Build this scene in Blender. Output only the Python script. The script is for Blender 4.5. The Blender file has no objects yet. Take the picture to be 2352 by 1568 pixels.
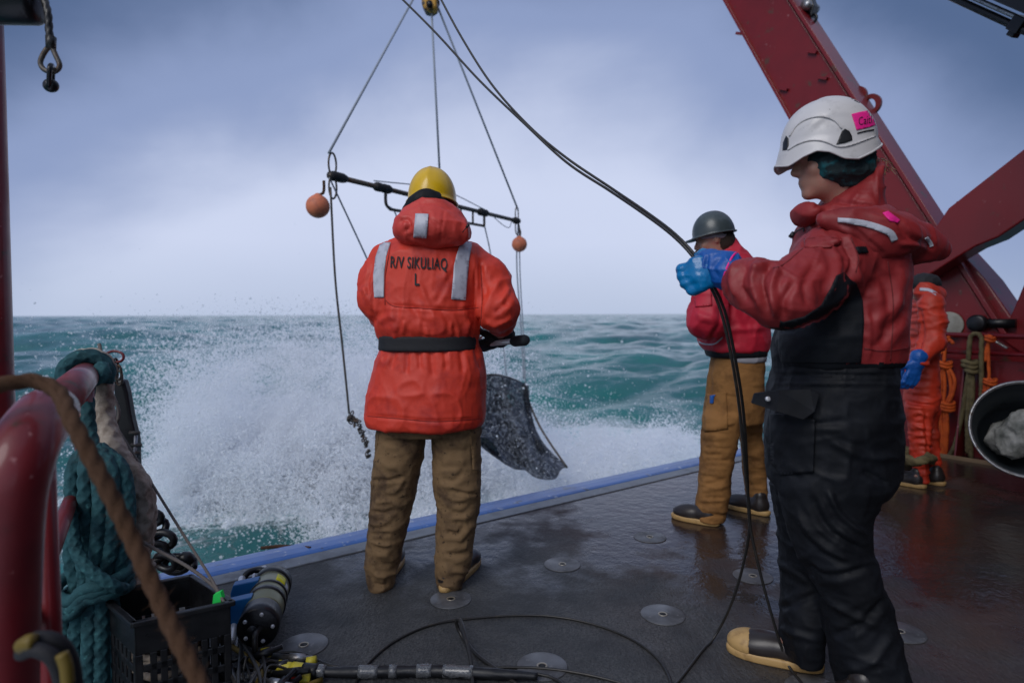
import bpy, bmesh, math, random
import numpy as np
from mathutils import Vector, Matrix
from mathutils.bvhtree import BVHTree
from mathutils.geometry import delaunay_2d_cdt

# ------------------------------------------------------------------ camera, world, sun, exposure
scene = bpy.context.scene
COL = scene.collection
K = 1425.0
CAMH = 1.19
PITCH = math.radians(2.55); ROLL = math.radians(-0.18)
cam_d = bpy.data.cameras.new('camera'); cam = bpy.data.objects.new('camera', cam_d); COL.objects.link(cam)
cam_d.sensor_width = 36.0; cam_d.lens = 36.0*K/2352.0
cam_d.clip_start = 0.05; cam_d.clip_end = 20000
cam_d.dof.use_dof = True; cam_d.dof.focus_distance = 2.35; cam_d.dof.aperture_fstop = 2.2
cam.rotation_mode = 'XYZ'
RM = Matrix.Rotation(math.pi/2-PITCH, 3, 'X') @ Matrix.Rotation(ROLL, 3, 'Z')
cam.matrix_world = Matrix.Translation((0, 0, CAMH)) @ RM.to_4x4()
scene.camera = cam
scene.view_settings.view_transform = 'Standard'
scene.view_settings.look = 'None'
scene.view_settings.exposure = 0.10
scene.view_settings.gamma = 1.0
scene.view_settings.use_curve_mapping = False
scene.cycles.volume_bounces = 2; scene.cycles.max_bounces = 10; scene.cycles.diffuse_bounces = 6
scene.cycles.transparent_max_bounces = 12

SUN_EL, SUN_AZ = math.radians(40), math.radians(212)     # azimuth clockwise from +Y: behind the camera, to the left
world = bpy.data.worlds.new("World"); scene.world = world; world.use_nodes = True
wt = world.node_tree; wn = wt.nodes; wl = wt.links
for n in list(wn): wn.remove(n)
def WN(t, **k):
    n = wn.new(t)
    for a, b in k.items(): setattr(n, a, b)
    return n
w_out = WN('ShaderNodeOutputWorld')
sky = WN('ShaderNodeTexSky', sky_type='NISHITA'); sky.sun_disc = False; sky.sun_elevation = SUN_EL; sky.sun_rotation = SUN_AZ
bg_sky = WN('ShaderNodeBackground'); bg_sky.inputs[1].default_value = 0.06
wl.new(sky.outputs[0], bg_sky.inputs[0])
tc = WN('ShaderNodeTexCoord')
sep = WN('ShaderNodeSeparateXYZ'); wl.new(tc.outputs['Generated'], sep.inputs[0])
def wmath(op, a, b=None, c=None, clamp=False):
    n = WN('ShaderNodeMath', operation=op); n.use_clamp = clamp
    for i, v in enumerate((a, b, c)):
        if v is None: continue
        if isinstance(v, (int, float)): n.inputs[i].default_value = v
        else: wl.new(v, n.inputs[i])
    return n.outputs[0]
mp = WN('ShaderNodeMapping'); mp.inputs['Scale'].default_value = (1.0, 1.0, 1.7); mp.inputs['Location'].default_value = (3.1, 1.7, 0.4)
wl.new(tc.outputs['Generated'], mp.inputs[0])
nz = WN('ShaderNodeTexNoise'); nz.inputs['Scale'].default_value = 1.7; nz.inputs['Detail'].default_value = 6; nz.inputs['Roughness'].default_value = 0.52
nz.inputs['Distortion'].default_value = 0.3
wl.new(mp.outputs[0], nz.inputs['Vector'])
elev = wmath('ADD', sep.outputs[2], wmath('MULTIPLY', wmath('SUBTRACT', nz.outputs[0], 0.5), 0.42))
# the pale break in the cloud lies dead astern; darker cloud and lens vignette share the sky colour to either side and overhead
dotn = WN('ShaderNodeVectorMath', operation='DOT_PRODUCT'); wl.new(tc.outputs['Generated'], dotn.inputs[0]); dotn.inputs[1].default_value = Vector((-0.04, 0.975, 0.16)).normalized()
side = wmath('MINIMUM', wmath('SUBTRACT', 1.0, dotn.outputs['Value']), 0.27)
behind = wmath('MULTIPLY_ADD', wmath('MULTIPLY_ADD', dotn.outputs['Value'], 1.8, 0.2, clamp=True), 0.75, 0.25)   # unseen sky forward of the ship lightened to brighten the spray
side = wmath('MULTIPLY', side, behind)
fac = wmath('ADD', wmath('MULTIPLY', elev, 0.95), wmath('MULTIPLY', side, 1.45))
fac = wmath('MAXIMUM', fac, 0.0)
ramp = WN('ShaderNodeValToRGB'); wl.new(fac, ramp.inputs[0])
r = ramp.color_ramp; r.interpolation = 'EASE'
r.elements[0].position = 0.04; r.elements[0].color = (0.55, 0.61, 0.80, 1)
r.elements[1].position = 0.98; r.elements[1].color = (0.30, 0.36, 0.52, 1)
e = r.elements.new(0.22); e.color = (0.59, 0.65, 0.84, 1)
e = r.elements.new(0.45); e.color = (0.26, 0.33, 0.54, 1)
e = r.elements.new(0.66); e.color = (0.085, 0.135, 0.265, 1)
# grey bank low on the horizon
hz = wmath('SUBTRACT', 1.0, wmath('DIVIDE', wmath('ABSOLUTE', wmath('SUBTRACT', sep.outputs[2], -0.02)), 0.13), clamp=True)
mixh = WN('ShaderNodeMixRGB'); wl.new(wmath('MULTIPLY', hz, 0.6), mixh.inputs[0]); wl.new(ramp.outputs[0], mixh.inputs[1]); mixh.inputs[2].default_value = (0.38, 0.47, 0.63, 1)
bg_cl = WN('ShaderNodeBackground'); wl.new(mixh.outputs[0], bg_cl.inputs[0]); bg_cl.inputs[1].default_value = 1.0
ms = WN('ShaderNodeMixShader'); ms.inputs[0].default_value = 0.95
wl.new(bg_sky.outputs[0], ms.inputs[1]); wl.new(bg_cl.outputs[0], ms.inputs[2]); wl.new(ms.outputs[0], w_out.inputs[0])

sun_d = bpy.data.lights.new('sun', 'SUN'); sun_d.energy = 1.5; sun_d.angle = math.radians(35); sun_d.color = (1.0, 0.97, 0.94)
sun = bpy.data.objects.new('sun', sun_d); COL.objects.link(sun)
sd = Vector((math.sin(SUN_AZ)*math.cos(SUN_EL), math.cos(SUN_AZ)*math.cos(SUN_EL), math.sin(SUN_EL)))
sun.rotation_euler = sd.to_track_quat('Z', 'Y').to_euler(); sun.location = sd*30

# ------------------------------------------------------------------ surveying: bearings from the tripod point to world points
EYE = Vector((0, 0, CAMH))
def ray(x, y): return RM @ Vector(((x-1176)/K, (784-y)/K, -1.0))
def W(x, y, d):
    r_ = ray(x, y); return EYE + r_*(d/r_.y)
def G(x, y, z=0.0):
    r_ = ray(x, y); return EYE + r_*((z-CAMH)/r_.z)
RMi = RM.transposed()
RMn = np.array(RMi)
def project(v):
    c = (np.asarray(v)-np.array(EYE)) @ RMn.T
    return np.stack([1176+K*c[:, 0]/-c[:, 2], 784-K*c[:, 1]/-c[:, 2]], 1)
U = Vector((0.811, 0.585, 0)).normalized(); VV = Vector((-0.585, 0.811, 0)).normalized()   # athwartships, and aft
def UV(u, v, z=0.0): return U*u + VV*v + Vector((0, 0, z))
SEA = -1.65

# ------------------------------------------------------------------ objects
ORG = {}
def link(o, parent, org):
    COL.objects.link(o)
    if parent is not None:
        o.parent = parent; ORG[o.name] = ORG[parent.name]
    else:
        o.location = org; ORG[o.name] = Vector(org)
def thing(name, label, cat, loc, group=None):
    o = bpy.data.objects.new(name, None); o.empty_display_size = 0.1
    link(o, None, Vector(loc)); o['label'] = label; o['category'] = cat
    if group: o['group'] = group
    return o
def tag(o, label, cat, group=None):
    o['label'] = label; o['category'] = cat
    if group: o['group'] = group
    return o
def struct(o, kind='structure'): o['kind'] = kind; return o
def obj(name, verts, faces, mat, parent=None, org=None, smooth=True, solid=None, bevel=None, subsurf=0):
    V = np.asarray([tuple(v) for v in verts], dtype=float) if not isinstance(verts, np.ndarray) else verts
    if parent is None and org is None: org = tuple((V.min(0)+V.max(0))/2*np.array([1, 1, 0]) + np.array([0, 0, V[:, 2].min()]))
    o_ = Vector(ORG[parent.name]) if parent is not None else Vector(org)
    me = bpy.data.meshes.new(name)
    V = V - np.array(o_)
    if isinstance(faces, np.ndarray):
        nf, k = faces.shape
        me.vertices.add(len(V)); me.vertices.foreach_set('co', V.ravel().astype(np.float32))
        me.loops.add(nf*k); me.loops.foreach_set('vertex_index', faces.ravel().astype(np.int32))
        me.polygons.add(nf); me.polygons.foreach_set('loop_start', (np.arange(nf)*k).astype(np.int32))
        me.update(calc_edges=True); me.validate()
    else:
        me.from_pydata([tuple(v) for v in V], [], [tuple(f) for f in faces]); me.update()
    if smooth: me.polygons.foreach_set('use_smooth', [True]*len(me.polygons))
    if mat: me.materials.append(mat)
    o = bpy.data.objects.new(name, me); link(o, parent, o_)
    if solid:
        m = o.modifiers.new('s', 'SOLIDIFY'); m.thickness = abs(solid); m.offset = -1 if solid > 0 else 1
    if bevel:
        m = o.modifiers.new('b', 'BEVEL'); m.width = bevel; m.segments = 2; m.limit_method = 'ANGLE'; m.angle_limit = 0.6
    if subsurf:
        m = o.modifiers.new('ss', 'SUBSURF'); m.levels = m.render_levels = subsurf
    return o
class MB:
    def __init__(s): s.v = []; s.f = []
    def add(s, v, f):
        b = len(s.v); s.v += [Vector(p) for p in v]; s.f += [tuple(i+b for i in q) for q in f]; return s
    def box(s, c, ax, ay, az):
        c = Vector(c); ax = Vector(ax); ay = Vector(ay); az = Vector(az)
        v = [c+ax*i+ay*j+az*k for k in (-1, 1) for j in (-1, 1) for i in (-1, 1)]
        f = [(0, 2, 3, 1), (4, 5, 7, 6), (0, 1, 5, 4), (2, 6, 7, 3), (0, 4, 6, 2), (1, 3, 7, 5)]
        if ax.cross(ay).dot(az) < 0: f = [q[::-1] for q in f]
        return s.add(v, f)
    def prism(s, poly, ext):
        n = len(poly); poly = [Vector(p) for p in poly]; ext = Vector(ext)
        nn = sum(((poly[i]-poly[0]).cross(poly[i+1]-poly[0]) for i in range(1, n-1)), Vector())
        if nn.dot(ext) > 0: poly = poly[::-1]
        v = poly + [p+ext for p in poly]
        f = [tuple(range(n)), tuple(range(2*n-1, n-1, -1))] + [(i, n+i, n+(i+1) % n, (i+1) % n) for i in range(n)]
        f = [f[0], f[1]] + [q[::-1] for q in [(i, (i+1) % n, n+(i+1) % n, n+i)[::-1] for i in range(n)]]
        f = [f[0], f[1]] + [(( i+1) % n, i, n+i, n+(i+1) % n) for i in range(n)]
        return s.add(v, f)
    def tube(s, pts, r, seg=12, prof=None, caps=True, close=False):
        v, f = tube_geo(pts, r, seg, prof, caps, close); return s.add(v, f)
    def lathe(s, p0, axis, prof, seg=24, caps=True):
        a = Vector(axis).normalized(); x = a.orthogonal().normalized(); y = a.cross(x); p0 = Vector(p0)
        v = []; n = len(prof)
        for (t, rr) in prof:
            for k in range(seg):
                th = 2*math.pi*k/seg; v.append(p0+a*t+(x*math.cos(th)+y*math.sin(th))*max(rr, 1e-4))
        f = [(i*seg+k, i*seg+(k+1) % seg, (i+1)*seg+(k+1) % seg, (i+1)*seg+k) for i in range(n-1) for k in range(seg)]
        if caps: f += [tuple(range(seg))[::-1], tuple((n-1)*seg+k for k in range(seg))]
        return s.add(v, f)
    def build(s, name, mat, parent=None, **k): return obj(name, s.v, s.f, mat, parent, **k)
def spline(pts, step=None, n=None, close=False):
    P = [Vector(p) for p in pts]
    if close: Q = [P[-1]]+P+[P[0], P[1]]
    else: Q = [P[0]*2-P[1]]+P+[P[-1]*2-P[-2]]
    out = []
    for i in range(1, len(Q)-2):
        a, b, c, d = Q[i-1:i+3]; L = (c-b).length
        m = n or max(2, int(L/(step or 0.02)))
        for j in range(m):
            t = j/m
            out.append(0.5*((2*b)+(c-a)*t+(2*a-5*b+4*c-d)*t*t+(3*b-a-3*c+d)*t**3))
    if not close: out.append(P[-1])
    return out
def tube_geo(pts, r, seg=12, prof=None, caps=True, close=False):
    n = len(pts); P = np.array([tuple(p) for p in pts])
    if close: T = np.roll(P, -1, 0)-np.roll(P, 1, 0)
    else: T = np.gradient(P, axis=0)
    T /= np.linalg.norm(T, axis=1)[:, None]+1e-12
    ref = Vector(T[0]).orthogonal().normalized(); N = np.zeros_like(P); c = np.array(ref)
    for i in range(n):
        c = c-T[i]*np.dot(c, T[i]); c /= np.linalg.norm(c)+1e-12; N[i] = c
    B = np.cross(T, N)
    s = np.concatenate([[0], np.cumsum(np.linalg.norm(np.diff(P, axis=0), axis=1))])
    R = np.full(n, r, float) if np.isscalar(r) else np.interp(np.linspace(0, 1, n), np.linspace(0, 1, len(r)), r)
    th = np.arange(seg)*2*np.pi/seg
    rr = R[:, None]*np.ones(seg)[None]
    if prof is not None: rr = rr*prof(th[None, :], s[:, None], R[:, None])
    V = P[:, None]+rr[..., None]*(np.cos(th)[None, :, None]*N[:, None]+np.sin(th)[None, :, None]*B[:, None])
    V = V.reshape(-1, 3); f = []
    for i in range(n if close else n-1):
        a = i*seg; b = ((i+1) % n)*seg
        f += [(a+k, a+(k+1) % seg, b+(k+1) % seg, b+k) for k in range(seg)]
    if caps and not close: f += [tuple(range(seg))[::-1], tuple((n-1)*seg+k for k in range(seg))]
    return [Vector(v) for v in V], f
def twist(lobes=3, pitch=7.0, amp=0.2):
    return lambda th, s, R: (1-amp)+amp*2*np.abs(np.cos(lobes/2*(th-s/R*2*np.pi/pitch)))-amp*0.5
def braid(amp=0.13, k=4, pitch=2.6):
    def f(th, s, R):
        w = s/R*2*np.pi/pitch
        a = np.sin(k*th+w); b = np.sin(k*th-w)
        return 1-amp+amp*2*np.maximum(np.clip(a, 0, 1)**0.7*(b < a), np.clip(b, 0, 1)**0.7*(b >= a))
    return f

# ------------------------------------------------------------------ materials
def mat(name, col, rough=0.6, metal=0.0, bump=None, var=None, coat=0.0, spec=0.5, rvar=None, sheen=0.0, extra=None, dark=None):
    m = bpy.data.materials.new(name); m.use_nodes = True; t = m.node_tree; N = t.nodes; L = t.links
    b = N['Principled BSDF']; b.inputs['Base Color'].default_value = (*col, 1); b.inputs['Roughness'].default_value = rough
    b.inputs['Metallic'].default_value = metal; b.inputs['Coat Weight'].default_value = coat; b.inputs['Coat Roughness'].default_value = 0.12
    b.inputs['Specular IOR Level'].default_value = spec; b.inputs['Sheen Weight'].default_value = sheen
    tcn = N.new('ShaderNodeTexCoord')
    def noise(scale, detail=4, rough_=0.55, st=(1, 1, 1), dist=0, ridge=False):
        mpn = N.new('ShaderNodeMapping'); mpn.inputs['Scale'].default_value = st; L.new(tcn.outputs['Object'], mpn.inputs[0])
        n = N.new('ShaderNodeTexNoise'); n.inputs['Scale'].default_value = scale; n.inputs['Detail'].default_value = detail
        n.inputs['Roughness'].default_value = rough_; n.inputs['Distortion'].default_value = dist
        if ridge:
            n.noise_type = 'RIDGED_MULTIFRACTAL'; n.normalize = True; n.inputs['Detail'].default_value = 2; n.inputs['Distortion'].default_value = 0.6
        L.new(mpn.outputs[0], n.inputs['Vector']); return n.outputs[0]
    def remap(s, a, c, lo=0.0, hi=1.0):
        n = N.new('ShaderNodeMapRange'); L.new(s, n.inputs[0]); n.inputs[1].default_value = a; n.inputs[2].default_value = c
        n.inputs[3].default_value = lo; n.inputs[4].default_value = hi; return n.outputs[0]
    cs = None
    for (c2, scale, a, c, *st) in (var or []):
        f = remap(noise(scale, 6, 0.6, st[0] if st else (1, 1, 1)), a, c)
        mx = N.new('ShaderNodeMixRGB'); L.new(f, mx.inputs[0])
        if cs is None: mx.inputs[1].default_value = (*col, 1)
        else: L.new(cs, mx.inputs[1])
        mx.inputs[2].default_value = (*c2, 1); cs = mx.outputs[0]
    if cs is not None: L.new(cs, b.inputs['Base Color'])
    if rvar:
        sc, a, c, lo, hi = rvar; L.new(remap(noise(sc, 5), a, c, lo, hi), b.inputs['Roughness'])
    prev = None
    for (scale, strg, dist_, *st) in (bump or []):
        bn = N.new('ShaderNodeBump'); bn.inputs['Strength'].default_value = strg; bn.inputs['Distance'].default_value = dist_
        L.new(noise(scale, 4, 0.6, st[0] if st else (1, 1, 1), 0, len(st) > 1), bn.inputs['Height'])
        if prev is not None: L.new(prev, bn.inputs['Normal'])
        prev = bn.outputs[0]
    if prev is not None: L.new(prev, b.inputs['Normal'])
    if extra: extra(m, t, N, L, b, noise, remap)
    return m
FAB = [(520, 0.25, 0.0012), (60, 0.2, 0.003), (8, 0.55, 0.012, (1, 1, 0.7), 'R'), (17, 0.35, 0.006, (1, 1, 0.8), 'R')]
M = {}
M['jacket1'] = mat('orange_red_float_fabric', (0.64, 0.042, 0.018), 0.5, bump=FAB, var=[((0.40, 0.018, 0.012), 9, 0.52, 0.72)], rvar=(5, 0.3, 0.7, 0.48, 0.7))
M['hood1'] = mat('orange_red_hood_fabric', (0.60, 0.05, 0.035), 0.5, bump=FAB, var=[((0.45, 0.03, 0.02), 7, 0.5, 0.7)])
M['jacket3'] = mat('dull_red_shell_fabric', (0.28, 0.020, 0.022), 0.55, bump=FAB, var=[((0.19, 0.013, 0.015), 7, 0.48, 0.7)], rvar=(5, 0.3, 0.7, 0.48, 0.7))
M['jacket2'] = mat('crimson_soft_shell', (0.50, 0.012, 0.035), 0.6, bump=FAB, var=[((0.35, 0.012, 0.03), 6, 0.5, 0.7)])
M['orange4'] = mat('orange_coverall_fabric', (0.56, 0.036, 0.012), 0.55, bump=FAB, var=[((0.36, 0.03, 0.01), 7, 0.45, 0.7)])
M['duck1'] = mat('wet_brown_duck_canvas', (0.20, 0.125, 0.062), 0.85, spec=0.25, bump=[(700, 0.3, 0.001), (9, 0.6, 0.010, (1, 1, 1.6), 'R'), (22, 0.4, 0.005, (1, 1, 1.6), 'R')], var=[((0.085, 0.052, 0.030), 8, 0.50, 0.64), ((0.20, 0.125, 0.06), 3, 0.55, 0.75), ((0.035, 0.022, 0.015), 40, 0.60, 0.70)])
M['duck2'] = mat('tan_duck_canvas', (0.27, 0.13, 0.042), 0.85, spec=0.25, bump=[(700, 0.3, 0.001), (9, 0.6, 0.010, (1, 1, 1.6), 'R'), (22, 0.4, 0.005, (1, 1, 1.6), 'R')], var=[((0.16, 0.075, 0.025), 8, 0.48, 0.66)])
M['black_fab'] = mat('black_rain_fabric', (0.0045, 0.0055, 0.008), 0.6, spec=0.25, bump=FAB, var=[((0.009, 0.011, 0.016), 8, 0.45, 0.7)], rvar=(6, 0.3, 0.7, 0.5, 0.75))
M['black_matte'] = mat('black_webbing', (0.012, 0.012, 0.015), 0.75, bump=[(300, 0.5, 0.002)])
M['blackplastic'] = mat('black_plastic', (0.006, 0.0065, 0.008), 0.38, bump=[(120, 0.2, 0.001)], rvar=(20, 0.3, 0.7, 0.25, 0.55))
M['skin'] = mat('skin', (0.42, 0.22, 0.16), 0.5, bump=[(250, 0.2, 0.001)], var=[((0.48, 0.2, 0.15), 20, 0.5, 0.7)])
M['skin'].node_tree.nodes['Principled BSDF'].inputs['Subsurface Weight'].default_value = 0.1
M['skin'].node_tree.nodes['Principled BSDF'].inputs['Subsurface Scale'].default_value = 0.02
M['beard'] = mat('dark_beard_hair', (0.03, 0.018, 0.012), 0.8, bump=[(400, 0.8, 0.003)])
M['hair'] = mat('fair_hair', (0.30, 0.19, 0.10), 0.6)
M['yellow'] = mat('yellow_hard_hat_plastic', (0.72, 0.44, 0.008), 0.32, var=[((0.55, 0.33, 0.01), 14, 0.55, 0.8)], bump=[(60, 0.1, 0.001)], coat=0.2)
M['grey_helmet'] = mat('dark_grey_green_helmet_plastic', (0.045, 0.06, 0.065), 0.35, var=[((0.07, 0.09, 0.095), 20, 0.5, 0.75)], coat=0.1)
M['white_helmet'] = mat('scuffed_white_helmet_plastic', (0.62, 0.60, 0.60), 0.38, var=[((0.42, 0.40, 0.40), 22, 0.55, 0.8), ((0.12, 0.11, 0.11), 60, 0.69, 0.74)], coat=0.15)
M['pink'] = mat('fluorescent_pink_tape', (0.90, 0.02, 0.28), 0.5, bump=[(60, 0.3, 0.002)])
M['ink'] = mat('black_ink', (0.01, 0.01, 0.014), 0.7)
M['reflect'] = mat('silver_reflective_tape', (0.50, 0.51, 0.58), 0.42, bump=[(30, 0.4, 0.004), (400, 0.3, 0.001)], var=[((0.36, 0.37, 0.43), 30, 0.5, 0.7)])
M['blue_wet'] = mat('wet_light_blue_rubber', (0.0, 0.17, 0.42), 0.25, bump=[(24, 0.5, 0.006)], var=[((0.0, 0.12, 0.34), 12, 0.45, 0.65)])
M['blue_dry'] = mat('royal_blue_rubber', (0.004, 0.085, 0.36), 0.45, bump=[(24, 0.5, 0.008)])
M['teal_scarf'] = mat('teal_black_headscarf', (0.005, 0.018, 0.022), 0.8, var=[((0.005, 0.11, 0.13), 26, 0.5, 0.66)], bump=[(90, 0.6, 0.004)])
M['orange_scarf'] = mat('orange_fleece', (0.75, 0.07, 0.02), 0.9, bump=[(30, 0.7, 0.02)])
M['boot'] = mat('brown_black_rubber_boot', (0.022, 0.017, 0.016), 0.35, bump=[(60, 0.2, 0.002)])
M['sole'] = mat('cream_yellow_rubber_sole', (0.46, 0.29, 0.11), 0.55, var=[((0.30, 0.18, 0.07), 30, 0.5, 0.7)], bump=[(90, 0.3, 0.002)])
M['redpaint'] = mat('worn_deep_red_paint', (0.17, 0.006, 0.010), 0.5, var=[((0.07, 0.003, 0.006), 3, 0.45, 0.7), ((0.06, 0.018, 0.012), 12, 0.60, 0.66), ((0.32, 0.12, 0.12), 26, 0.66, 0.71)], bump=[(18, 0.15, 0.004), (200, 0.15, 0.001)], rvar=(4, 0.3, 0.7, 0.36, 0.6), coat=0.3)
M['frame_red'] = mat('deep_red_wet_frame_paint', (0.19, 0.005, 0.008), 0.45, var=[((0.13, 0.004, 0.006), 1.2, 0.45, 0.7), ((0.10, 0.035, 0.02), 7, 0.60, 0.68), ((0.28, 0.10, 0.10), 15, 0.67, 0.72)], bump=[(14, 0.12, 0.004)], coat=0.3, spec=0.35)
M['blackpaint'] = mat('black_greased_steel', (0.008, 0.008, 0.010), 0.35, metal=0.2, bump=[(80, 0.3, 0.003)])
M['steel'] = mat('dull_galvanised_steel', (0.34, 0.35, 0.37), 0.38, metal=0.8, var=[((0.16, 0.13, 0.11), 30, 0.52, 0.72)], bump=[(120, 0.3, 0.002)])
M['darksteel'] = mat('rusty_dark_steel', (0.10, 0.09, 0.08), 0.5, metal=0.6, var=[((0.11, 0.05, 0.02), 24, 0.5, 0.7)], bump=[(90, 0.5, 0.004)])
M['wire'] = mat('grey_wire_rope', (0.30, 0.34, 0.40), 0.6)
M['cable'] = mat('black_rubber_cable', (0.016, 0.015, 0.014), 0.42, bump=[(90, 0.3, 0.002)], var=[((0.045, 0.035, 0.025), 30, 0.55, 0.75)])
M['float'] = mat('faded_orange_float', (0.66, 0.19, 0.09), 0.6, var=[((0.42, 0.13, 0.08), 14, 0.5, 0.72)], bump=[(60, 0.3, 0.002)])
M['teal_rope'] = mat('teal_green_braided_rope', (0.022, 0.085, 0.098), 0.8, var=[((0.010, 0.042, 0.052), 16, 0.45, 0.65), ((0.05, 0.17, 0.18), 70, 0.6, 0.7)], bump=[(260, 0.6, 0.003)], spec=0.3)
M['cream_rope'] = mat('cream_grey_plaited_rope', (0.42, 0.36, 0.30), 0.85, var=[((0.17, 0.13, 0.10), 18, 0.45, 0.66)], bump=[(260, 0.6, 0.003)], spec=0.3)
M['brown_rope'] = mat('brown_manila_rope', (0.085, 0.045, 0.026), 0.9, var=[((0.075, 0.038, 0.02), 20, 0.45, 0.65)], bump=[(260, 0.7, 0.004)], spec=0.2)
M['olive_rope'] = mat('olive_khaki_rope', (0.15, 0.12, 0.06), 0.85, var=[((0.07, 0.055, 0.03), 20, 0.45, 0.65)], bump=[(200, 0.6, 0.004)], spec=0.2)
M['orange_rope'] = mat('orange_polypropylene_rope', (0.60, 0.10, 0.015), 0.7, var=[((0.38, 0.05, 0.01), 18, 0.45, 0.66)], bump=[(200, 0.6, 0.004)], spec=0.3)
M['cord'] = mat('grey_cord', (0.13, 0.11, 0.10), 0.8)
M['olive_tube'] = mat('olive_anodised_housing', (0.22, 0.22, 0.13), 0.35, metal=0.4)
M['blue_bracket'] = mat('bright_blue_plastic_bracket', (0.005, 0.11, 0.33), 0.4, bump=[(80, 0.2, 0.001)])
M['yellow_label'] = mat('yellow_label', (0.75, 0.68, 0.02), 0.5)
M['white_label'] = mat('white_label', (0.6, 0.6, 0.65), 0.5)
M['green_tag'] = mat('bright_green_tag', (0.02, 0.65, 0.10), 0.5)
M['yellow_tape'] = mat('yellow_electrical_tape', (0.50, 0.42, 0.03), 0.5)
M['redtape'] = mat('red_connector_cap', (0.3, 0.01, 0.01), 0.5)
M['yblock'] = mat('yellow_black_block_paint', (0.52, 0.26, 0.01), 0.45, var=[((0.03, 0.02, 0.01), 9, 0.45, 0.55)])
M['padgrey'] = mat('pale_grey_pad', (0.30, 0.29, 0.25), 0.6, var=[((0.2, 0.19, 0.16), 9, 0.45, 0.65)])
M['basket'] = mat('black_rubber_tub', (0.014, 0.018, 0.022), 0.33, bump=[(12, 0.2, 0.006)])
M['whitenet'] = mat('pale_wet_sacking', (0.38, 0.38, 0.36), 0.7, bump=[(16, 0.8, 0.02), (160, 0.4, 0.003)], var=[((0.10, 0.11, 0.10), 8, 0.4, 0.65)])
M['plaid'] = mat('grey_shirt_cotton', (0.30, 0.30, 0.34), 0.8)
M['silver'] = mat('polished_aluminium_pole', (0.68, 0.69, 0.72), 0.35, metal=0.35)
M['dull_yellow'] = mat('faded_yellow_marking', (0.15, 0.10, 0.01), 0.6)
M['foamgrip'] = mat('black_foam_grip', (0.018, 0.02, 0.024), 0.7, bump=[(200, 0.5, 0.002)])
M['khakiwood'] = mat('pale_wood_batten', (0.30, 0.20, 0.11), 0.6)
# ------------------------------------------------------------------ sculpting tools
def vnoise(P, seed=0):
    P = np.asarray(P, float); i = np.floor(P).astype(np.int64); f = P-i; u = f*f*f*(f*(f*6-15)+10)
    def h(dx, dy, dz):
        n = (i[:, 0]+dx)*374761393+(i[:, 1]+dy)*668265263+(i[:, 2]+dz)*2147483647+seed*1274126177
        n = (n ^ (n >> 13))*1274126177 & 0xffffffff; n = (n ^ (n >> 16)) & 0xffffff
        return n/float(0xffffff)
    x0 = h(0, 0, 0)*(1-u[:, 0])+h(1, 0, 0)*u[:, 0]; x1 = h(0, 1, 0)*(1-u[:, 0])+h(1, 1, 0)*u[:, 0]
    x2 = h(0, 0, 1)*(1-u[:, 0])+h(1, 0, 1)*u[:, 0]; x3 = h(0, 1, 1)*(1-u[:, 0])+h(1, 1, 1)*u[:, 0]
    a = x0*(1-u[:, 1])+x1*u[:, 1]; b = x2*(1-u[:, 1])+x3*u[:, 1]
    return a*(1-u[:, 2])+b*u[:, 2]
def ridged(P, seed=0): return 1-np.abs(2*vnoise(P, seed)-1)

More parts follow.
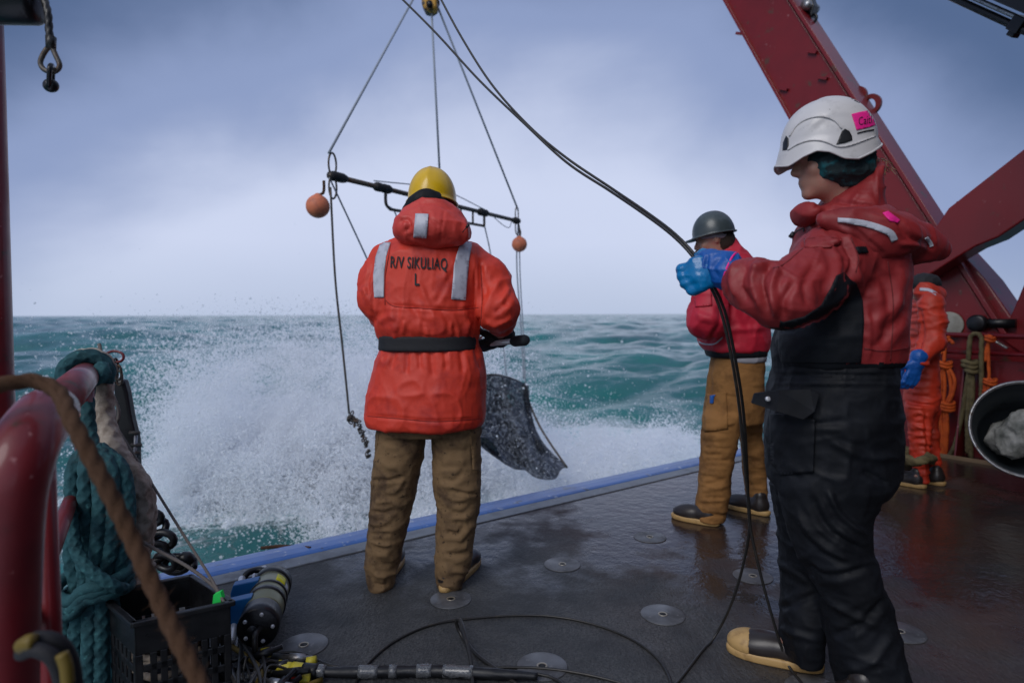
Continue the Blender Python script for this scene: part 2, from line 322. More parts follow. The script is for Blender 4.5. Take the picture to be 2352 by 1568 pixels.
class SDF:
    def __init__(s, h=0.008): s.h = h; s.p = []
    def _bb(s, pts, m): P = np.array([tuple(p) for p in pts]); return P.min(0)-m, P.max(0)+m
    def cone(s, a, b, ra, rb, k=0.03, op='add'):
        a = np.array(a, float); b = np.array(b, float); ba = b-a; L2 = ba@ba+1e-12
        def f(P):
            t = np.clip(((P-a)@ba)/L2, 0, 1); return np.linalg.norm(P-a-t[..., None]*ba, axis=-1)-(ra+(rb-ra)*t)
        s.p.append((f, *s._bb([a, b], max(ra, rb)+k+s.h*3), k, op)); return s
    def chain(s, pts, rs, k=0.03):
        for i in range(len(pts)-1): s.cone(pts[i], pts[i+1], rs[i], rs[i+1], k)
        return s
    def ell(s, c, r, k=0.03, rot=None, op='add'):
        c = np.array(c, float); r = np.array(r, float); R = np.eye(3) if rot is None else np.array(rot)
        def f(P):
            q = (P-c)@R; k0 = np.linalg.norm(q/r, axis=-1); k1 = np.linalg.norm(q/(r*r), axis=-1)+1e-9
            return k0*(k0-1)/k1
        s.p.append((f, c-r.max()-k-s.h*3, c+r.max()+k+s.h*3, k, op)); return s
    def box(s, c, r, rd=0.01, k=0.01, rot=None, op='add'):
        c = np.array(c, float); r = np.array(r, float)-rd; R = np.eye(3) if rot is None else np.array(rot)
        def f(P):
            q = np.abs((P-c)@R)-r
            return np.linalg.norm(np.maximum(q, 0), axis=-1)+np.minimum(q.max(-1), 0)-rd
        m = np.linalg.norm(r)+rd+k+s.h*3
        s.p.append((f, c-m, c+m, k, op)); return s
    def loft(s, rows, k=0.03, n=2.4, rd=0.012, op='add'):
        """rows: (z, cx, cy, half_x, half_y)"""
        A = np.array(sorted(rows), float); z = A[:, 0]
        zz = np.linspace(z[0], z[-1], 120); B = np.stack([np.interp(zz, z, A[:, j]) for j in range(1, 5)], 1)
        ker = np.hanning(11); ker /= ker.sum()
        for j in range(4): B[:, j] = np.convolve(np.pad(B[:, j], 5, mode='edge'), ker, 'valid')
        def f(P):
            Z = P[..., 2]; cx = np.interp(Z, zz, B[:, 0]); cy = np.interp(Z, zz, B[:, 1]); a = np.interp(Z, zz, B[:, 2]); b = np.interp(Z, zz, B[:, 3])
            x = np.abs(P[..., 0]-cx)/a; y = np.abs(P[..., 1]-cy)/b
            q = (x**n+y**n)**(1/n); d = (q-1)*np.minimum(a, b)
            e = np.maximum(z[0]-Z, Z-z[-1])
            dd = np.stack([d+rd, e+rd], -1)
            return np.linalg.norm(np.maximum(dd, 0), axis=-1)+np.minimum(dd.max(-1), 0)-rd
        lo = np.array([(A[:, 1]-A[:, 3]).min(), (A[:, 2]-A[:, 4]).min(), z[0]])-k-s.h*3
        hi = np.array([(A[:, 1]+A[:, 3]).max(), (A[:, 2]+A[:, 4]).max(), z[-1]])+k+s.h*3
        s.p.append((f, lo, hi, k, op)); return s
    def mesh(s):
        h = s.h; ad = [p for p in s.p if p[4] == 'add']
        lo = np.min([p[1] for p in ad], 0)-h*2; hi = np.max([p[2] for p in ad], 0)+h*2
        n = np.ceil((hi-lo)/h).astype(int)+1
        ax = [lo[i]+h*np.arange(n[i]) for i in range(3)]
        D = np.full(n, 1.0, dtype=np.float32)
        for f, a, b, k, op in s.p:
            i0 = np.clip(((a-lo)/h).astype(int), 0, n-1); i1 = np.clip(np.ceil((b-lo)/h).astype(int)+1, 1, n)
            if np.any(i1 <= i0): continue
            X, Y, Z = np.meshgrid(*[ax[i][i0[i]:i1[i]] for i in range(3)], indexing='ij')
            d = f(np.stack([X, Y, Z], -1)).astype(np.float32)
            S = D[i0[0]:i1[0], i0[1]:i1[1], i0[2]:i1[2]]
            if op == 'add':
                hh = np.clip(0.5+0.5*(S-d)/k, 0, 1); S[...] = S*(1-hh)+d*hh-k*hh*(1-hh)
            else:
                d = -d; hh = np.clip(0.5-0.5*(S-d)/k, 0, 1); S[...] = S*(1-hh)+d*hh+k*hh*(1-hh)
        # surface nets
        ins = D < 0
        c = ins[:-1, :-1, :-1].astype(np.int8)
        tot = sum(ins[dx:n[0]-1+dx, dy:n[1]-1+dy, dz:n[2]-1+dz].astype(np.int8) for dx in (0, 1) for dy in (0, 1) for dz in (0, 1))
        act = (tot > 0) & (tot < 8); I = np.argwhere(act)
        idx = np.full(act.shape, -1, np.int32); idx[tuple(I.T)] = np.arange(len(I))
        cor = [(dx, dy, dz) for dx in (0, 1) for dy in (0, 1) for dz in (0, 1)]
        val = {c_: D[I[:, 0]+c_[0], I[:, 1]+c_[1], I[:, 2]+c_[2]] for c_ in cor}
        acc = np.zeros((len(I), 3)); cnt = np.zeros(len(I))
        for a in cor:
            for j in range(3):
                if a[j] == 1: continue
                b = list(a); b[j] = 1; b = tuple(b); va, vb = val[a], val[b]; m = (va < 0) != (vb < 0)
                t = np.where(m, va/(va-vb+1e-20), 0); p = np.tile(np.array(a, float), (len(I), 1)); p[:, j] = t
                acc[m] += p[m]; cnt[m] += 1
        V = lo+h*(I+acc/np.maximum(cnt, 1)[:, None])
        F = []
        for j in range(3):
            sl0 = [slice(None)]*3; sl1 = [slice(None)]*3; sl0[j] = slice(0, -1); sl1[j] = slice(1, None)
            A0 = ins[tuple(sl0)]; A1 = ins[tuple(sl1)]; E = np.argwhere(A0 != A1)
            k1, k2 = [(1, 2), (2, 0), (0, 1)][j]
            ok = (E[:, k1] > 0) & (E[:, k2] > 0) & (E[:, k1] < n[k1]-1) & (E[:, k2] < n[k2]-1); E = E[ok]
            flip = A0[tuple(E.T)]
            def cell(o1, o2):
                q = E.copy(); q[:, k1] -= o1; q[:, k2] -= o2; return idx[tuple(q.T)]
            q = np.stack([cell(1, 1), cell(0, 1), cell(0, 0), cell(1, 0)], 1)
            q[~flip] = q[~flip][:, ::-1]; F.append(q)
        F = np.concatenate(F); F = F[(F >= 0).all(1)]
        return V, F
def vnormals(V, F):
    a, b, c, d = (V[F[:, i]] for i in range(4)); fn = np.cross(c-a, d-b)
    N = np.zeros_like(V)
    for i in range(4): np.add.at(N, F[:, i], fn)
    return N/(np.linalg.norm(N, axis=1)[:, None]+1e-12)
def smooth_v(V, F, it=2, lam=0.5):
    E = np.concatenate([F[:, [0, 1]], F[:, [1, 2]], F[:, [2, 3]], F[:, [3, 0]]])
    for _ in range(it):
        A = np.zeros_like(V); c = np.zeros(len(V))
        np.add.at(A, E[:, 0], V[E[:, 1]]); np.add.at(c, E[:, 0], 1); V = V+(A/np.maximum(c, 1)[:, None]-V)*lam
    return V
def cloth(S, noise=(), folds=(), it=2, seed=0, fx=None):
    """noise: (scale_xyz, amplitude, kind); folds: (px polyline, width_px, amplitude) as creases and ridges sculpted on the near side"""
    V, F = S.mesh(); V = smooth_v(V, F, it); N = vnormals(V, F)
    d = np.zeros(len(V))
    for i, (sc, amp, kind, *rng) in enumerate(noise):
        Q = V*np.array(sc); wob = vnoise(V*4+7, seed+50+i)*1.2; Q = Q+wob[:, None]
        n = (ridged(Q, seed+i)**4-0.2) if kind == 'r' else (vnoise(Q, seed+i)-0.5)
        if rng:
            (z0, z1, ft) = rng[0]; n = n*np.clip((V[:, 2]-z0)/ft+0.5, 0, 1)*np.clip((z1-V[:, 2])/ft+0.5, 0, 1)
        d += amp*n*(0.62 if kind == 'r' else 1.0)
    if folds:
        P = project(V); face = np.clip(((np.array(EYE)-V)*N).sum(1)/np.linalg.norm(np.array(EYE)-V, axis=1)*2.5+0.3, 0, 1)
        wv = (vnoise(V*25, seed+90)-0.5)
        for poly, w, amp in folds:
            poly = np.array([tuple(q) for q in spline([(x, y, 0) for x, y in poly], n=6)])[:, :2]
            dm = np.full(len(V), 1e9); tt = np.zeros(len(V)); n_ = len(poly)-1
            for i in range(n_):
                a, b = poly[i], poly[i+1]; ba = b-a; t = np.clip(((P-a)@ba)/(ba@ba+1e-9), 0, 1)
                q = np.linalg.norm(P-a-t[:, None]*ba, axis=1); m = q < dm; dm[m] = q[m]; tt[m] = (i+t[m])/n_
            taper = np.clip(np.sin(np.pi*np.clip(tt, 0.02, 0.98))*2.2, 0, 1)
            x = dm/(w*(1+0.5*wv)); d += face*taper*amp*(1.15*np.exp(-1.5*x)*(1-np.exp(-6*x-0.6))*1.3-0.35*np.exp(-(x-1.9)**2))
    V = V+N*d[:, None]
    if fx is not None: V = fx(V, N)
    return V, F
def bvh(V, F): return BVHTree.FromPolygons([tuple(v) for v in V], [tuple(int(i) for i in f) for f in F])
def cast(tree, x, y, off=0.004, lastd=None):
    dr = ray(x, y).normalized(); hit = tree.ray_cast(EYE, dr)
    if hit[0] is None: return None
    return hit[0]-dr*off
def decal(name, poly, VF, mat_, parent, sp=6.0, off=0.004, thick=0.003, org=None, holes=None, smooth=True):
    """a flat piece (tape, panel, print) laid on a sculpted surface; poly = outline or list of outlines"""
    tree = VF if isinstance(VF, BVHTree) else bvh(*VF)
    polys = poly if isinstance(poly[0][0], (tuple, list)) else [poly]
    v2 = []; ed = []
    for pl in polys:
        b = len(v2); n = 0
        for i in range(len(pl)):
            a = Vector(pl[i]); c = Vector(pl[(i+1) % len(pl)]); m = max(1, int((c-a).length/sp))
            for j in range(m): v2.append(a.lerp(c, j/m)); n += 1
        ed += [(b+i, b+(i+1) % n) for i in range(n)]
    xs = [v.x for v in v2]; ys = [v.y for v in v2]
    y = min(ys)+sp/2
    while y < max(ys):
        x = min(xs)+sp/2
        while x < max(xs): v2.append(Vector((x, y))); x += sp
        y += sp
    r_ = delaunay_2d_cdt(v2, ed, [], 2 if len(polys) > 1 else 1, 1e-4)
    P3 = [cast(tree, p.x, p.y, off) for p in r_[0]]
    faces = []
    for f in r_[2]:
        if any(P3[i] is None for i in f): continue
        ds = [(P3[i]-EYE).length for i in f]
        if max(ds)-min(ds) > 0.09: continue
        faces.append(tuple(f))
    used = sorted({i for f in faces for i in f}); mp_ = {i: k for k, i in enumerate(used)}
    if not used: return None
    vs = [P3[i] for i in used]; fs = [tuple(mp_[i] for i in f) for f in faces]
    # face the viewer side outwards
    a, b, c = (vs[i] for i in fs[len(fs)//2][:3])
    if (b-a).cross(c-a).dot(EYE-a) < 0: fs = [f[::-1] for f in fs]
    return obj(name, vs, fs, mat_, parent, smooth=smooth, solid=thick, org=org)
def strip(pts, w):
    """outline of a band of width w along a px polyline"""
    P = [Vector((p.x, p.y)) for p in spline([(x, y, 0) for x, y in pts], n=5)]; L = []; R = []
    for i, p in enumerate(P):
        t = (P[min(i+1, len(P)-1)]-P[max(i-1, 0)]).normalized(); n = Vector((-t.y, t.x)); ww = w if not isinstance(w, (list, tuple)) else np.interp(i/(len(P)-1), np.linspace(0, 1, len(w)), w)
        L.append(tuple(p+n*ww/2)); R.append(tuple(p-n*ww/2))
    return L+R[::-1]
def text_polys(body, x, y, size, sx=1.0, rot=0.0, bold=0.0, shear=0.0, fit=None):
    """outlines in px of a line of lettering, baseline-left at x, y"""
    cu = bpy.data.curves.new('t', 'FONT'); cu.body = body; cu.size = 1; cu.offset = bold; cu.shear = shear; cu.resolution_u = 3; cu.space_character = 1.0+max(bold, 0)*7
    o = bpy.data.objects.new('t', cu); me = o.to_mesh()
    bm = bmesh.new(); bm.from_mesh(me); o.to_mesh_clear()
    c, s_ = math.cos(rot), math.sin(rot)
    out = ([v.co.copy() for v in bm.verts], [tuple(v.index for v in f.verts) for f in bm.faces])
    bm.free(); bpy.data.objects.remove(o); bpy.data.curves.remove(cu)
    if fit: sx = fit/(size*max(p.x for p in out[0]))
    v = [Vector((x+(p.x*sx*size)*c+(p.y*size)*s_, y+(p.x*sx*size)*s_-(p.y*size)*c)) for p in out[0]]
    return v, out[1]
def lettering(name, lines, VF, mat_, parent, off=0.005, sp=5.0):
    tree = VF if isinstance(VF, BVHTree) else bvh(*VF); vs = []; fs = []
    for kw in lines:
        v2, f2 = text_polys(**kw)
        bm = bmesh.new(); bv = [bm.verts.new((p.x, p.y, 0)) for p in v2]
        for f in f2:
            try: bm.faces.new([bv[i] for i in f])
            except ValueError: pass
        bmesh.ops.triangulate(bm, faces=bm.faces[:])
        for _ in range(3):
            es = [e_ for e_ in bm.edges if e_.calc_length() > sp]
            if es:
                bmesh.ops.subdivide_edges(bm, edges=es, cuts=1); bmesh.ops.triangulate(bm, faces=[f for f in bm.faces if len(f.verts) > 3])
        bm.verts.index_update(); b = len(vs)
        P3 = [cast(tree, v.co.x, v.co.y, off) for v in bm.verts]
        ok = all(p is not None for p in P3)
        vs += [p if p is not None else EYE for p in P3]
        fs += [tuple(v.index+b for v in f.verts) for f in bm.faces if all(P3[v.index] is not None for v in f.verts)]
        bm.free()
    if fs:
        a, b_, c = (vs[i] for i in fs[0])
        if (b_-a).cross(c-a).dot(EYE-a) < 0: fs = [f[::-1] for f in fs]
    return obj(name, vs, fs, mat_, parent, smooth=False, solid=0.0015)

def head_sdf(S, c, f, u, s=1.0, neck_to=None, nose=True):
    c = Vector(c); f = Vector(f).normalized(); u = (Vector(u)-f*Vector(u).dot(f)).normalized(); r_ = f.cross(u)
    R = np.array([tuple(r_), tuple(f), tuple(u)]).T
    def p(x, y, z): return tuple(c+(r_*x+f*y+u*z)*s)
    S.ell(p(0, 0, 0.01), (0.076*s, 0.096*s, 0.105*s), 0.02, R)
    S.ell(p(0, 0.04, -0.06), (0.056*s, 0.058*s, 0.066*s), 0.02, R)
    S.ell(p(0, 0.077, -0.108), (0.024*s, 0.020*s, 0.018*s), 0.018, R)
    S.ell(p(0, 0.083, 0.030), (0.052*s, 0.016*s, 0.013*s), 0.012, R)
    for sg in (-1, 1):
        S.ell(p(sg*0.048, 0.062, -0.032), (0.022*s, 0.022*s, 0.024*s), 0.015, R)
        S.ell(p(sg*0.031, 0.101, 0.006), (0.016*s, 0.013*s, 0.011*s), 0.008, R, op='cut')
        S.ell(p(sg*0.031, 0.083, 0.006), (0.0125*s, 0.0125*s, 0.0125*s), 0.004, R)
        S.ell(p(sg*0.078, -0.008, -0.008), (0.009*s, 0.019*s, 0.031*s), 0.008, R)
    S.cone(p(0, 0.090, 0.012), p(0, 0.112, -0.030), 0.009*s, 0.0125*s, 0.010)
    S.ell(p(0, 0.102, -0.036), (0.018*s, 0.012*s, 0.009*s), 0.008, R)
    S.ell(p(0, 0.093, -0.064), (0.025*s, 0.010*s, 0.0065*s), 0.006, R)
    S.ell(p(0, 0.091, -0.077), (0.022*s, 0.010*s, 0.0075*s), 0.006, R)
    if neck_to is not None: S.cone(p(0, -0.012, -0.06), neck_to, 0.055*s, 0.062*s, 0.03)
def hand_sdf(S, wrist, fwd, palm_n, thumb, s=1.0, curl=1.2, rad=0.010, k=0.006, spread=0.021):
    """wrist point, direction to the knuckles, palm normal (side the fingers close to), thumb side direction"""
    w = Vector(wrist); f = Vector(fwd).normalized(); n = Vector(palm_n); n = (n-f*n.dot(f)).normalized(); t = f.cross(n)
    if t.dot(Vector(thumb)) < 0: t = -t
    R = np.array([tuple(t), tuple(f), tuple(n)]).T
    S.ell(tuple(w+f*0.05*s), (0.043*s, 0.052*s, 0.020*s), 0.015, R)
    for i in range(4):
        base = w+f*0.088*s+t*((1.5-i)*spread*s)
        L = [0.040, 0.045, 0.042, 0.033][i]*s; p = base; a = 0.25*curl
        S.cone(tuple(w+f*0.05*s+t*((1.5-i)*spread*0.8*s)), tuple(p), rad*1.1*s, rad*s, k)
        for j in range(3):
            d = f*math.cos(a)+n*math.sin(a); q = p+d*L*[1, 0.7, 0.55][j]
            S.cone(tuple(p), tuple(q), rad*s*(1-0.08*j), rad*s*(0.92-0.08*j), k); p = q; a += 0.85*curl
    p = w+f*0.022*s+t*0.032*s; d = (t*0.75+f*0.6+n*0.35*curl).normalized(); q = p+d*0.045*s
    S.cone(tuple(p), tuple(q), rad*1.5*s, rad*1.15*s, 0.012)
    d = (t*0.15+f*0.8+n*0.75*curl).normalized(); q2 = q+d*0.034*s; S.cone(tuple(q), tuple(q2), rad*1.15*s, rad*s, k)
def body_mesh(parent, head, f, u, J, s=1.0, hands=None, h=0.0075):
    """one continuous body: head, neck, trunk, limbs and five-fingered hands; J = joints"""
    S = SDF(h); head_sdf(S, head, f, u, s, tuple(J['neck']))
    nk, pv = Vector(J['neck']), Vector(J['pelvis']); ch = nk.lerp(pv, 0.38)
    S.cone(nk, ch, 0.06*s, 0.085*s, 0.04); S.cone(ch, nk.lerp(pv, 0.75), 0.085*s, 0.075*s, 0.04); S.cone(nk.lerp(pv, 0.75), pv, 0.075*s, 0.08*s, 0.04)
    for sd_ in ('l', 'r'):
        sh, el, wr, hp, kn, an, toe = (Vector(J[k+sd_]) for k in ('sh', 'el', 'wr', 'hp', 'kn', 'an', 'to'))
        S.cone(nk.lerp(sh, 0.3), sh, 0.06*s, 0.05*s, 0.03); S.cone(sh, el, 0.046*s, 0.036*s, 0.02); S.cone(el, wr, 0.037*s, 0.024*s, 0.02)
        S.cone(pv.lerp(hp, 0.6), hp, 0.07*s, 0.062*s, 0.02); S.cone(hp, kn, 0.062*s, 0.044*s, 0.02); S.cone(kn, an, 0.042*s, 0.033*s, 0.02); S.cone(an, an.lerp(toe, 0.4), 0.030*s, 0.018*s, 0.01)
        hf, hn, ht, cu = hands[sd_]
        hand_sdf(S, wr, hf, hn, ht, 0.80*s, cu, rad=0.0085, k=0.004)
    V, F = S.mesh(); V = smooth_v(V, F, 1, 0.4)
    return obj('body', V, F, M['skin'], parent)
def dome(c, f, u, a, b, hgt, rim, nt=72, nr=26, lift=None, over=1.0):
    """helmet shell: half widths a (side), b (fore-aft); rim(theta)-> (z below centre, outward flare)"""
    c = Vector(c); f = Vector(f).normalized(); u = (Vector(u)-f*Vector(u).dot(f)).normalized(); r_ = f.cross(u); vs = []
    for i in range(nr+1):
        for j in range(nt):
            th = 2*math.pi*j/nt; zr, fl = rim(th)
            t = i/nr; ph = t*math.pi/2
            if t <= 0.82:
                q = t/0.82; ph = q*math.pi/2; rr = math.sin(ph)**0.93; z = hgt*math.cos(ph)
                base = z; rad = rr
            else:
                q = (t-0.82)/0.18; base = zr*q; rad = 1.0+fl*q**1.5
            e = lift(th, t) if lift else 0.0
            p = c + (r_*math.sin(th)*(a*rad+e)) + (f*math.cos(th)*(b*rad+e)) + u*(base+(e*0.6 if t < 0.8 else 0))
            vs.append(p)
    fs = [(i*nt+j, (i+1)*nt+j, (i+1)*nt+(j+1) % nt, i*nt+(j+1) % nt) for i in range(nr) for j in range(nt)]
    q = fs[(nr//2)*nt]; n_ = (vs[q[1]]-vs[q[0]]).cross(vs[q[2]]-vs[q[0]])
    if n_.dot(vs[q[0]]-c) < 0: fs = [f[::-1] for f in fs]
    return vs, fs
def boot(parent, heel, toe, h_shaft=0.2, s=1.0, w=0.05, z=0.0, ht=0.0, cap=False):
    """rubber deck boot with a pale sole, heel and toe points on the sole line; ht lifts the heel"""
    h_ = Vector(heel); t_ = Vector(toe); h_.z = z; t_.z = z; d = (t_-h_).normalized(); L = (t_-h_).length; sd_ = d.cross(Vector((0, 0, 1)))
    R = np.array([tuple(sd_), tuple(d), (0, 0, 1)]).T
    S = SDF(0.006)
    a = h_+d*0.055*s
    S.cone(tuple(a+Vector((0, 0, 0.05))), tuple(a+Vector((0, 0, 0.06+h_shaft*0.5))), 0.040*s, 0.038*s, 0.02)
    S.ell(tuple(h_+d*0.06*s+Vector((0, 0, 0.055))), (0.046*s, 0.060*s, 0.05), 0.02, R)
    S.ell(tuple(h_+d*(L*0.52)+Vector((0, 0, 0.050))), (0.045*s, 0.085*s, 0.045), 0.03, R)
    S.ell(tuple(h_+d*(L-0.075*s)+Vector((0, 0, 0.042))), (0.051*s, 0.075*s, 0.042), 0.03, R)
    S.box(tuple(h_-Vector((0, 0, 0.3))+d*L/2), (0.2, 0.4, 0.3+0.002), 0.001, 0.003, R, op='cut')
    V, F = S.mesh(); V = smooth_v(V, F, 2)
    o = obj('boot', V, F, M['boot'], parent)
    if cap:
        S = SDF(0.006); S.ell(tuple(h_+d*(L-0.072*s)+Vector((0, 0, 0.042))), (0.054*s, 0.079*s, 0.047), 0.03, R)
        S.box(tuple(h_-Vector((0, 0, 0.3))+d*L/2), (0.2, 0.4, 0.3+0.002), 0.001, 0.003, R, op='cut')
        S.box(tuple(h_+d*(L-0.075-0.3)), (0.2, 0.3, 0.3), 0.001, 0.003, R, op='cut')
        V, F = S.mesh(); V = smooth_v(V, F, 2); obj('toe_cap', V, F, M['sole'], o)
    pts = []
    n = 44
    for i in range(n):
        th = 2*math.pi*i/n; y = math.cos(th); x = math.sin(th)
        yy = L/2+(L/2+0.004)*np.sign(y)*abs(y)**0.85; ww = (0.043+0.012*np.clip((yy/L-0.35)*2.2, 0, 1)+0.004*np.clip(0.4-yy/L, 0, 1))*s
        pts.append(h_+d*yy+sd_*ww*np.sign(x)*abs(x)**0.75)
    b = MB(); vs = []
    for k, (zz, gr) in enumerate(((0.001, 0.97), (0.006, 1.02), (0.022, 1.03), (0.028, 1.0), (0.030, 0.9))):
        c_ = h_+d*L/2; vs += [c_+(p-c_)*gr+Vector((0, 0, zz)) for p in pts]
    fs = [(k*n+i, k*n+(i+1) % n, (k+1)*n+(i+1) % n, (k+1)*n+i) for k in range(4) for i in range(n)]+[tuple(range(n))[::-1], tuple(4*n+i for i in range(n))]
    obj('sole', vs, fs, M['sole'], o)
    return o
def hyp(a, b): return (abs(a)**1.75+abs(b)**1.75)**(1/1.75)
def rows(lst, depth, bfac):
    """lst: (y_px, xl, xr[, half depth m][, depth]) -> loft rows"""
    out = []
    for q in lst:
        y, xl, xr = q[:3]; hb = q[3] if len(q) > 3 and q[3] is not None else None; d = q[4] if len(q) > 4 else depth
        c = W((xl+xr)/2, y, d); a = (xr-xl)/2*d/K
        b_ = hb if hb is not None else a*bfac; ml, mr = (W(xl, y, 1.0).x, W(xr, y, 1.0).x)
        lo_, hi_ = a*0.45, a
        for _ in range(30):
            m_ = (lo_+hi_)/2
            if hyp(m_, ml*b_)+hyp(m_, mr*b_) > (mr-ml)*d: hi_ = m_
            else: lo_ = m_
        a = lo_; cx = (ml*d+hyp(a, ml*b_)+mr*d-hyp(a, mr*b_))/2
        out.append((c.z, cx, c.y, a, b_))
    return out
# ------------------------------------------------------------------ the sea
rng = np.random.default_rng(7)
def fft_tile(N, L, wind, wdir, amp, seed, cut=0.0, chop=1.0):
    g = np.random.default_rng(seed); k1 = np.fft.fftfreq(N, L/N)*2*np.pi; kx, ky = np.meshgrid(k1, k1, indexing='ij'); k = np.hypot(kx, ky)+1e-9
    Lw = wind*wind/9.81; w = (math.cos(wdir), math.sin(wdir)); al = (kx*w[0]+ky*w[1])/k
    Ph = np.exp(-1/(k*Lw)**2)/k**4*(np.abs(al)**1.5)*np.where(al < 0, 0.25, 1.0)*np.exp(-(k*0.04)**2); Ph[0, 0] = 0; Ph[k < cut] = 0
    H = (g.normal(size=(N, N))+1j*g.normal(size=(N, N)))*np.sqrt(Ph)
    h = np.fft.ifft2(H).real; sc = amp/h.std(); Dx = np.fft.ifft2(-1j*kx/k*H).real*sc*chop; Dy = np.fft.ifft2(-1j*ky/k*H).real*sc*chop
    h = h*sc; d = L/N
    Jx = 1+np.gradient(Dx, d, axis=0); Jy = 1+np.gradient(Dy, d, axis=1); Jxy = np.gradient(Dx, d, axis=1)
    return h, Dx, Dy, Jx*Jy-Jxy*Jxy, L, N
def samp(A, L, N, x, y):
    u = np.mod(x/L*N, N); v = np.mod(y/L*N, N); i = np.floor(u).astype(int); j = np.floor(v).astype(int); fu = u-i; fv = v-j
    i %= N; j %= N; i1 = (i+1) % N; j1 = (j+1) % N
    return (A[i, j]*(1-fu)+A[i1, j]*fu)*(1-fv)+(A[i, j1]*(1-fu)+A[i1, j1]*fu)*fv
T1 = fft_tile(256, 73.0, 9.0, math.radians(-60), 0.56, 4, chop=1.1)
T2 = fft_tile(256, 17.3, 5.0, math.radians(-35), 0.06, 9, cut=1.1, chop=1.0)
def sea_at(x, y):
    r_ = np.hypot(x, y); f2 = np.clip(1.3-r_/160, 0, 1); f1 = np.clip(1.25-r_/2600, 0.15, 1)
    a = math.radians(23); xr = x*math.cos(a)-y*math.sin(a); yr = x*math.sin(a)+y*math.cos(a)
    h = samp(T1[0], 73.0, 256, x, y)*f1+samp(T2[0], 17.3, 256, xr, yr)*f2
    dx = samp(T1[1], 73.0, 256, x, y)*f1; dy = samp(T1[2], 73.0, 256, x, y)*f1
    ex = samp(T2[1], 17.3, 256, xr, yr)*f2; ey = samp(T2[2], 17.3, 256, xr, yr)*f2
    dx = dx+ex*math.cos(a)+ey*math.sin(a); dy = dy-ex*math.sin(a)+ey*math.cos(a)
    J = samp(T1[3], 73.0, 256, x, y)
    J2 = samp(T2[3], 17.3, 256, xr, yr)
    return h, dx, dy, J, J2
# the swell shouldering up against the stern where the trawl goes in
def mound(x, y): return 0.30*np.exp(-((x+3.0)/4.0)**2-((y-11.0)/3.0)**2)+0.2*np.exp(-((x-1.5)/3.0)**2-((y-11.5)/2.5)**2)
near_az = np.linspace(-62, 62, 640); far_az = np.linspace(66, 294, 70); az = np.radians(np.concatenate([near_az, far_az]))
rad = np.concatenate([np.linspace(3.5, 30, 330), np.geomspace(30.2, 9000, 460)])
AZ, RA = np.meshgrid(az, rad, indexing='ij'); X = RA*np.sin(AZ); Y = RA*np.cos(AZ)
h, dx, dy, J, J2 = sea_at(X, Y)
damp = np.clip((np.maximum(np.hypot(X, Y), 0)-3.5)/6, 0.1, 1)
Z = SEA+h*damp+mound(X, Y)
curv = -(RA**2)/(2*6.371e6)
V = np.stack([X+dx*damp, Y+dy*damp, Z+curv], -1).reshape(-1, 3)
na, nr = len(az), len(rad)
I = np.arange(na*nr).reshape(na, nr); I2 = np.concatenate([I, I[:1]], 0)
F = np.stack([I2[:-1, :-1], I2[:-1, 1:], I2[1:, 1:], I2[1:, :-1]], -1).reshape(-1, 4)
Pn = np.stack([X, Y, Z*0], -1).reshape(-1, 3)
def fbm(P, o=4, seed=0):
    a = 1.0; s = 0; t = 0
    for i in range(o): s = s+a*vnoise(P*2**i, seed+i*7); t += a; a *= 0.55
    return s/t
Xf, Yf = Pn[:, 0], Pn[:, 1]
big = fbm(Pn*0.45, 4, 3); fine = fbm(Pn*1.6, 4, 30)
churn = (np.exp(-((Xf+3.0)/4.4)**4-((Yf-10.8)/3.6)**4)*1.05+np.exp(-((Xf-1.6)/2.9)**4-((Yf-11.2)/2.6)**4)*1.0
         +0.75*np.exp(-((Xf-4.4)/2.6)**2-((Yf-12.8)/2.0)**2))
lee = np.exp(-((Xf+3.4)/3.2)**2-((Yf-8.4)/1.0)**2)*0.6
foam = np.clip(churn*1.3-0.30+(big-0.5)*1.5-lee, 0, 1)
cap = np.clip((0.66-J.reshape(-1))*2.2, 0, 1)*np.clip((big-0.40)*5, 0, 1)+np.clip((0.25-J2.reshape(-1))*1.2, 0, 0.6)*np.clip((fine-0.5)*5, 0, 1)*np.clip(1.3-np.hypot(Xf, Yf)/60, 0, 1)
foam = np.clip(foam+cap, 0, 1)
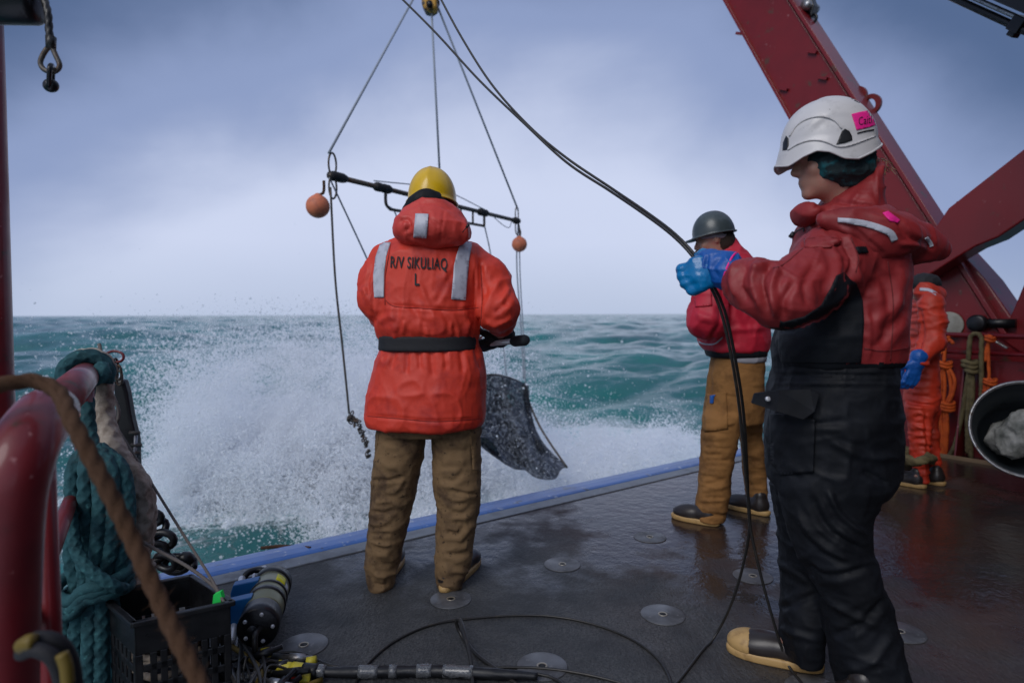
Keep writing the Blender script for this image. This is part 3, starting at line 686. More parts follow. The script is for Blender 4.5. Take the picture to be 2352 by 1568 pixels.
def sea_nodes(m, t, N, L, b, noise, remap):
    at = N.new('ShaderNodeAttribute'); at.attribute_name = 'foam'
    lace = N.new('ShaderNodeTexVoronoi'); lace.feature = 'DISTANCE_TO_EDGE'; lace.inputs['Scale'].default_value = 3.4
    tcn = [n for n in N if n.type == 'TEX_COORD'][0]
    wn_ = N.new('ShaderNodeTexNoise'); wn_.inputs['Scale'].default_value = 2.2; wn_.inputs['Detail'].default_value = 5; L.new(tcn.outputs['Object'], wn_.inputs['Vector'])
    mx = N.new('ShaderNodeMixRGB'); mx.inputs[0].default_value = 0.35; L.new(tcn.outputs['Object'], mx.inputs[1]); L.new(wn_.outputs['Color'], mx.inputs[2]); L.new(mx.outputs[0], lace.inputs['Vector'])
    br = noise(9, 8, 0.72)
    def mt(op, a, b_, clamp=False):
        n = N.new('ShaderNodeMath'); n.operation = op; n.use_clamp = clamp
        for i, v in enumerate((a, b_)):
            if isinstance(v, (int, float)): n.inputs[i].default_value = v
            else: L.new(v, n.inputs[i])
        return n.outputs[0]
    lc = remap(lace.outputs['Distance'], 0.0, 0.16, 0.30, -0.12)
    s = mt('ADD', mt('ADD', at.outputs['Fac'], mt('MULTIPLY', mt('SUBTRACT', br, 0.5), 1.3)), mt('MULTIPLY', lc, 1.0))
    gate = remap(at.outputs['Fac'], 0.02, 0.18)
    fm = mt('MULTIPLY', remap(s, 0.30, 0.62), gate, True)
    nz2 = noise(0.10, 3); nzf = remap(nz2, 0.35, 0.65)
    w1 = N.new('ShaderNodeMixRGB'); L.new(nzf, w1.inputs[0]); w1.inputs[1].default_value = (0.010, 0.095, 0.096, 1); w1.inputs[2].default_value = (0.020, 0.19, 0.175, 1)
    ae = N.new('ShaderNodeMixRGB'); L.new(mt('MULTIPLY', at.outputs['Fac'], 0.6), ae.inputs[0]); L.new(w1.outputs[0], ae.inputs[1]); ae.inputs[2].default_value = (0.05, 0.24, 0.25, 1)
    mc = N.new('ShaderNodeMixRGB'); L.new(fm, mc.inputs[0]); L.new(ae.outputs[0], mc.inputs[1]); fc = N.new('ShaderNodeMixRGB'); L.new(remap(noise(5.5, 9, 0.75, (1, 1, 1), 0.5), 0.38, 0.60), fc.inputs[0]); fc.inputs[1].default_value = (0.22, 0.42, 0.44, 1); fc.inputs[2].default_value = (0.86, 0.89, 0.92, 1); L.new(fc.outputs[0], mc.inputs[2])
    L.new(mc.outputs[0], b.inputs['Base Color'])
    rg = remap(fm, 0, 1, 0.16, 0.8); L.new(rg, b.inputs['Roughness']); b.inputs['IOR'].default_value = 1.33
    prev = None
    for sc, st, di, sx in ((1.6, 0.5, 0.10, (1, 1, 0.2)), (6.0, 0.5, 0.030, (1, 1.0, 0.3)), (26, 0.5, 0.008, (1, 1, 1))):
        bn = N.new('ShaderNodeBump'); bn.inputs['Strength'].default_value = st; bn.inputs['Distance'].default_value = di; L.new(noise(sc, 5, 0.6, sx, 0.4), bn.inputs['Height'])
        if prev: L.new(prev, bn.inputs['Normal'])
        prev = bn.outputs[0]
    bn = N.new('ShaderNodeBump'); bn.inputs['Strength'].default_value = 0.9; bn.inputs['Distance'].default_value = 0.06; L.new(fm, bn.inputs['Height']); L.new(prev, bn.inputs['Normal'])
    L.new(bn.outputs[0], b.inputs['Normal'])
M['sea'] = mat('sea_water', (0.01, 0.08, 0.08), 0.1, extra=sea_nodes)
sea = obj('sea', V, F, M['sea'], None, org=(0, 0, 0)); struct(sea)
fa = sea.data.attributes.new('foam', 'FLOAT', 'POINT'); fa.data.foreach_set('value', foam.astype(np.float32))

# ------------------------------------------------------------------ spray: real drops, as a point cloud
def gn_points(name):
    ng = bpy.data.node_groups.new(name, 'GeometryNodeTree')
    ng.interface.new_socket('Geometry', in_out='INPUT', socket_type='NodeSocketGeometry'); ng.interface.new_socket('Geometry', in_out='OUTPUT', socket_type='NodeSocketGeometry')
    a = ng.nodes.new('NodeGroupInput'); b = ng.nodes.new('NodeGroupOutput'); m = ng.nodes.new('GeometryNodeMeshToPoints')
    at = ng.nodes.new('GeometryNodeInputNamedAttribute'); at.data_type = 'FLOAT'; at.inputs[0].default_value = 'rad'
    sm = ng.nodes.new('GeometryNodeSetMaterial')
    ng.links.new(a.outputs[0], m.inputs['Mesh']); ng.links.new(at.outputs[0], m.inputs['Radius']); ng.links.new(m.outputs[0], sm.inputs[0]); ng.links.new(sm.outputs[0], b.inputs[0])
    return ng, sm
def drop_nodes(m, t, N, L, b, noise, remap):
    tr = N.new('ShaderNodeBsdfTranslucent'); tr.inputs[0].default_value = (0.95, 0.97, 1, 1); mx = N.new('ShaderNodeMixShader'); mx.inputs[0].default_value = 0.5
    out = [n for n in N if n.type == 'OUTPUT_MATERIAL'][0]; L.new(b.outputs[0], mx.inputs[1]); L.new(tr.outputs[0], mx.inputs[2]); L.new(mx.outputs[0], out.inputs[0])
M['drops'] = mat('white_spray_water', (0.95, 0.97, 1.0), 0.5, spec=0.3, extra=drop_nodes)
def cloud(name, P, R, label, cat):
    me = bpy.data.meshes.new(name); me.vertices.add(len(P)); o_ = P.mean(0)
    me.vertices.foreach_set('co', (P-o_).astype(np.float32).ravel()); a = me.attributes.new('rad', 'FLOAT', 'POINT'); a.data.foreach_set('value', R.astype(np.float32)); me.materials.append(M['drops'])
    o = bpy.data.objects.new(name, me); link(o, None, o_); ng, sm = gn_points(name); sm.inputs['Material'].default_value = M['drops']
    md = o.modifiers.new('points', 'NODES'); md.node_group = ng; o['kind'] = 'stuff'; o['label'] = label; o['category'] = cat
    return o
def sea_z(x, y): return SEA+sea_at(x, y)[0]*np.clip((np.hypot(x, y)-3.5)/6, 0.1, 1)+mound(x, y)
PP = []; RR = []
def jets(n, xr, yr, vup, vout, per, spread=0.25, bias=(0, 0), size=(0.0030, 0.0075), tmax=1.0, seed=0):
    g = np.random.default_rng(seed)
    for i in range(n):
        x0 = g.uniform(*xr); y0 = g.uniform(*yr); v = np.array([g.normal(bias[0], vout), g.normal(bias[1], vout), g.uniform(*vup)*g.uniform(0.55, 1)])
        tf = 2*v[2]/9.81; m = int(per*(0.5+v[2]/vup[1]))
        t0 = g.uniform(0.1, 1.0)*tf*tmax; t = np.clip(g.normal(t0, 0.17*tf, m), 0.0, tf)
        vv = v+g.normal(0, 1, (m, 3))*spread*np.linalg.norm(v)*g.uniform(0.4, 1.1); P = np.stack([x0+vv[:, 0]*t, y0+vv[:, 1]*t, np.zeros(m)], 1)
        P[:, 2] = sea_z(np.full(1, x0), np.full(1, y0))[0]-0.05+vv[:, 2]*t-4.9*t*t
        P = P+(vnoise(P*5+i, 3)[:, None]-0.5)*0.12
        PP.append(P); RR.append(np.exp(g.normal(math.log(size[0]*1.3), 0.42, m)).clip(0.0015, size[1]*2))
jets(620, (-5.2, -1.0), (9.0, 11.6), (4.6, 9.2), 0.75, 1050, 0.11, seed=1)
jets(560, (-5.3, -0.6), (8.9, 11.8), (2.8, 6.2), 0.9, 1000, 0.15, seed=2)
jets(130, (-3.2, 0.8), (9.0, 11.5), (2.0, 4.8), 0.9, 800, seed=3)
jets(330, (-0.8, 3.6), (9.4, 12.6), (1.4, 3.4), 0.8, 700, seed=4)
jets(160, (-5.6, 0.5), (8.0, 9.6), (0.8, 2.2), 0.6, 350, seed=5, size=(0.004, 0.009))
jets(60, (0.0, 1.7), (8.3, 9.3), (2.4, 4.2), 0.45, 900, seed=7)
jets(14, (0.5, 1.2), (7.5, 8.1), (1.8, 2.9), 0.3, 500, seed=9)
jets(60, (-2.6, -0.6), (7.0, 8.6), (1.6, 3.2), 0.5, 600, seed=8)
jets(14, (-5.0, -2.0), (10, 12), (7.0, 9.4), 1.0, 700, 0.32, seed=6)
P = np.concatenate(PP); R = np.concatenate(RR)
keep = (P[:, 2] > SEA-0.3) & (rng.random(len(P)) < np.clip(1.25-(P[:, 2]-0.35)*0.9, 0.05, 1)); keep &= (P[:, 1] > 5.6) & (rng.random(len(P)) < np.clip((1.6-P[:, 2])*1.1, 0, 1)); P = P[keep]; R = R[keep]
# clumps and gaps in the sheet of water
wq = P+0.25*(vnoise(P*2.1, 77)[:, None]-0.5)
cl = vnoise(wq*np.array([0.9, 0.5, 0.7])+5, 14)*0.30+ridged(wq*np.array([2.4, 1.2, 1.5])+9, 4)*0.22+vnoise(wq*np.array([7, 3, 6]), 8)*0.26+vnoise(wq*np.array([17, 8, 15]), 12)*0.26
kp = rng.random(len(P)) < np.clip((cl-0.37)*5.0, 0.04, 1)
R = R*(0.75+1.1*np.clip((cl-0.45)*4, 0, 1)); P = P[kp]; R = R[kp]
cloud('spray', P, R, 'white burst of sea spray thrown up behind the stern around the trawl gear', 'spray')
n = 6000; q = rng.random((n, 3)); Pf = np.stack([-7+q[:, 0]*9, 5.2+q[:, 1]*7.5, SEA+0.3+(q[:, 2]**1.8)*4.3], 1)
Rf = np.exp(rng.normal(math.log(0.0035), 0.35, n)); kp = rng.random(n) < np.exp(-((Pf[:, 0]+3.0)/3.4)**2-((Pf[:, 2]-SEA)/2.1)**2); cloud('flying_drops', Pf[kp], Rf[kp], 'scattered single drops of sea water hanging in the air over the stern', 'spray')

# the fine mist hanging in the plume
def mist_nodes(m, t, N, L, b, noise, remap):
    pv = N.new('ShaderNodeVolumePrincipled'); out = [n for n in N if n.type == 'OUTPUT_MATERIAL'][0]; N.remove(b)
    pv.inputs['Color'].default_value = (0.97, 0.98, 1, 1); pv.inputs['Anisotropy'].default_value = 0.0
    mp_ = remap(noise(1.1, 5, 0.62, (1, 0.8, 0.8), 0.6), 0.46, 0.68, 0.0, 1.5); L.new(mp_, pv.inputs['Density']); L.new(pv.outputs[0], out.inputs['Volume'])
M['mist'] = mat('sea_mist', (1, 1, 1), 0.5, extra=mist_nodes)
S = SDF(0.25)
for cx_, cy_, cz_, r_ in ((-4.6, 10.2, -0.9, 1.2), (-3.6, 10.0, -0.65, 1.3), (-2.7, 10.0, -0.7, 1.25), (-1.7, 9.8, -0.8, 1.15), (-0.6, 9.8, -1.2, 0.8), (0.6, 9.6, -1.35, 0.7), (1.8, 11.0, -1.35, 0.75), (-3.4, 10.2, 0.1, 0.7)): S.ell((cx_, cy_, cz_), (r_, r_, r_), 0.5)
V_, F_ = S.mesh(); mo = obj('spray_mist', V_, F_, M['mist'], None); struct(mo, 'stuff'); mo['label'] = 'soft white mist inside the burst of spray behind the stern'; mo['category'] = 'mist'
# ------------------------------------------------------------------ the after deck
def deck_nodes(m, t, N, L, b, noise, remap):
    def mt(op, a, b_, clamp=False):
        n = N.new('ShaderNodeMath'); n.operation = op; n.use_clamp = clamp
        for i, v in enumerate((a, b_)):
            if isinstance(v, (int, float)): n.inputs[i].default_value = v
            else: L.new(v, n.inputs[i])
        return n.outputs[0]
    geo = N.new('ShaderNodeNewGeometry')
    du = N.new('ShaderNodeVectorMath'); du.operation = 'DOT_PRODUCT'; L.new(geo.outputs['Position'], du.inputs[0]); du.inputs[1].default_value = U
    uu = du.outputs['Value']
    dv = N.new('ShaderNodeVectorMath'); dv.operation = 'DOT_PRODUCT'; L.new(geo.outputs['Position'], dv.inputs[0]); dv.inputs[1].default_value = VV
    vv_ = remap(dv.outputs['Value'], 1.7, 2.9, 0.0, 0.10)
    big_ = noise(0.9, 5, 0.6); med = noise(5, 5, 0.65)
    # standing water lies to starboard and in worn hollows
    wet = remap(mt('ADD', mt('ADD', big_, mt('MULTIPLY', med, 0.35)), mt('ADD', mt('MULTIPLY', vv_, remap(uu, 0.9, 1.8)), remap(uu, 0.8, 3.6, -0.10, 0.26))), 0.72, 0.84)
    c1 = N.new('ShaderNodeMixRGB'); L.new(remap(med, 0.35, 0.65), c1.inputs[0]); c1.inputs[1].default_value = (0.028, 0.029, 0.030, 1); c1.inputs[2].default_value = (0.080, 0.080, 0.080, 1)
    gr = noise(110, 3, 0.7); c2 = N.new('ShaderNodeMixRGB'); L.new(remap(gr, 0.42, 0.64), c2.inputs[0]); L.new(c1.outputs[0], c2.inputs[1]); c2.inputs[2].default_value = (0.024, 0.026, 0.028, 1)
    # brown patches mixed over the grey, stronger to starboard
    brown_mask = mt('MULTIPLY', remap(uu, 1.5, 2.9), remap(noise(1.6, 6, 0.65), 0.36, 0.60))
    c3 = N.new('ShaderNodeMixRGB'); L.new(mt('MULTIPLY', brown_mask, 0.85), c3.inputs[0]); L.new(c2.outputs[0], c3.inputs[1]); c3.inputs[2].default_value = (0.062, 0.028, 0.018, 1)
    c4 = N.new('ShaderNodeMixRGB'); L.new(mt('MULTIPLY', wet, 0.45), c4.inputs[0]); L.new(c3.outputs[0], c4.inputs[1]); c4.inputs[2].default_value = (0.012, 0.009, 0.008, 1)
    # pale scuffs
    sc = remap(noise(3.0, 8, 0.75, (1, 4, 1), 0.6), 0.62, 0.70); c5 = N.new('ShaderNodeMixRGB'); L.new(mt('MULTIPLY', sc, 0.35), c5.inputs[0]); L.new(c4.outputs[0], c5.inputs[1]); c5.inputs[2].default_value = (0.16, 0.16, 0.17, 1)
    L.new(c5.outputs[0], b.inputs['Base Color'])
    L.new(remap(wet, 0, 1, 0.66, 0.15), b.inputs['Roughness'])
    bn = N.new('ShaderNodeBump'); bn.inputs['Distance'].default_value = 0.007; L.new(remap(wet, 0, 1, 1.0, 0.08), bn.inputs['Strength']); L.new(noise(70, 3, 0.6, (1, 0.45, 1)), bn.inputs['Height'])
    b2 = N.new('ShaderNodeBump'); b2.inputs['Distance'].default_value = 0.012; b2.inputs['Strength'].default_value = 0.35; L.new(noise(14, 4, 0.6), b2.inputs['Height']); L.new(bn.outputs[0], b2.inputs['Normal'])
    L.new(b2.outputs[0], b.inputs['Normal'])
M['deck'] = mat('wet_grey_non_skid_deck', (0.05, 0.055, 0.06), 0.5, extra=deck_nodes)
M['deckplate'] = mat('tie_down_plate_grey_paint', (0.105, 0.108, 0.115), 0.5, var=[((0.05, 0.05, 0.053), 9, 0.42, 0.65), ((0.16, 0.155, 0.16), 50, 0.6, 0.7)], bump=[(60, 0.3, 0.002)], rvar=(7, 0.35, 0.65, 0.3, 0.6))
M['brightring'] = mat('worn_bronze_socket_ring', (0.38, 0.34, 0.27), 0.35, metal=0.6)
M['hole'] = mat('dark_socket', (0.004, 0.004, 0.004), 0.6)
M['bluepaint'] = mat('scuffed_blue_rubbing_strake', (0.040, 0.13, 0.40), 0.32, var=[((0.025, 0.09, 0.30), 4, 0.45, 0.65), ((0.36, 0.40, 0.48), 14, 0.62, 0.67, (1, 1, 1)), ((0.03, 0.05, 0.10), 9, 0.60, 0.66)], bump=[(30, 0.2, 0.004)])
M['edge'] = mat('grey_blue_deck_edge_paint', (0.13, 0.145, 0.165), 0.4, var=[((0.07, 0.075, 0.085), 10, 0.45, 0.65), ((0.26, 0.26, 0.27), 30, 0.62, 0.7)], bump=[(40, 0.3, 0.002)])
M['hull'] = mat('dark_blue_hull_paint', (0.02, 0.05, 0.16), 0.4)
b = MB(); UL, UR, VA, VF_ = -0.35, 6.1, 2.93, -9.0
b.box(UV((UL+UR)/2, (VA+VF_)/2, -0.06), U*(UR-UL)/2, VV*(VA-VF_)/2, (0, 0, 0.06))
deck = b.build('deck', M['deck'], smooth=False); struct(deck)
b = MB(); b.box(UV((UL+UR)/2, VA+0.055+0.002, -0.0615), U*(UR-UL)/2, VV*0.055, (0, 0, 0.0675)); b.build('deck_edge_strip', M['edge'], deck, smooth=False, bevel=0.004)
# the rubbing strake: a sloping half round that rolls over the edge
prof = [(3.042, 0.004), (3.052, 0.008), (3.08, 0.010), (3.16, 0.006), (3.24, -0.006), (3.30, -0.024), (3.332, -0.045), (3.345, -0.09), (3.348, -0.20), (3.33, -0.32), (3.042, -0.32)]
poly = [UV(UL-0.6, v_, z_) for v_, z_ in prof]; b = MB(); b.prism(poly, U*(UR-UL+1.6)); ns = b.build('rubbing_strake', M['bluepaint'], deck, smooth=False)
md = ns.modifiers.new('b', 'BEVEL'); md.width = 0.012; md.segments = 3; md.limit_method = 'ANGLE'; md.angle_limit = 0.2
b = MB(); b.box(UV((UL+UR)/2, 3.12, -1.8), U*((UR-UL)/2+0.4), VV*0.05, (0, 0, 1.49)); struct(b.build('transom', M['hull'], smooth=False))
# tie-down plates on a two foot grid
o0 = Vector((0.085*CAMH, 1425/810*CAMH*1.0, 0)); o0 = G(1245, 1530)
ga = (G(1034, 1375)-G(1245, 1530)); gb = (G(1522, 1412)-G(1245, 1530)); gs = 0.61; ga = VV*gs; gb = U*gs
disc = MB(); disc.lathe((0, 0, 0.0005), (0, 0, 1), [(0, 0.086), (0.002, 0.086), (0.003, 0.083), (0.003, 0.001)], 40)
ring = MB(); ring.lathe((0, 0, 0.0035), (0, 0, 1), [(0, 0.019), (0.002, 0.018), (0.002, 0.014), (-0.0002, 0.0125), (-0.0002, 0.0125)], 24)
hole = MB(); hole.lathe((0, 0, 0.0038), (0, 0, 1), [(0, 0.0125), (0.0004, 0.0123), (0.0004, 0.001)], 20)
dm = rm_ = hm = None
for i in range(-3, 5):
    for j in range(-3, 10):
        c = o0+ga*i+gb*j; u_ = c.dot(U); v_ = c.dot(VV)
        if not (UL+0.15 < u_ < UR-0.25 and -2.0 < v_ < VA-0.02): continue
        if v_ > VA-0.14: continue
        if c.y < 0.3 or (u_ > 3.1): continue
        dpl = bpy.data.objects.new('tie_down_plate', None)
        if dm is None:
            p0 = obj('tie_down_plate', disc.v, disc.f, M['deckplate'], None, org=(0, 0, 0)); r0 = obj('socket_ring', ring.v, ring.f, M['brightring'], None, org=(0, 0, 0)); h0 = obj('socket_hole', hole.v, hole.f, M['hole'], None, org=(0, 0, 0))
            dm, rm_, hm = p0.data, r0.data, h0.data
            for q in (p0, r0, h0): bpy.data.objects.remove(q)
        bpy.data.objects.remove(dpl)
        p0 = bpy.data.objects.new('tie_down_plate', dm); COL.objects.link(p0); p0.parent = deck; p0.location = c-ORG[deck.name]; p0.rotation_euler.z = i*1.3+j
        for nm, me_ in (('socket_ring', rm_), ('socket_hole', hm)):
            q = bpy.data.objects.new(nm, me_); COL.objects.link(q); q.parent = p0
# ------------------------------------------------------------------ starboard bulwark, rails and pedestal of the A-frame
UW = 5.96
b = MB(); b.box(UV(UW+0.12, -3.0, 0.40), U*0.02, VV*6.1, (0, 0, 0.40)); 
bw = thing('bulwark', 'dark red steel bulwark with pipe rails along the starboard side of the deck', 'bulwark', UV(UW, 1.0))
b.build('bulwark_plate', M['redpaint'], bw, smooth=False)
for k in range(8):
    b = MB(); v0 = 2.9-k*0.95; b.prism([UV(UW-0.10, v0, 0.001), UV(UW+0.098, v0, 0.001), UV(UW+0.098, v0, 0.78), UV(UW+0.05, v0, 0.78)], VV*0.012); b.build('stay_plate', M['redpaint'], bw, smooth=False)
for zz, rr in ((1.005, 0.022), (0.865, 0.018)):
    MB().tube([UV(UW, 3.0, zz), UV(UW, -7, zz)], rr, 12).build('rail_pipe', M['redpaint'], bw)
for k in range(6): MB().tube([UV(UW+0.05, 2.6-k*1.6, 0.79), UV(UW, 2.6-k*1.6, 1.0)], 0.018, 10).build('stanchion', M['redpaint'], bw)
b = MB(); b.box(UV(UW-0.12, -3, 0.012), U*0.02, VV*5.9, (0, 0, 0.012)); b.build('batten', M['khakiwood'], bw, smooth=False)

def on_plane_u(x, y, u0):
    r_ = ray(x, y); t = (u0-EYE.dot(U))/r_.dot(U); return EYE+r_*t
af = thing('a_frame', 'huge deep red steel A-frame leaning out over the stern, with its side strut', 'a-frame', UV(UW+0.4, 2.4))
ped = [(2262, 640), (2352, 770), (2480, 930), (2480, 1060), (2060, 1040), (2066, 640), (2100, 560), (2190, 560)]
UP = 6.22
b = MB(); b.prism([on_plane_u(x, y, UP) for x, y in ped], U*0.45); b.build('pedestal', M['frame_red'], af, smooth=False, bevel=0.015)
# leg: box girder; inboard side face at u=UP-0.05
leg_l = [(1660, -10), (1597, -120)]
A = lambda x, y: on_plane_u(x, y, UP-0.06)
pl = [(1551, -200), (2093, 770), (2303, 770), (1684, -200)]
b = MB(); b.prism([A(*q) for q in pl], U*0.26); leg_o = b.build('leg', M['frame_red'], af, smooth=False, bevel=0.02)
# flanges proud of the side face, and the fore plate that catches the sky
def seg_on(u0, p, q, w, ext, name, mat_=None, par=None):
    p3, q3 = on_plane_u(*p, u0), on_plane_u(*q, u0); d = (q3-p3).normalized(); n_ = d.cross(U).normalized()
    b = MB(); b.prism([p3-n_*w/2, q3-n_*w/2, q3+n_*w/2, p3+n_*w/2], U*ext); return b.build(name, mat_ or M['frame_red'], par or af, smooth=False, bevel=0.004)
seg_on(UP-0.10, (1551, -200), (2095, 775), 0.03, 0.33, 'flange')
seg_on(UP-0.10, (1688, -200), (2306, 768), 0.035, 0.34, 'flange')
# strut (near the camera, running forward and up)
US = UP-0.34
st = [(2065, 560), (2150, 520), (2178, 478), (2352, 342), (2520, 212), (2958, -125), (2958, 170), (2520, 420), (2352, 505), (2292, 545), (2240, 566), (2200, 590), (2120, 640), (2075, 645)]
b = MB(); b.prism([on_plane_u(x, y, US) for x, y in st], U*0.26); b.build('strut', M['frame_red'], af, smooth=False, bevel=0.012)
fr = [(2352, 652), (2330, 705), (2309, 752), (2300, 780), (2470, 900), (2470, 500)]
b = MB(); b.prism([on_plane_u(x, y, UP-0.02) for x, y in fr], U*0.3); b.build('buttress', M['frame_red'], af, smooth=False, bevel=0.012)
b = MB(); b.box(UV(US+0.13, 0.22, 2.0), U*0.12, VV*0.10, (0, 0, 2.01)); b.build('king_post', M['frame_red'], af, smooth=False, bevel=0.01)
# pads
def pad(x, y, r_px, name='bearing_pad'):
    c = on_plane_u(x, y, UP-0.068); d = c.y; b = MB(); b.lathe(c, -U, [(0, r_px*d/K), (0.015, r_px*d/K), (0.02, r_px*d/K*0.93), (0.02, 0.001)], 28); return b.build(name, M['padgrey'], af)
pad(2180, 746, 30); pad(2100, 612, 29)
# hinge pin, block and bolts at the foot of the leg
c = on_plane_u(2248, 742, UP-0.1)
b = MB(); b.lathe(c, -U, [(0, 0.07), (0.06, 0.07), (0.07, 0.05), (0.07, 0.001)], 20); b.box(c+U*0.02+VV*-0.1+Vector((0, 0, 0.0)), VV*0.14, U*0.03, (0, 0, 0.035)); b.build('hinge_pin', M['blackpaint'], af)
seg_on(UP-0.12, (2262, 770), (2312, 800), 0.015, 0.05, 'grease_pipe', M['steel'])
# lugs on the forward face
def lug(x, y, ang, par=af):
    c = on_plane_u(x, y, UP+0.2); R0 = 0.10; ax = -U
    f_ = -VV; up_ = Vector((0, 0, 1)); ca, sa = math.cos(ang), math.sin(ang)
    e1 = (f_*ca+up_*sa); e2 = (-f_*sa+up_*ca)
    n = 20; outer = [c+(e1*math.cos(t)+e2*math.sin(t))*R0 for t in [math.pi*i/n-math.pi/2 for i in range(n+1)]]
    outer = [c+e1*(-0.28)-e2*0.13]+outer+[c+e1*(-0.28)+e2*0.13]
    m = len(outer); inner = [c+(e1*math.cos(t)*0.048+e2*math.sin(t)*0.062) for t in [2*math.pi*i/m-math.pi*0.8 for i in range(m)]]
    vs = []; 
    for off in (0, 0.035): vs += [p+U*off for p in outer]+[p+U*off for p in inner]
    fs = []
    for i in range(m):
        j = (i+1) % m
        fs += [(i, j, m+j, m+i)[::-1], (2*m+i, 2*m+j, 3*m+j, 3*m+i), (i, j, 2*m+j, 2*m+i), (m+i, m+j, 3*m+j, 3*m+i)[::-1]]
    return obj('lifting_lug', vs, fs, M['frame_red'], par, smooth=False, bevel=0.005)
fwd_sign = 1
lug(1966, 222, math.radians(42)); lug(1998, 240, math.radians(28))
# small welded clips on the side face and the block above
for (x, y, a_) in ((1700, 78, 1), (1800, 205, 1), (1866, 120, 1), (1890, 180, 1), (2212, 470, 1)):
    c = on_plane_u(x, y, UP-0.075); b = MB(); b.box(c, VV*0.045+Vector((0, 0, 0.02)), U*0.02, Vector((0, 0, 0.012))-VV*0.006); b.build('cable_clip', M['frame_red'], af, smooth=False)
bk = thing('snatch_block', 'black snatch block shackled to the upper part of the red A-frame leg', 'block', on_plane_u(1850, 20, UP))
c = on_plane_u(1846, 8, UP+0.1)
up_ = Vector((0, 0, 1))
b = MB(); b.prism([on_plane_u(x, y, UP+0.05) for x, y in ((1812, -60), (1842, -12), (1862, 40), (1869, 12), (1862, -8), (1850, -60))], U*0.10); b.build('cheek', M['blackpaint'], bk, smooth=False, bevel=0.01)
cc = on_plane_u(1866, 44, UP+0.10); b = MB(); e1 = Vector((0, 0, 1)).cross(U)
b.tube([cc+(e1*math.cos(t)+up_*math.sin(t))*0.045 for t in np.linspace(0, 2*math.pi, 16)[:-1]], 0.014, 8, close=True); b.build('shackle', M['blackpaint'], bk)
b = MB(); b.lathe(on_plane_u(1849, 10, UP+0.0), U, [(0, 0.05), (0.2, 0.05), (0.2, 0.001)], 16); b.build('sheave_pin', M['steel'], bk)
# ------------------------------------------------------------------ deckhouse and overhang, unseen, added to shade the starboard deck and people
M['house'] = mat('dark_shading_house_paint', (0.09, 0.045, 0.045), 0.5, bump=[(20, 0.2, 0.004)], var=[((0.06, 0.03, 0.03), 3, 0.4, 0.7)])  # kept dark so the unseen house shades the deck
hs = thing('shading_deckhouse', 'added dark after end of the deckhouse with its overhanging deck, behind the work party', 'shading_deckhouse', UV(3.6, -1.6))
b = MB(); b.box(UV(3.9, -3.2, 2.6), U*2.9, VV*2.0, (0, 0, 2.6)); b.build('wall', M['house'], hs, smooth=False)
b = MB(); b.box(UV(3.9, -2.4, 4.1), U*2.95, VV*2.7, (0, 0, 0.08)); b.build('overhang', M['house'], hs, smooth=False)
for u_ in (2.2, 4.6): 
    b = MB(); b.box(UV(u_, -1.19, 1.05), U*0.38, VV*0.03, (0, 0, 0.95)); d_ = b.build('door', M['redpaint'], hs, smooth=False, bevel=0.02)
    MB().tube([UV(u_+0.25, -1.12, 0.95), UV(u_+0.25, -1.12, 1.15)], 0.014, 8).build('handle', M['steel'], d_)
# black pipes at the upper right
bm_ = thing('pipe_rack', 'dark overhead steel boom with pipes and a clamp crossing the upper right corner', 'boom', W(2300, 30, 3.4))
p0, p1 = on_plane_u(1824, -171, UP+0.05), W(2900, 320, 3.2)
d_ = (p1-p0).normalized(); sd_ = d_.cross(Vector((0, 0, 1))).normalized(); up2 = sd_.cross(d_)
MB().tube([p0, p1], 0.026, 16).build('pipe', M['blackpaint'], bm_)
MB().tube([p0+up2*0.05, p1+up2*0.05], 0.017, 12).build('pipe', M['steel'], bm_)
b = MB(); b.box((p0+p1)/2+up2*0.17+sd_*0.03, d_*(p1-p0).length/2, sd_*0.1, up2*0.07); b.build('boom', M['blackpaint'], bm_, smooth=False, bevel=0.01)
lo_, hi_ = 0.0, 1.0
for _ in range(30):
    m_ = (lo_+hi_)/2
    if project([tuple(p0.lerp(p1, m_))])[0][0] < 2338: lo_ = m_
    else: hi_ = m_
c = p0.lerp(p1, lo_); b = MB(); b.box(c+up2*0.02, d_*0.05, sd_*0.045, up2*0.05); b.box(c-up2*0.04, d_*0.03, sd_*0.03, up2*0.022); b.build('clamp', M['blackpaint'], bm_, smooth=False, bevel=0.006)
MB().tube([p1-Vector((0, 0, 0.02)), Vector((p1.x, p1.y, 0.0))], 0.05, 14).build('crutch', M['blackpaint'], bm_)

# ------------------------------------------------------------------ trawl spreader bar, floats, bridles
B0, B1 = W(756, 402, 5.5), W(1190, 508, 8.4)
bar = thing('spreader_bar', 'long dark steel spreader bar of the trawl slung in the air over the stern', 'spreader bar', B0)
ax = (B1-B0).normalized(); upb = Vector((0, 0, 1))
MB().tube([B0, B0+ax*(B1-B0).length], 0.024, 12).build('bar', M['darksteel'], bar)
def barp(t): return B0.lerp(B1, t)
def bar_t(x):
    lo, hi = 0.0, 1.0
    for _ in range(40):
        m_ = (lo+hi)/2
        if project([tuple(barp(m_))])[0][0] < x: lo = m_
        else: hi = m_
    return lo
t0, t1 = bar_t(886), bar_t(1112)
dn = Vector((0, 0, -1))
lower = [barp(t0), barp(t0)+dn*0.14, barp(t0)+dn*0.19+ax*0.06, barp(t1)+dn*0.16-ax*0.02, barp(t1)+dn*0.15, barp(t1)]
MB().tube(spline(lower[:3], n=4)+spline(lower[3:], n=4), 0.016, 8).build('truss_rail', M['darksteel'], bar)
for tt in (0.25, 0.5, 0.72, 0.86):
    q = barp(t0+(t1-t0)*tt); MB().tube([q, q+dn*0.165], 0.012, 8).build('truss_strut', M['darksteel'], bar)
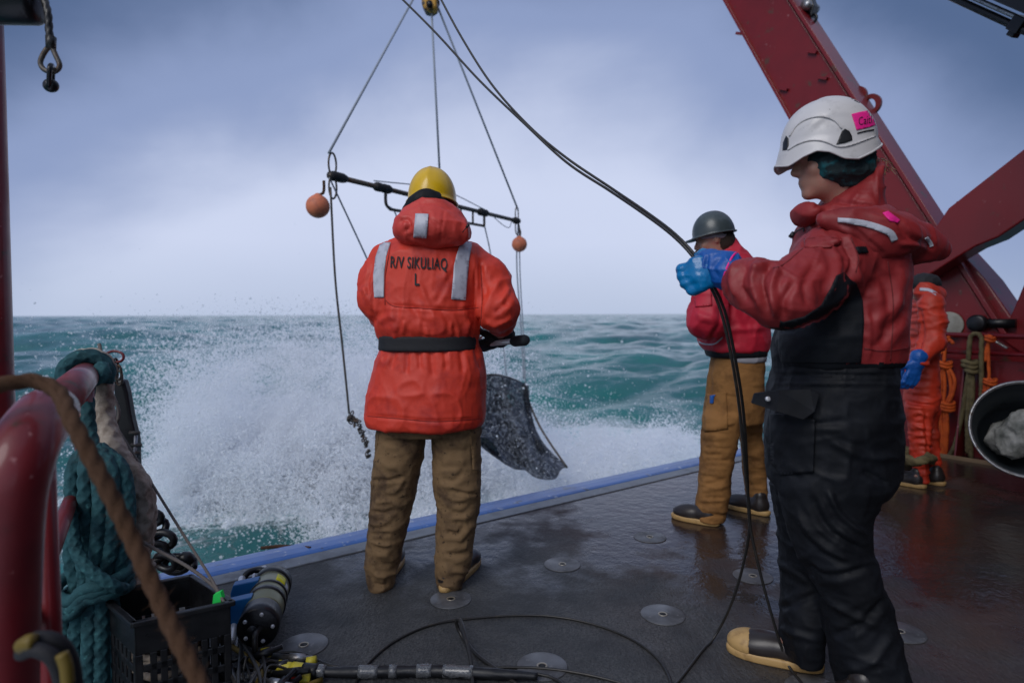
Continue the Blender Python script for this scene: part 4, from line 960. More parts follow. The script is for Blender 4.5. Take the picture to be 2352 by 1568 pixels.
for tt, L_ in ((0.03, 0.10), (t0, 0.07), (t0*0.86, 0.05), (t1, 0.07), (t1-0.02, 0.05), (0.985, 0.07)):
    b = MB(); b.tube([barp(tt)-ax*L_, barp(tt)-ax*L_*0.6, barp(tt)+ax*L_*0.6, barp(tt)+ax*L_], [0.033, 0.044, 0.044, 0.033], 12); b.build('lashing', M['black_matte'], bar)
for tt, s_ in ((0.012, 1.0), (0.99, 0.9)):
    q = barp(tt)
    for sg in (1, -1):
        c = q+Vector((0, 0, sg*0.10*s_)); b = MB(); lp = [c+ax*math.cos(a)*0.045*s_*(1.0)+upb*math.sin(a)*0.10*s_ for a in np.linspace(0, 2*math.pi, 22)[:-1]]
        b.tube(lp, 0.009*s_, 8, close=True); b.build('shackle', M['darksteel'], bar)
wr = MB(); wr.tube(spline([barp(t0-0.05)+upb*0.05, barp((t0+t1)/2)+upb*0.14, barp(t1+0.01)+upb*0.04], n=6), 0.006, 6); wr.build('cord', M['wire'], bar)
wr = MB(); wr.tube(spline([barp(t1+0.05), barp((t1+1)/2)+dn*0.09, barp(0.93)+dn*0.11, barp(0.95)], n=6), 0.005, 6); wr.build('cord', M['wire'], bar)
bl = thing('hoist_block', 'yellow and black hoisting block over the trawl at the top of the picture', 'block', W(985, -10, 7.0))
b = MB(); c = W(984, -22, 7.0); b.prism([W(x, y, 6.93) for x, y in ((966, -60), (968, 8), (975, 22), (990, 25), (1003, 17), (1003, -60))], (0, 0.16, 0)); b.build('cheek', M['yblock'], bl, smooth=False, bevel=0.02)
b = MB(); b.lathe(W(986, 8, 6.9), (0, 1, 0), [(0, 0.035), (0.2, 0.035), (0.2, 0.001)], 16); b.build('pin', M['blackpaint'], bl)
cr = W(1001, 8, 7.02); b = MB(); b.tube([cr+Vector((math.cos(a)*0.035, 0, math.sin(a)*0.05)) for a in np.linspace(0, 2*math.pi, 16)[:-1]], 0.010, 8, close=True); b.build('shackle', M['darksteel'], bl)
def wire(name, pts, r, label, mat_=None, cat='rope', group=None, seg=8, prof=None, step=0.08, par=None, radii=None):
    pts = spline(pts, step=step) if len(pts) > 2 else [Vector(pts[0]), (Vector(pts[0])+Vector(pts[1]))/2, Vector(pts[1])]
    o = MB().tube(pts, radii or r, seg, prof).build(name, mat_ or M['wire'], par)
    if label: tag(o, label, cat, group)
    return o
top = W(988, -20, 7.0)
wire('bridle_wire', [B0+upb*0.19, W(951, -5, 6.9)], 0.012, 'left bridle wire running up from the orange-float end of the bar', cat='wire')
wire('bridle_wire', [W(1010, 400, 7.05), W(991, 20, 7.0)], 0.012, 'middle bridle wire dropping straight behind the yellow hard hat', cat='wire')
wire('bridle_wire', [B1+upb*0.15, W(1003, 10, 7.0)], 0.012, 'right bridle wire running from the block down to the far bar end', cat='wire')
tw = wire('tow_wire', [W(759, 430, 5.5), W(770, 640, 5.55), W(787, 800, 5.6), W(802, 950, 5.6)], 0.010, 'wire dropping from the near bar end into the spray, ending in chain', M['darksteel'], 'wire')
fz = MB()
g = random.Random(5)
cp = spline([W(802, 948, 5.6), W(806, 962, 5.6), W(822, 975, 5.62), W(834, 1010, 5.65), W(850, 1045, 5.7)], n=5)
for i, q in enumerate(cp[2:]):
    for _ in range(2):
        dv = Vector((g.uniform(-1, 1), g.uniform(-1, 1), g.uniform(-1, 1))).normalized(); e_ = dv.orthogonal().normalized(); c_ = q+Vector((g.uniform(-1, 1), g.uniform(-1, 1), g.uniform(-1, 1)))*0.022
        fz.tube([c_+dv*math.cos(a)*0.024+e_*math.sin(a)*0.013 for a in np.linspace(0, 2*math.pi, 10)[:-1]], 0.0065, 6, close=True)
ch = fz.build('chain', M['darksteel'], tw)
wire('net_line', [B0+dn*0.02, W(842, 592, 5.9), W(905, 735, 6.3), W(990, 900, 6.9)], 0.008, 'grey line slanting from the near bar end down behind the worker in orange', cat='line')
wire('net_line', [barp(t0)+dn*0.15, W(912, 500, 6.7), W(945, 640, 6.9), W(1000, 880, 7.2)], 0.008, 'grey line hanging from the middle of the bar behind the orange hood', cat='line')
wire('net_line', [barp(t1)+dn*0.14, W(1128, 590, 7.9), W(1150, 740, 7.95), W(1163, 862, 8.0)], 0.008, 'grey line dropping from the truss to the top edge of the net', cat='line')
wire('net_line', [B1+dn*0.05, W(1187, 610, 8.4), W(1197, 760, 8.4), W(1203, 870, 8.4)], 0.010, 'thicker grey line of the pair dropping from the far bar end to the net corner', cat='line')
wire('net_line', [B1+dn*0.12+ax*0.03, W(1195, 640, 8.45), W(1203, 780, 8.4), W(1207, 880, 8.4)], 0.008, 'thinner grey line beside it, from the small orange float to the net corner', cat='line')
def float_(x, y, d, r_px, label, bx, by, bd):
    c = W(x, y, d); R = r_px*d/K; t = thing('trawl_float', label, 'float', c-Vector((0, 0, R)), 'orange trawl floats')
    S = SDF(R/9); S.ell(tuple(c), (R, R, R), 0.01); S.ell(tuple(c+Vector((0, 0, R))), (R*0.22, R*0.22, R*0.14), 0.02)
    V_, F_ = S.mesh(); V_ = smooth_v(V_, F_, 1); obj('ball', V_, F_, M['float'], t)
    q = W(bx, by, bd); MB().tube(spline([c+Vector((0, 0, R*0.95)), c.lerp(q, 0.55)+Vector((0.02, 0, 0)), q], n=6), 0.013, 8, twist(3, 6)).build('lanyard', M['brown_rope'], t)
float_(730, 474, 5.5, 26.5, 'larger orange trawl float hanging at the near left end of the bar', 744, 415, 5.5)
float_(1193, 561, 8.4, 17.5, 'smaller orange trawl float hanging at the far right end of the bar', 1191, 515, 8.4)
# the net, half in the water
def net_nodes(m, t, N, L, b, noise, remap):
    tr = N.new('ShaderNodeBsdfTransparent'); mx = N.new('ShaderNodeMixShader'); out = [n for n in N if n.type == 'OUTPUT_MATERIAL'][0]
    L.new(remap(noise(26, 4, 0.7), 0.44, 0.58, 0.45, 1.0), mx.inputs[0]); L.new(tr.outputs[0], mx.inputs[1]); L.new(b.outputs[0], mx.inputs[2]); L.new(mx.outputs[0], out.inputs[0])
M['net'] = mat('dark_fine_mesh_netting', (0.014, 0.018, 0.028), 0.7, extra=net_nodes, bump=[(60, 0.8, 0.01)], var=[((0.10, 0.12, 0.17), 5, 0.45, 0.7)])
nt_ = thing('trawl_net', 'dark fine-meshed trawl net hanging off its bar into the white water', 'net', W(1200, 1075, 8.2))
top_e = [(985, 905, 7.0), (1060, 880, 7.4), (1120, 861, 7.8), (1165, 866, 8.0), (1205, 882, 8.4)]
bot_e = [(1120, 1000, 7.0), (1150, 1050, 7.3), (1200, 1082, 7.5), (1262, 1100, 7.7), (1305, 1074, 8.0)]
tp = spline([W(*q) for q in top_e], n=10); bt = spline([W(*q) for q in bot_e], n=10); nn = len(tp); m_ = 28; vs = []
for j in range(m_+1):
    s_ = j/m_
    for i in range(nn):
        p_ = tp[i].lerp(bt[i], s_); sag = math.sin(math.pi*s_); p_ = p_+Vector((-0.10*sag*(1.0), 0.22*sag*math.sin(i*0.35), -0.16*sag))
        p_ += Vector((0.02*math.sin(i*0.5+s_*5), 0.07*math.sin(i*0.45+s_*4), 0.012*math.sin(i*0.7+s_*6)))*(s_*0.9+0.1); vs.append(p_)
obj('netting', vs, [(j*nn+i, j*nn+i+1, (j+1)*nn+i+1, (j+1)*nn+i) for j in range(m_) for i in range(nn-1)], M['net'], nt_, solid=0.012)
MB().tube(tp, 0.014, 8, twist(3, 6)).build('head_rope', M['darksteel'], nt_)
MB().tube(spline([W(1205, 882, 8.38), W(1216, 925, 8.36), W(1238, 975, 8.25), W(1262, 1015, 8.12), W(1303, 1074, 7.98)], n=8), 0.014, 8).build('side_rope', M['darksteel'], nt_)
MB().tube(spline([W(1207, 885, 8.34), W(1211, 930, 8.32), W(1222, 985, 8.2), W(1246, 1040, 8.0)], n=8), 0.045, 10, twist(3, 8)).build('net_lacing', M['net'], nt_)

# ------------------------------------------------------------------ cables held by the woman, coiled and run along the deck
HND = [(1588, 582, 1.80), (1612, 622, 1.80), (1640, 664, 1.81)]
def cable(name, pts, r, label, group=None, seg=10, m_=None):
    P_ = [W(*q) if len(q) == 3 else G(q[0], q[1], r) for q in pts]
    S_ = spline(P_, step=0.03)
    for q in S_: q.z = max(q.z, r+0.0005)
    o = MB().tube(S_, r, seg).build(name, m_ or M['cable']); return tag(o, label, 'cable', group)
CB = 0.0047
cable('cable', [(900, -25, 2.9), (1000, 75, 2.75), (1100, 184, 2.6), (1200, 280, 2.45), (1300, 372, 2.3), (1400, 438, 2.15), (1480, 492, 2.0), (1545, 541, 1.88), (1592, 590, 1.82), (1622, 640, 1.82), (1655, 712, 1.82), (1682, 830, 1.84), (1700, 950, 1.90), (1712, 1080, 1.96), (1722, 1200, 2.03),
  (1706, 1300, 2.10), (1676, 1395, 2.16), (1632, 1475), (1560, 1562), (1480, 1650)], CB, 'lower black cable from the block, sweeping off left below the blue glove')
cable('cable', [(1000, -25, 2.8), (1060, 86, 2.7), (1130, 195, 2.58), (1215, 290, 2.44), (1300, 362, 2.31), (1405, 433, 2.16), (1487, 489, 2.01), (1551, 538, 1.885), (1598, 588, 1.832), (1630, 640, 1.832), (1664, 712, 1.832), (1690, 830, 1.86), (1708, 950, 1.92), (1716, 1080, 1.98), (1722, 1200, 2.02),
  (1745, 1310, 2.02), (1772, 1410, 2.02), (1800, 1500, 2.03), (1822, 1545), (1900, 1640)], CB, 'upper of the two black cables rising to the block, falling across the tan boot toe')
cable('cable', [(760, 1680), (815, 1572), (850, 1518), (910, 1470), (990, 1435), (1080, 1420), (1180, 1413), (1270, 1415), (1360, 1432), (1440, 1462), (1500, 1502), (1535, 1550), (1552, 1620)], 0.0048, 'black cable lying on the deck in one wide open loop behind the worker in orange')
cable('cable', [(1088, 1680), (1086, 1570, 1.93), (1080, 1510, 2.02), (1066, 1450, 2.12), (1056, 1422, 2.22), (1048, 1430, 2.24), (1062, 1462), (1092, 1500), (1140, 1537), (1200, 1580)], 0.007, 'thick black cable kinked back on itself in a narrow bight on the deck')
cable('cable', [(560, 1600), (605, 1520), (650, 1498), (700, 1502), (760, 1528), (860, 1536), (980, 1538), (1080, 1545), (1180, 1545), (1260, 1552), (1300, 1580), (1320, 1640)], 0.006, 'black cable curling out of the connectors beside the crate')
cable('cable', [(700, 1520), (820, 1533), (960, 1530), (1120, 1532), (1230, 1533), (1330, 1545), (1440, 1572), (1560, 1620)], 0.005, 'black cable emerging from the taped bundle and running off to the lower right')
bd = thing('cable_bundle', 'thick taped bundle of black cables lying along the deck, with shiny wrapping', 'cable bundle', G(950, 1535))
pts = spline([G(640, 1530, 0.03), G(740, 1542, 0.025), G(860, 1542, 0.022), G(1000, 1540, 0.022), G(1120, 1546, 0.022), G(1235, 1552, 0.02)], step=0.012)
MB().tube(pts, [0.013, 0.016, 0.019, 0.018, 0.02, 0.018, 0.012], 14, twist(5, 5, 0.1)).build('sleeve', M['blackplastic'], bd)
M['clear'] = mat('shiny_clear_wrap', (0.10, 0.105, 0.11), 0.12, bump=[(90, 1.0, 0.008)], coat=1.0)
for a_, b_ in ((0.14, 0.20), (0.32, 0.40), (0.44, 0.48), (0.54, 0.60), (0.64, 0.76)):
    q = pts[int(len(pts)*a_):int(len(pts)*b_)]
    if len(q) > 2: MB().tube([p_+Vector((0, 0, 0.0015)) for p_ in q], 0.0205, 14, lambda th, s, R: 1+0.07*np.sin(th*5+s*300)*np.sin(s*170)).build('wrap', M['clear'], bd)
for i, (a_, c_, r_) in enumerate(((0.0, 'yellow_tape', 0.021), (0.06, 'yellow_tape', 0.022), (0.11, 'blackplastic', 0.024))):
    k0 = int(len(pts)*a_); q = pts[k0:k0+5]; MB().tube(q, r_, 12).build('tape_band', M[c_], bd)
# connectors by the crate
cn = thing('connector_cluster', 'tangle of black cable connectors with yellow tape and a red cap, on deck', 'connectors', G(650, 1545))
g = random.Random(3)
for i in range(9):
    x0 = g.uniform(560, 690); y0 = g.uniform(1500, 1590); z0 = g.uniform(0.015, 0.06); a_ = g.uniform(-0.5, 1.2); L_ = g.uniform(0.04, 0.08); p_ = G(x0, y0, z0); dv = Vector((math.cos(a_), math.sin(a_), g.uniform(-0.2, 0.3)))
    MB().tube([p_-dv*L_, p_-dv*L_*0.2, p_-dv*L_*0.18, p_+dv*L_*0.5, p_+dv*L_*0.52, p_+dv*L_], [0.010, 0.010, 0.014, 0.014, 0.009, 0.009], 12).build('connector', M['blackplastic' if i % 3 else 'steel'], cn)
for (x0, y0, mm, z0) in ((600, 1500, 'yellow_tape', 0.05), (705, 1520, 'yellow_tape', 0.03), (660, 1550, 'redtape', 0.03), (690, 1562, 'yellow_tape', 0.02)):
    p_ = G(x0, y0, z0); MB().tube([p_, p_+Vector((0.03, 0.004, 0.004))], 0.016, 12).build('tape_wrap', M[mm], cn)
for i in range(8):
    q = [G(g.uniform(520, 560), g.uniform(1440, 1600), g.uniform(0.01, 0.05)), G(g.uniform(545, 600), g.uniform(1500, 1620), g.uniform(0.02, 0.10)), G(g.uniform(560, 640), g.uniform(1500, 1640), g.uniform(0.01, 0.08)), G(g.uniform(600, 760), g.uniform(1510, 1640), 0.012)]
    MB().tube(spline(q, n=10), g.choice((0.004, 0.006, 0.009)), 8).build('lead', M['cable' if i != 3 else 'dull_yellow'], cn)

# ------------------------------------------------------------------ pressure housings
hz_ = thing('instrument_housing', 'olive cylindrical instrument housing clamped in bright blue brackets to a metal frame', 'instrument', G(600, 1500))
a0, a1 = W(626, 1342, 2.46), W(592, 1442, 2.10); ah = (a1-a0).normalized(); Lh = (a1-a0).length
R_ = 0.068
b = MB(); b.lathe(a0, ah, [(0, 0.02), (0.0, R_*0.96), (0.008, R_), (Lh*0.72, R_), (Lh*0.74, R_*0.97)], 40); b.build('housing', M['olive_tube'], hz_)
for (t_a, t_b, rr, mm) in ((-0.02, 0.03, 1.07, 'blackplastic'), (0.33*Lh, 0.36*Lh, 1.06, 'blackplastic'), (0.47*Lh, 0.53*Lh, 1.07, 'blackplastic'), (0.76*Lh, 0.99*Lh, 1.02, 'blackpaint')):
    b = MB(); b.lathe(a0, ah, [(t_a, R_*0.8), (t_a, R_*rr), (t_b, R_*rr), (t_b+0.004, R_*rr*0.92), (t_b+0.004, 0.001)], 40); b.build('end_cap' if mm == 'blackpaint' else 'strap', M[mm], hz_)
b = MB(); b.lathe(a0, ah, [(Lh*0.745, R_*0.985), (Lh*0.76, R_*0.985)], 40); b.build('seal_ring', M['silver'], hz_)
e1 = ah.cross(Vector((0, 0, 1))).normalized(); e2 = e1.cross(ah).normalized()
if e2.z < 0: e2 = -e2
for k in range(5):
    a_ = 0.6+k*2*math.pi/5; c = a0+ah*(Lh*0.995)+(e1*math.cos(a_)+e2*math.sin(a_))*R_*0.72
    MB().lathe(c, ah, [(0, 0.007), (0.006, 0.007), (0.007, 0.004), (0.007, 0.001)], 10).build('bolt', M['silver'], hz_)
MB().lathe(a0+ah*Lh+e1*R_*0.25, ah, [(0, 0.018), (0.022, 0.018), (0.022, 0.001)], 14).build('port', M['blackplastic'], hz_)
MB().tube(spline([a0+ah*Lh-e1*0.01, a0+ah*(Lh+0.05)+e2*0.0, a0+ah*(Lh+0.06)-e2*0.05, a0+ah*(Lh+0.03)-e2*0.12], n=6), 0.010, 10).build('lead', M['cable'], hz_)
for t_ in (0.20, 0.62):
    c = a0+ah*Lh*t_; s1 = -1 if e1.x > 0 else 1; o1 = e1*s1
    pl_ = [c+o1*R_*0.55+e2*R_*0.93, c+o1*R_*1.9+e2*R_*0.75, c+o1*R_*2.05+e2*R_*0.3, c+o1*R_*2.0-e2*R_*1.0, c+o1*R_*0.6-e2*R_*1.0]
    b = MB(); b.prism([p_-ah*0.02 for p_ in pl_], ah*0.045); b.build('bracket', M['blue_bracket'], hz_, smooth=False, bevel=0.004)
VT = (a0, a1)
def lab(t0_, t1_, an0, an1, mm, name):
    vs = []; 
    for t_ in (t0_, t1_):
        for a_ in np.linspace(an0, an1, 10): vs.append(a0+ah*Lh*t_+(e1*math.cos(a_)+e2*math.sin(a_))*(R_+0.0012))
    fs = [(i, i+1, 11+i, 10+i) for i in range(9)]; return obj(name, vs, fs, M[mm], hz_, solid=0.001)
sg = 1 if e1.x > 0 else -1
base = 0.0 if e1.x > 0 else math.pi
lab(0.14, 0.30, base+sg*0.55, base+sg*1.15, 'yellow_label', 'label'); lab(0.20, 0.31, base+sg*0.15, base+sg*0.45, 'white_label', 'label')
fr_ = [((556, 1328, 2.5), (542, 1400, 2.3), 0.014), ((542, 1400, 2.3), (532, 1470, 2.1), 0.012), ((584, 1318, 2.5), (566, 1385, 2.35), 0.006), ((560, 1420, 2.25), (540, 1490, 2.1), 0.006), ((606, 1300, 2.62), (608, 1316, 2.6), 0.010)]
for p_, q_, r_ in fr_: MB().tube([W(*p_), W(*q_)], r_, 12).build('frame_rod', M['silver'], hz_)
MB().tube(spline([W(560, 1345, 2.5), W(566, 1318, 2.52), W(596, 1308, 2.55), W(626, 1318, 2.52), W(645, 1345, 2.45)], n=8), 0.013, 10).build('handle', M['blackplastic'], hz_)

# ------------------------------------------------------------------ black crate
cr_ = thing('crate', 'open black plastic crate on deck by the rail, holding ropes and a green tag', 'crate', G(420, 1700))
A_, B_, C_ = W(530, 1392, 1.89), W(438, 1330, 2.08), W(308, 1436, 1.76)
zt = 0.30
for q in (A_, B_, C_): q.z = zt
D_ = B_+C_-A_
eA = (C_-A_); eB = (B_-A_); th_ = 0.006
def wall(p, q, inward, n_sl, nm='side'):
    b = MB(); d = q-p; L_ = d.length; d.normalize(); inn = inward.normalized()*th_; Hh = zt-0.02
    def plate(s0, s1, z0, z1): b.box(p+d*(s0+s1)/2+inn*0.5+Vector((0, 0, -zt+(z0+z1)/2)), d*(s1-s0)/2, inn*0.5, Vector((0, 0, (z1-z0)/2)))
    plate(0, L_, zt-0.10, zt); plate(0, L_, 0.02, 0.05)
    plate(0, 0.02, 0.05, zt-0.10); plate(L_-0.02, L_, 0.05, zt-0.10)
    for rz in (0.085, 0.145): plate(0.02, L_-0.02, rz, rz+0.022)
    for i in range(1, n_sl): s0 = 0.02+(L_-0.04)*i/n_sl; plate(s0-0.009, s0+0.009, 0.05, zt-0.10)
    b.build(nm, M['blackplastic'], cr_, smooth=False, bevel=0.002)
    b = MB(); b.box((p+q)/2+Vector((0, 0, -0.004))-inn*0.3, d*(L_/2+0.008), inn.normalized()*0.010, (0, 0, 0.008)); b.build('rim', M['blackplastic'], cr_, smooth=False, bevel=0.003)
wall(A_, C_, eB, 8); wall(A_, B_, eA, 7); wall(B_, D_, -eB, 8); wall(C_, D_, -eA, 7)
b = MB(); b.box((A_+D_)/2+Vector((0, 0, -zt+0.025)), eA/2, eB/2, (0, 0, 0.006)); b.build('base', M['blackplastic'], cr_, smooth=False)
ct = (A_+D_)/2; g = random.Random(11)
for i in range(4):
    q = []
    for k in range(9):
        a_ = k*0.9+i; q.append(ct+eA*0.36*math.cos(a_)+eB*0.36*math.sin(a_)+Vector((0, 0, -0.20+i*0.022+g.uniform(-0.02, 0.03))))
    tag(MB().tube(spline(q, step=0.012), 0.011, 12, twist(3, 6)).build('coiled_rope', M['cream_rope' if i < 3 else 'cable']), ['lowest turn of pale rope coiled inside the black crate', 'middle turn of pale rope coiled inside the black crate', 'topmost turn of pale rope coiled inside the black crate', 'dark cable coiled on top of the rope inside the crate'][i], 'rope', 'ropes in the black crate')
b = MB(); p_ = W(490, 1366, 1.90); b.prism([p_, p_+Vector((0.022, 0, 0.010)), p_+Vector((0.028, 0, -0.012)), p_+Vector((0.008, 0, -0.045)), p_+Vector((-0.004, 0, -0.03))], (0.004, 0.010, 0.004)); tag(b.build('tag', M['green_tag'], smooth=False), 'bright green plastic tag hanging at the rim of the black crate', 'tag')

# ------------------------------------------------------------------ near rail with its ropes
R0, R1 = Vector((-0.84, 1.08, 0.992)), Vector((-1.84, 2.76, 0.985))
rl = thing('side_rail', 'red pipe rail with a thick near post and a top pale with sky reflection, at far left', 'rail', (R0.x, R0.y, 0))
RP = 0.043
dr = (R1-R0).normalized()
MB().tube(spline([Vector((-0.862, 1.00, -0.0)), Vector((-0.858, 1.01, 0.5)), Vector((-0.850, 1.03, 0.84)), Vector((-0.846, 1.06, 0.95)), R0+dr*0.09, R0+dr*0.24], n=10), 0.052, 28).build('post', M['redpaint'], rl)
MB().tube([R0+dr*0.15, R0.lerp(R1, 0.5), R1], RP, 24).build('top_pipe', M['redpaint'], rl)
b_ = Vector((0, 0, -0.38)); MB().tube([R0+b_+dr*0.02+Vector((-0.045, 0, 0)), R1+b_+Vector((-0.045, 0, 0))], 0.021, 20).build('mid_pipe', M['redpaint'], rl)
MB().tube([R1-dr*0.05, Vector((R1.x+0.03, R1.y-0.05, 0.0))], 0.045, 16).build('post', M['redpaint'], rl)
q = R0.lerp(R1, 0.55); MB().tube([q, Vector((q.x, q.y, 0))], 0.03, 14).build('post', M['redpaint'], rl)
MB().tube([Vector((-0.93, 1.22, 1.0)), Vector((-0.90, 1.18, 0.0))], 0.020, 16).build('gusset_pipe', M['redpaint'], rl)
# post of the far side, at the very edge of the picture
ep = thing('edge_post', 'tall dark red steel post at the extreme left edge of the picture', 'post', W(-20, 900, 2.6)+Vector((0, 0, -1.3)))
b = MB(); b.tube([Vector((W(-22, 900, 2.6).x, 2.6, -0.4)), W(-22, 860, 2.6), W(-34, 200, 2.6), W(-44, -200, 2.6)], [0.085, 0.080, 0.068, 0.062], 24); b.build('tube', M['redpaint'], ep)

# ropes on the rail
def rope(name, pts, r, mat_, label, cat='rope', group=None, kind='twist', step=None, par=None, seg=None, radii=None):
    seg = seg or (32 if kind == 'braid' else 16); step = step or (r*0.2 if kind == 'braid' else None)
    prof = twist(3, 7.5, 0.12) if kind == 'twist' else (braid(0.09, 4, 1.9) if kind == 'braid' else None)
    o = MB().tube(spline(pts, step=step or r*0.4), radii or r, seg, prof).build(name, mat_, par)
    if label: tag(o, label, cat, group)
    return o
rope('brown_rope', [W(-120, 935, 1.00), W(-50, 900, 1.03), W(20, 880, 1.06), W(85, 876, 1.08), W(135, 902, 1.07), W(165, 965, 1.03), W(222, 1075, 1.01), W(290, 1210, 1.0), W(345, 1330, 0.98), W(395, 1440, 0.96), W(445, 1540, 0.94), W(500, 1650, 0.92)], 0.0135, M['brown_rope'], 'fuzzy brown rope looped over the near red post, slanting down across the corner')
bro = bpy.data.objects['brown_rope']; g = random.Random(2)
# fibres
fb = MB(); me = bro.data
for i in range(0, len(me.vertices), 4):
    p_ = me.vertices[i].co+Vector(ORG[bro.name]); n_ = me.vertices[i].normal
    if g.random() < 0.6:
        q_ = p_+n_*g.uniform(0.004, 0.014)+Vector((g.uniform(-1, 1), g.uniform(-1, 1), g.uniform(-1, 1)))*0.006; t_ = n_.orthogonal()*0.0003
        fb.add([p_-t_, p_+t_, q_], [(0, 1, 2)])
ff = fb.build('fibre', M['brown_rope'], bro); ff['kind'] = 'stuff'
# teal hank
th = thing('teal_rope_hank', 'thick teal braided mooring rope tied in a hank and hung over the rail', 'rope', W(220, 1500, 1.95)+Vector((0, 0, -0.3)))
rt = 0.023
rc = W(196, 842, 2.18)
sd2 = dr.cross(Vector((0, 0, 1))).normalized()
def around(t_along, ang, R_r): c = R0.lerp(R1, t_along); return c+sd2*math.cos(ang)*R_r+Vector((0, 0, 1)).lerp(Vector((0, 0, 1)), 0)*math.sin(ang)*R_r
for k, tt in enumerate((0.60, 0.645, 0.69)):
    q = [around(tt, a_, RP+rt*0.9) for a_ in np.linspace(math.radians(205), math.radians(-28), 8)]
    rope('turn', q, rt*0.92, M['teal_rope'] if k < 2 else M['cream_rope'], None, par=th, kind='braid')
def W3(l): return [W(*q) for q in l]
rope('strand', W3([(232, 838, 2.06), (236, 862, 2.04), (205, 880, 2.03), (200, 930, 2.0), (205, 990, 1.98), (215, 1040, 1.96)]), rt*0.92, M['teal_rope'], None, par=th, kind='braid')
rope('strand', W3([(160, 860, 2.05), (172, 900, 2.03), (192, 950, 2.02), (196, 1010, 2.0)]), rt*0.8, M['teal_rope'], None, par=th, kind='braid')
bel = [(-60, 0.0), (-28, -0.03), (3, -0.042), (34, -0.03), (64, 0.0), (-44, 0.045), (-12, 0.03), (20, 0.03), (50, 0.045)]
for i, (dx, dd) in enumerate(bel):
    w_ = g.uniform(-6, 6)
    pts = [(212+dx*0.25, 1030, 1.98+dd*0.3), (222+dx*0.85+w_*0.3, 1075, 1.94+dd), (226+dx+w_, 1150, 1.93+dd), (224+dx*1.02, 1230, 1.93+dd), (218+dx*0.85, 1300, 1.93+dd*0.8), (214+dx*0.62, 1345, 1.93+dd*0.6), (206+dx*0.8, 1400, 1.92+dd*0.8), (200+dx*0.95+w_, 1480, 1.92+dd), (200+dx*0.95, 1560, 1.92+dd), (200+dx*0.9, 1640, 1.92+dd), (200+dx*0.5, 1690, 1.92+dd)]
    rope('strand', W3(pts), rt*0.98, M['teal_rope'], None, par=th, kind='braid')
for k in range(3):
    y0 = 1322+k*24; c = W(214, y0, 1.93); n_ = 20
    lp = [c+Vector((math.cos(a_)*0.105, math.sin(a_)*0.085, 0.02*math.sin(a_+k)+(-0.02 if math.cos(a_) < 0 else 0.012))) for a_ in np.linspace(0, 2*math.pi, n_)[:-1]]
    o = MB().tube(spline(lp, n=3, close=True), rt*0.8, 14, braid(0.09, 4, 1.9), close=True).build('hitch', M['teal_rope'], th)
rope('strand', W3([(165, 1180, 1.86), (175, 1260, 1.84), (210, 1310, 1.83), (262, 1345, 1.85), (285, 1352, 1.9)]), rt*0.75, M['teal_rope'], None, par=th, kind='braid')
# cream hank behind it
chk = thing('cream_rope_hank', 'cream plaited rope hank hanging on the rail behind the teal hank', 'rope', W(300, 1600, 2.1)+Vector((0, 0, -0.2)))
for i, (dx, dd) in enumerate(((-22, 0.0), (0, 0.05), (16, -0.02), (24, 0.06))):
    pts = [(232+dx*0.2, 850, 2.24), (236+dx*0.2, 920, 2.2), (240+dx*0.3, 980, 2.17+dd*0.5), (268+dx*0.5, 1050, 2.13+dd), (304+dx*0.9, 1110, 2.1+dd), (312+dx*1.1, 1180, 2.1+dd), (304+dx, 1260, 2.1+dd), (290+dx*0.8, 1335, 2.08+dd), (288+dx, 1400, 2.06+dd), (296+dx, 1480, 2.05+dd), (306+dx, 1570, 2.04+dd), (300+dx*0.6, 1660, 2.04+dd)]
    rope('strand', W3(pts), 0.030, M['cream_rope'], None, par=chk, kind='braid')
for k in range(3):
    c = W(296, 1318+k*20, 2.06); lp = [c+Vector((math.cos(a_)*0.062, math.sin(a_)*0.07, 0.015*math.sin(a_*2+k))) for a_ in np.linspace(0, 2*math.pi, 18)[:-1]]
    MB().tube(spline(lp, n=3, close=True), 0.016, 14, twist(3, 6, 0.2), close=True).build('hitch', M['cream_rope'], chk)
# thin cords
rope('cord', W3([(228, 790, 2.5), (238, 840, 2.45), (252, 890, 2.42), (272, 940, 2.4), (268, 968, 2.4), (245, 975, 2.4)]), 0.007, M['cord'], 'grey cord hanging in a loose loop from the end of the rail', 'cord', kind='twist', seg=8)
rope('cord', W3([(215, 900, 2.35), (255, 960, 2.3), (330, 1080, 2.2), (420, 1225, 2.05), (480, 1320, 1.96), (520, 1392, 1.88)]), 0.0045, M['cord'], 'long thin cord stretched from the rail down to the crate corner', 'cord', kind='twist', seg=8)
rope('cord', W3([(300, 1228, 2.0), (360, 1262, 2.0), (430, 1300, 1.98), (490, 1345, 1.94), (512, 1378, 1.90)]), 0.0055, M['cord'], 'short thin cord from the cream hank to the crate rim', 'cord', kind='twist', seg=8)
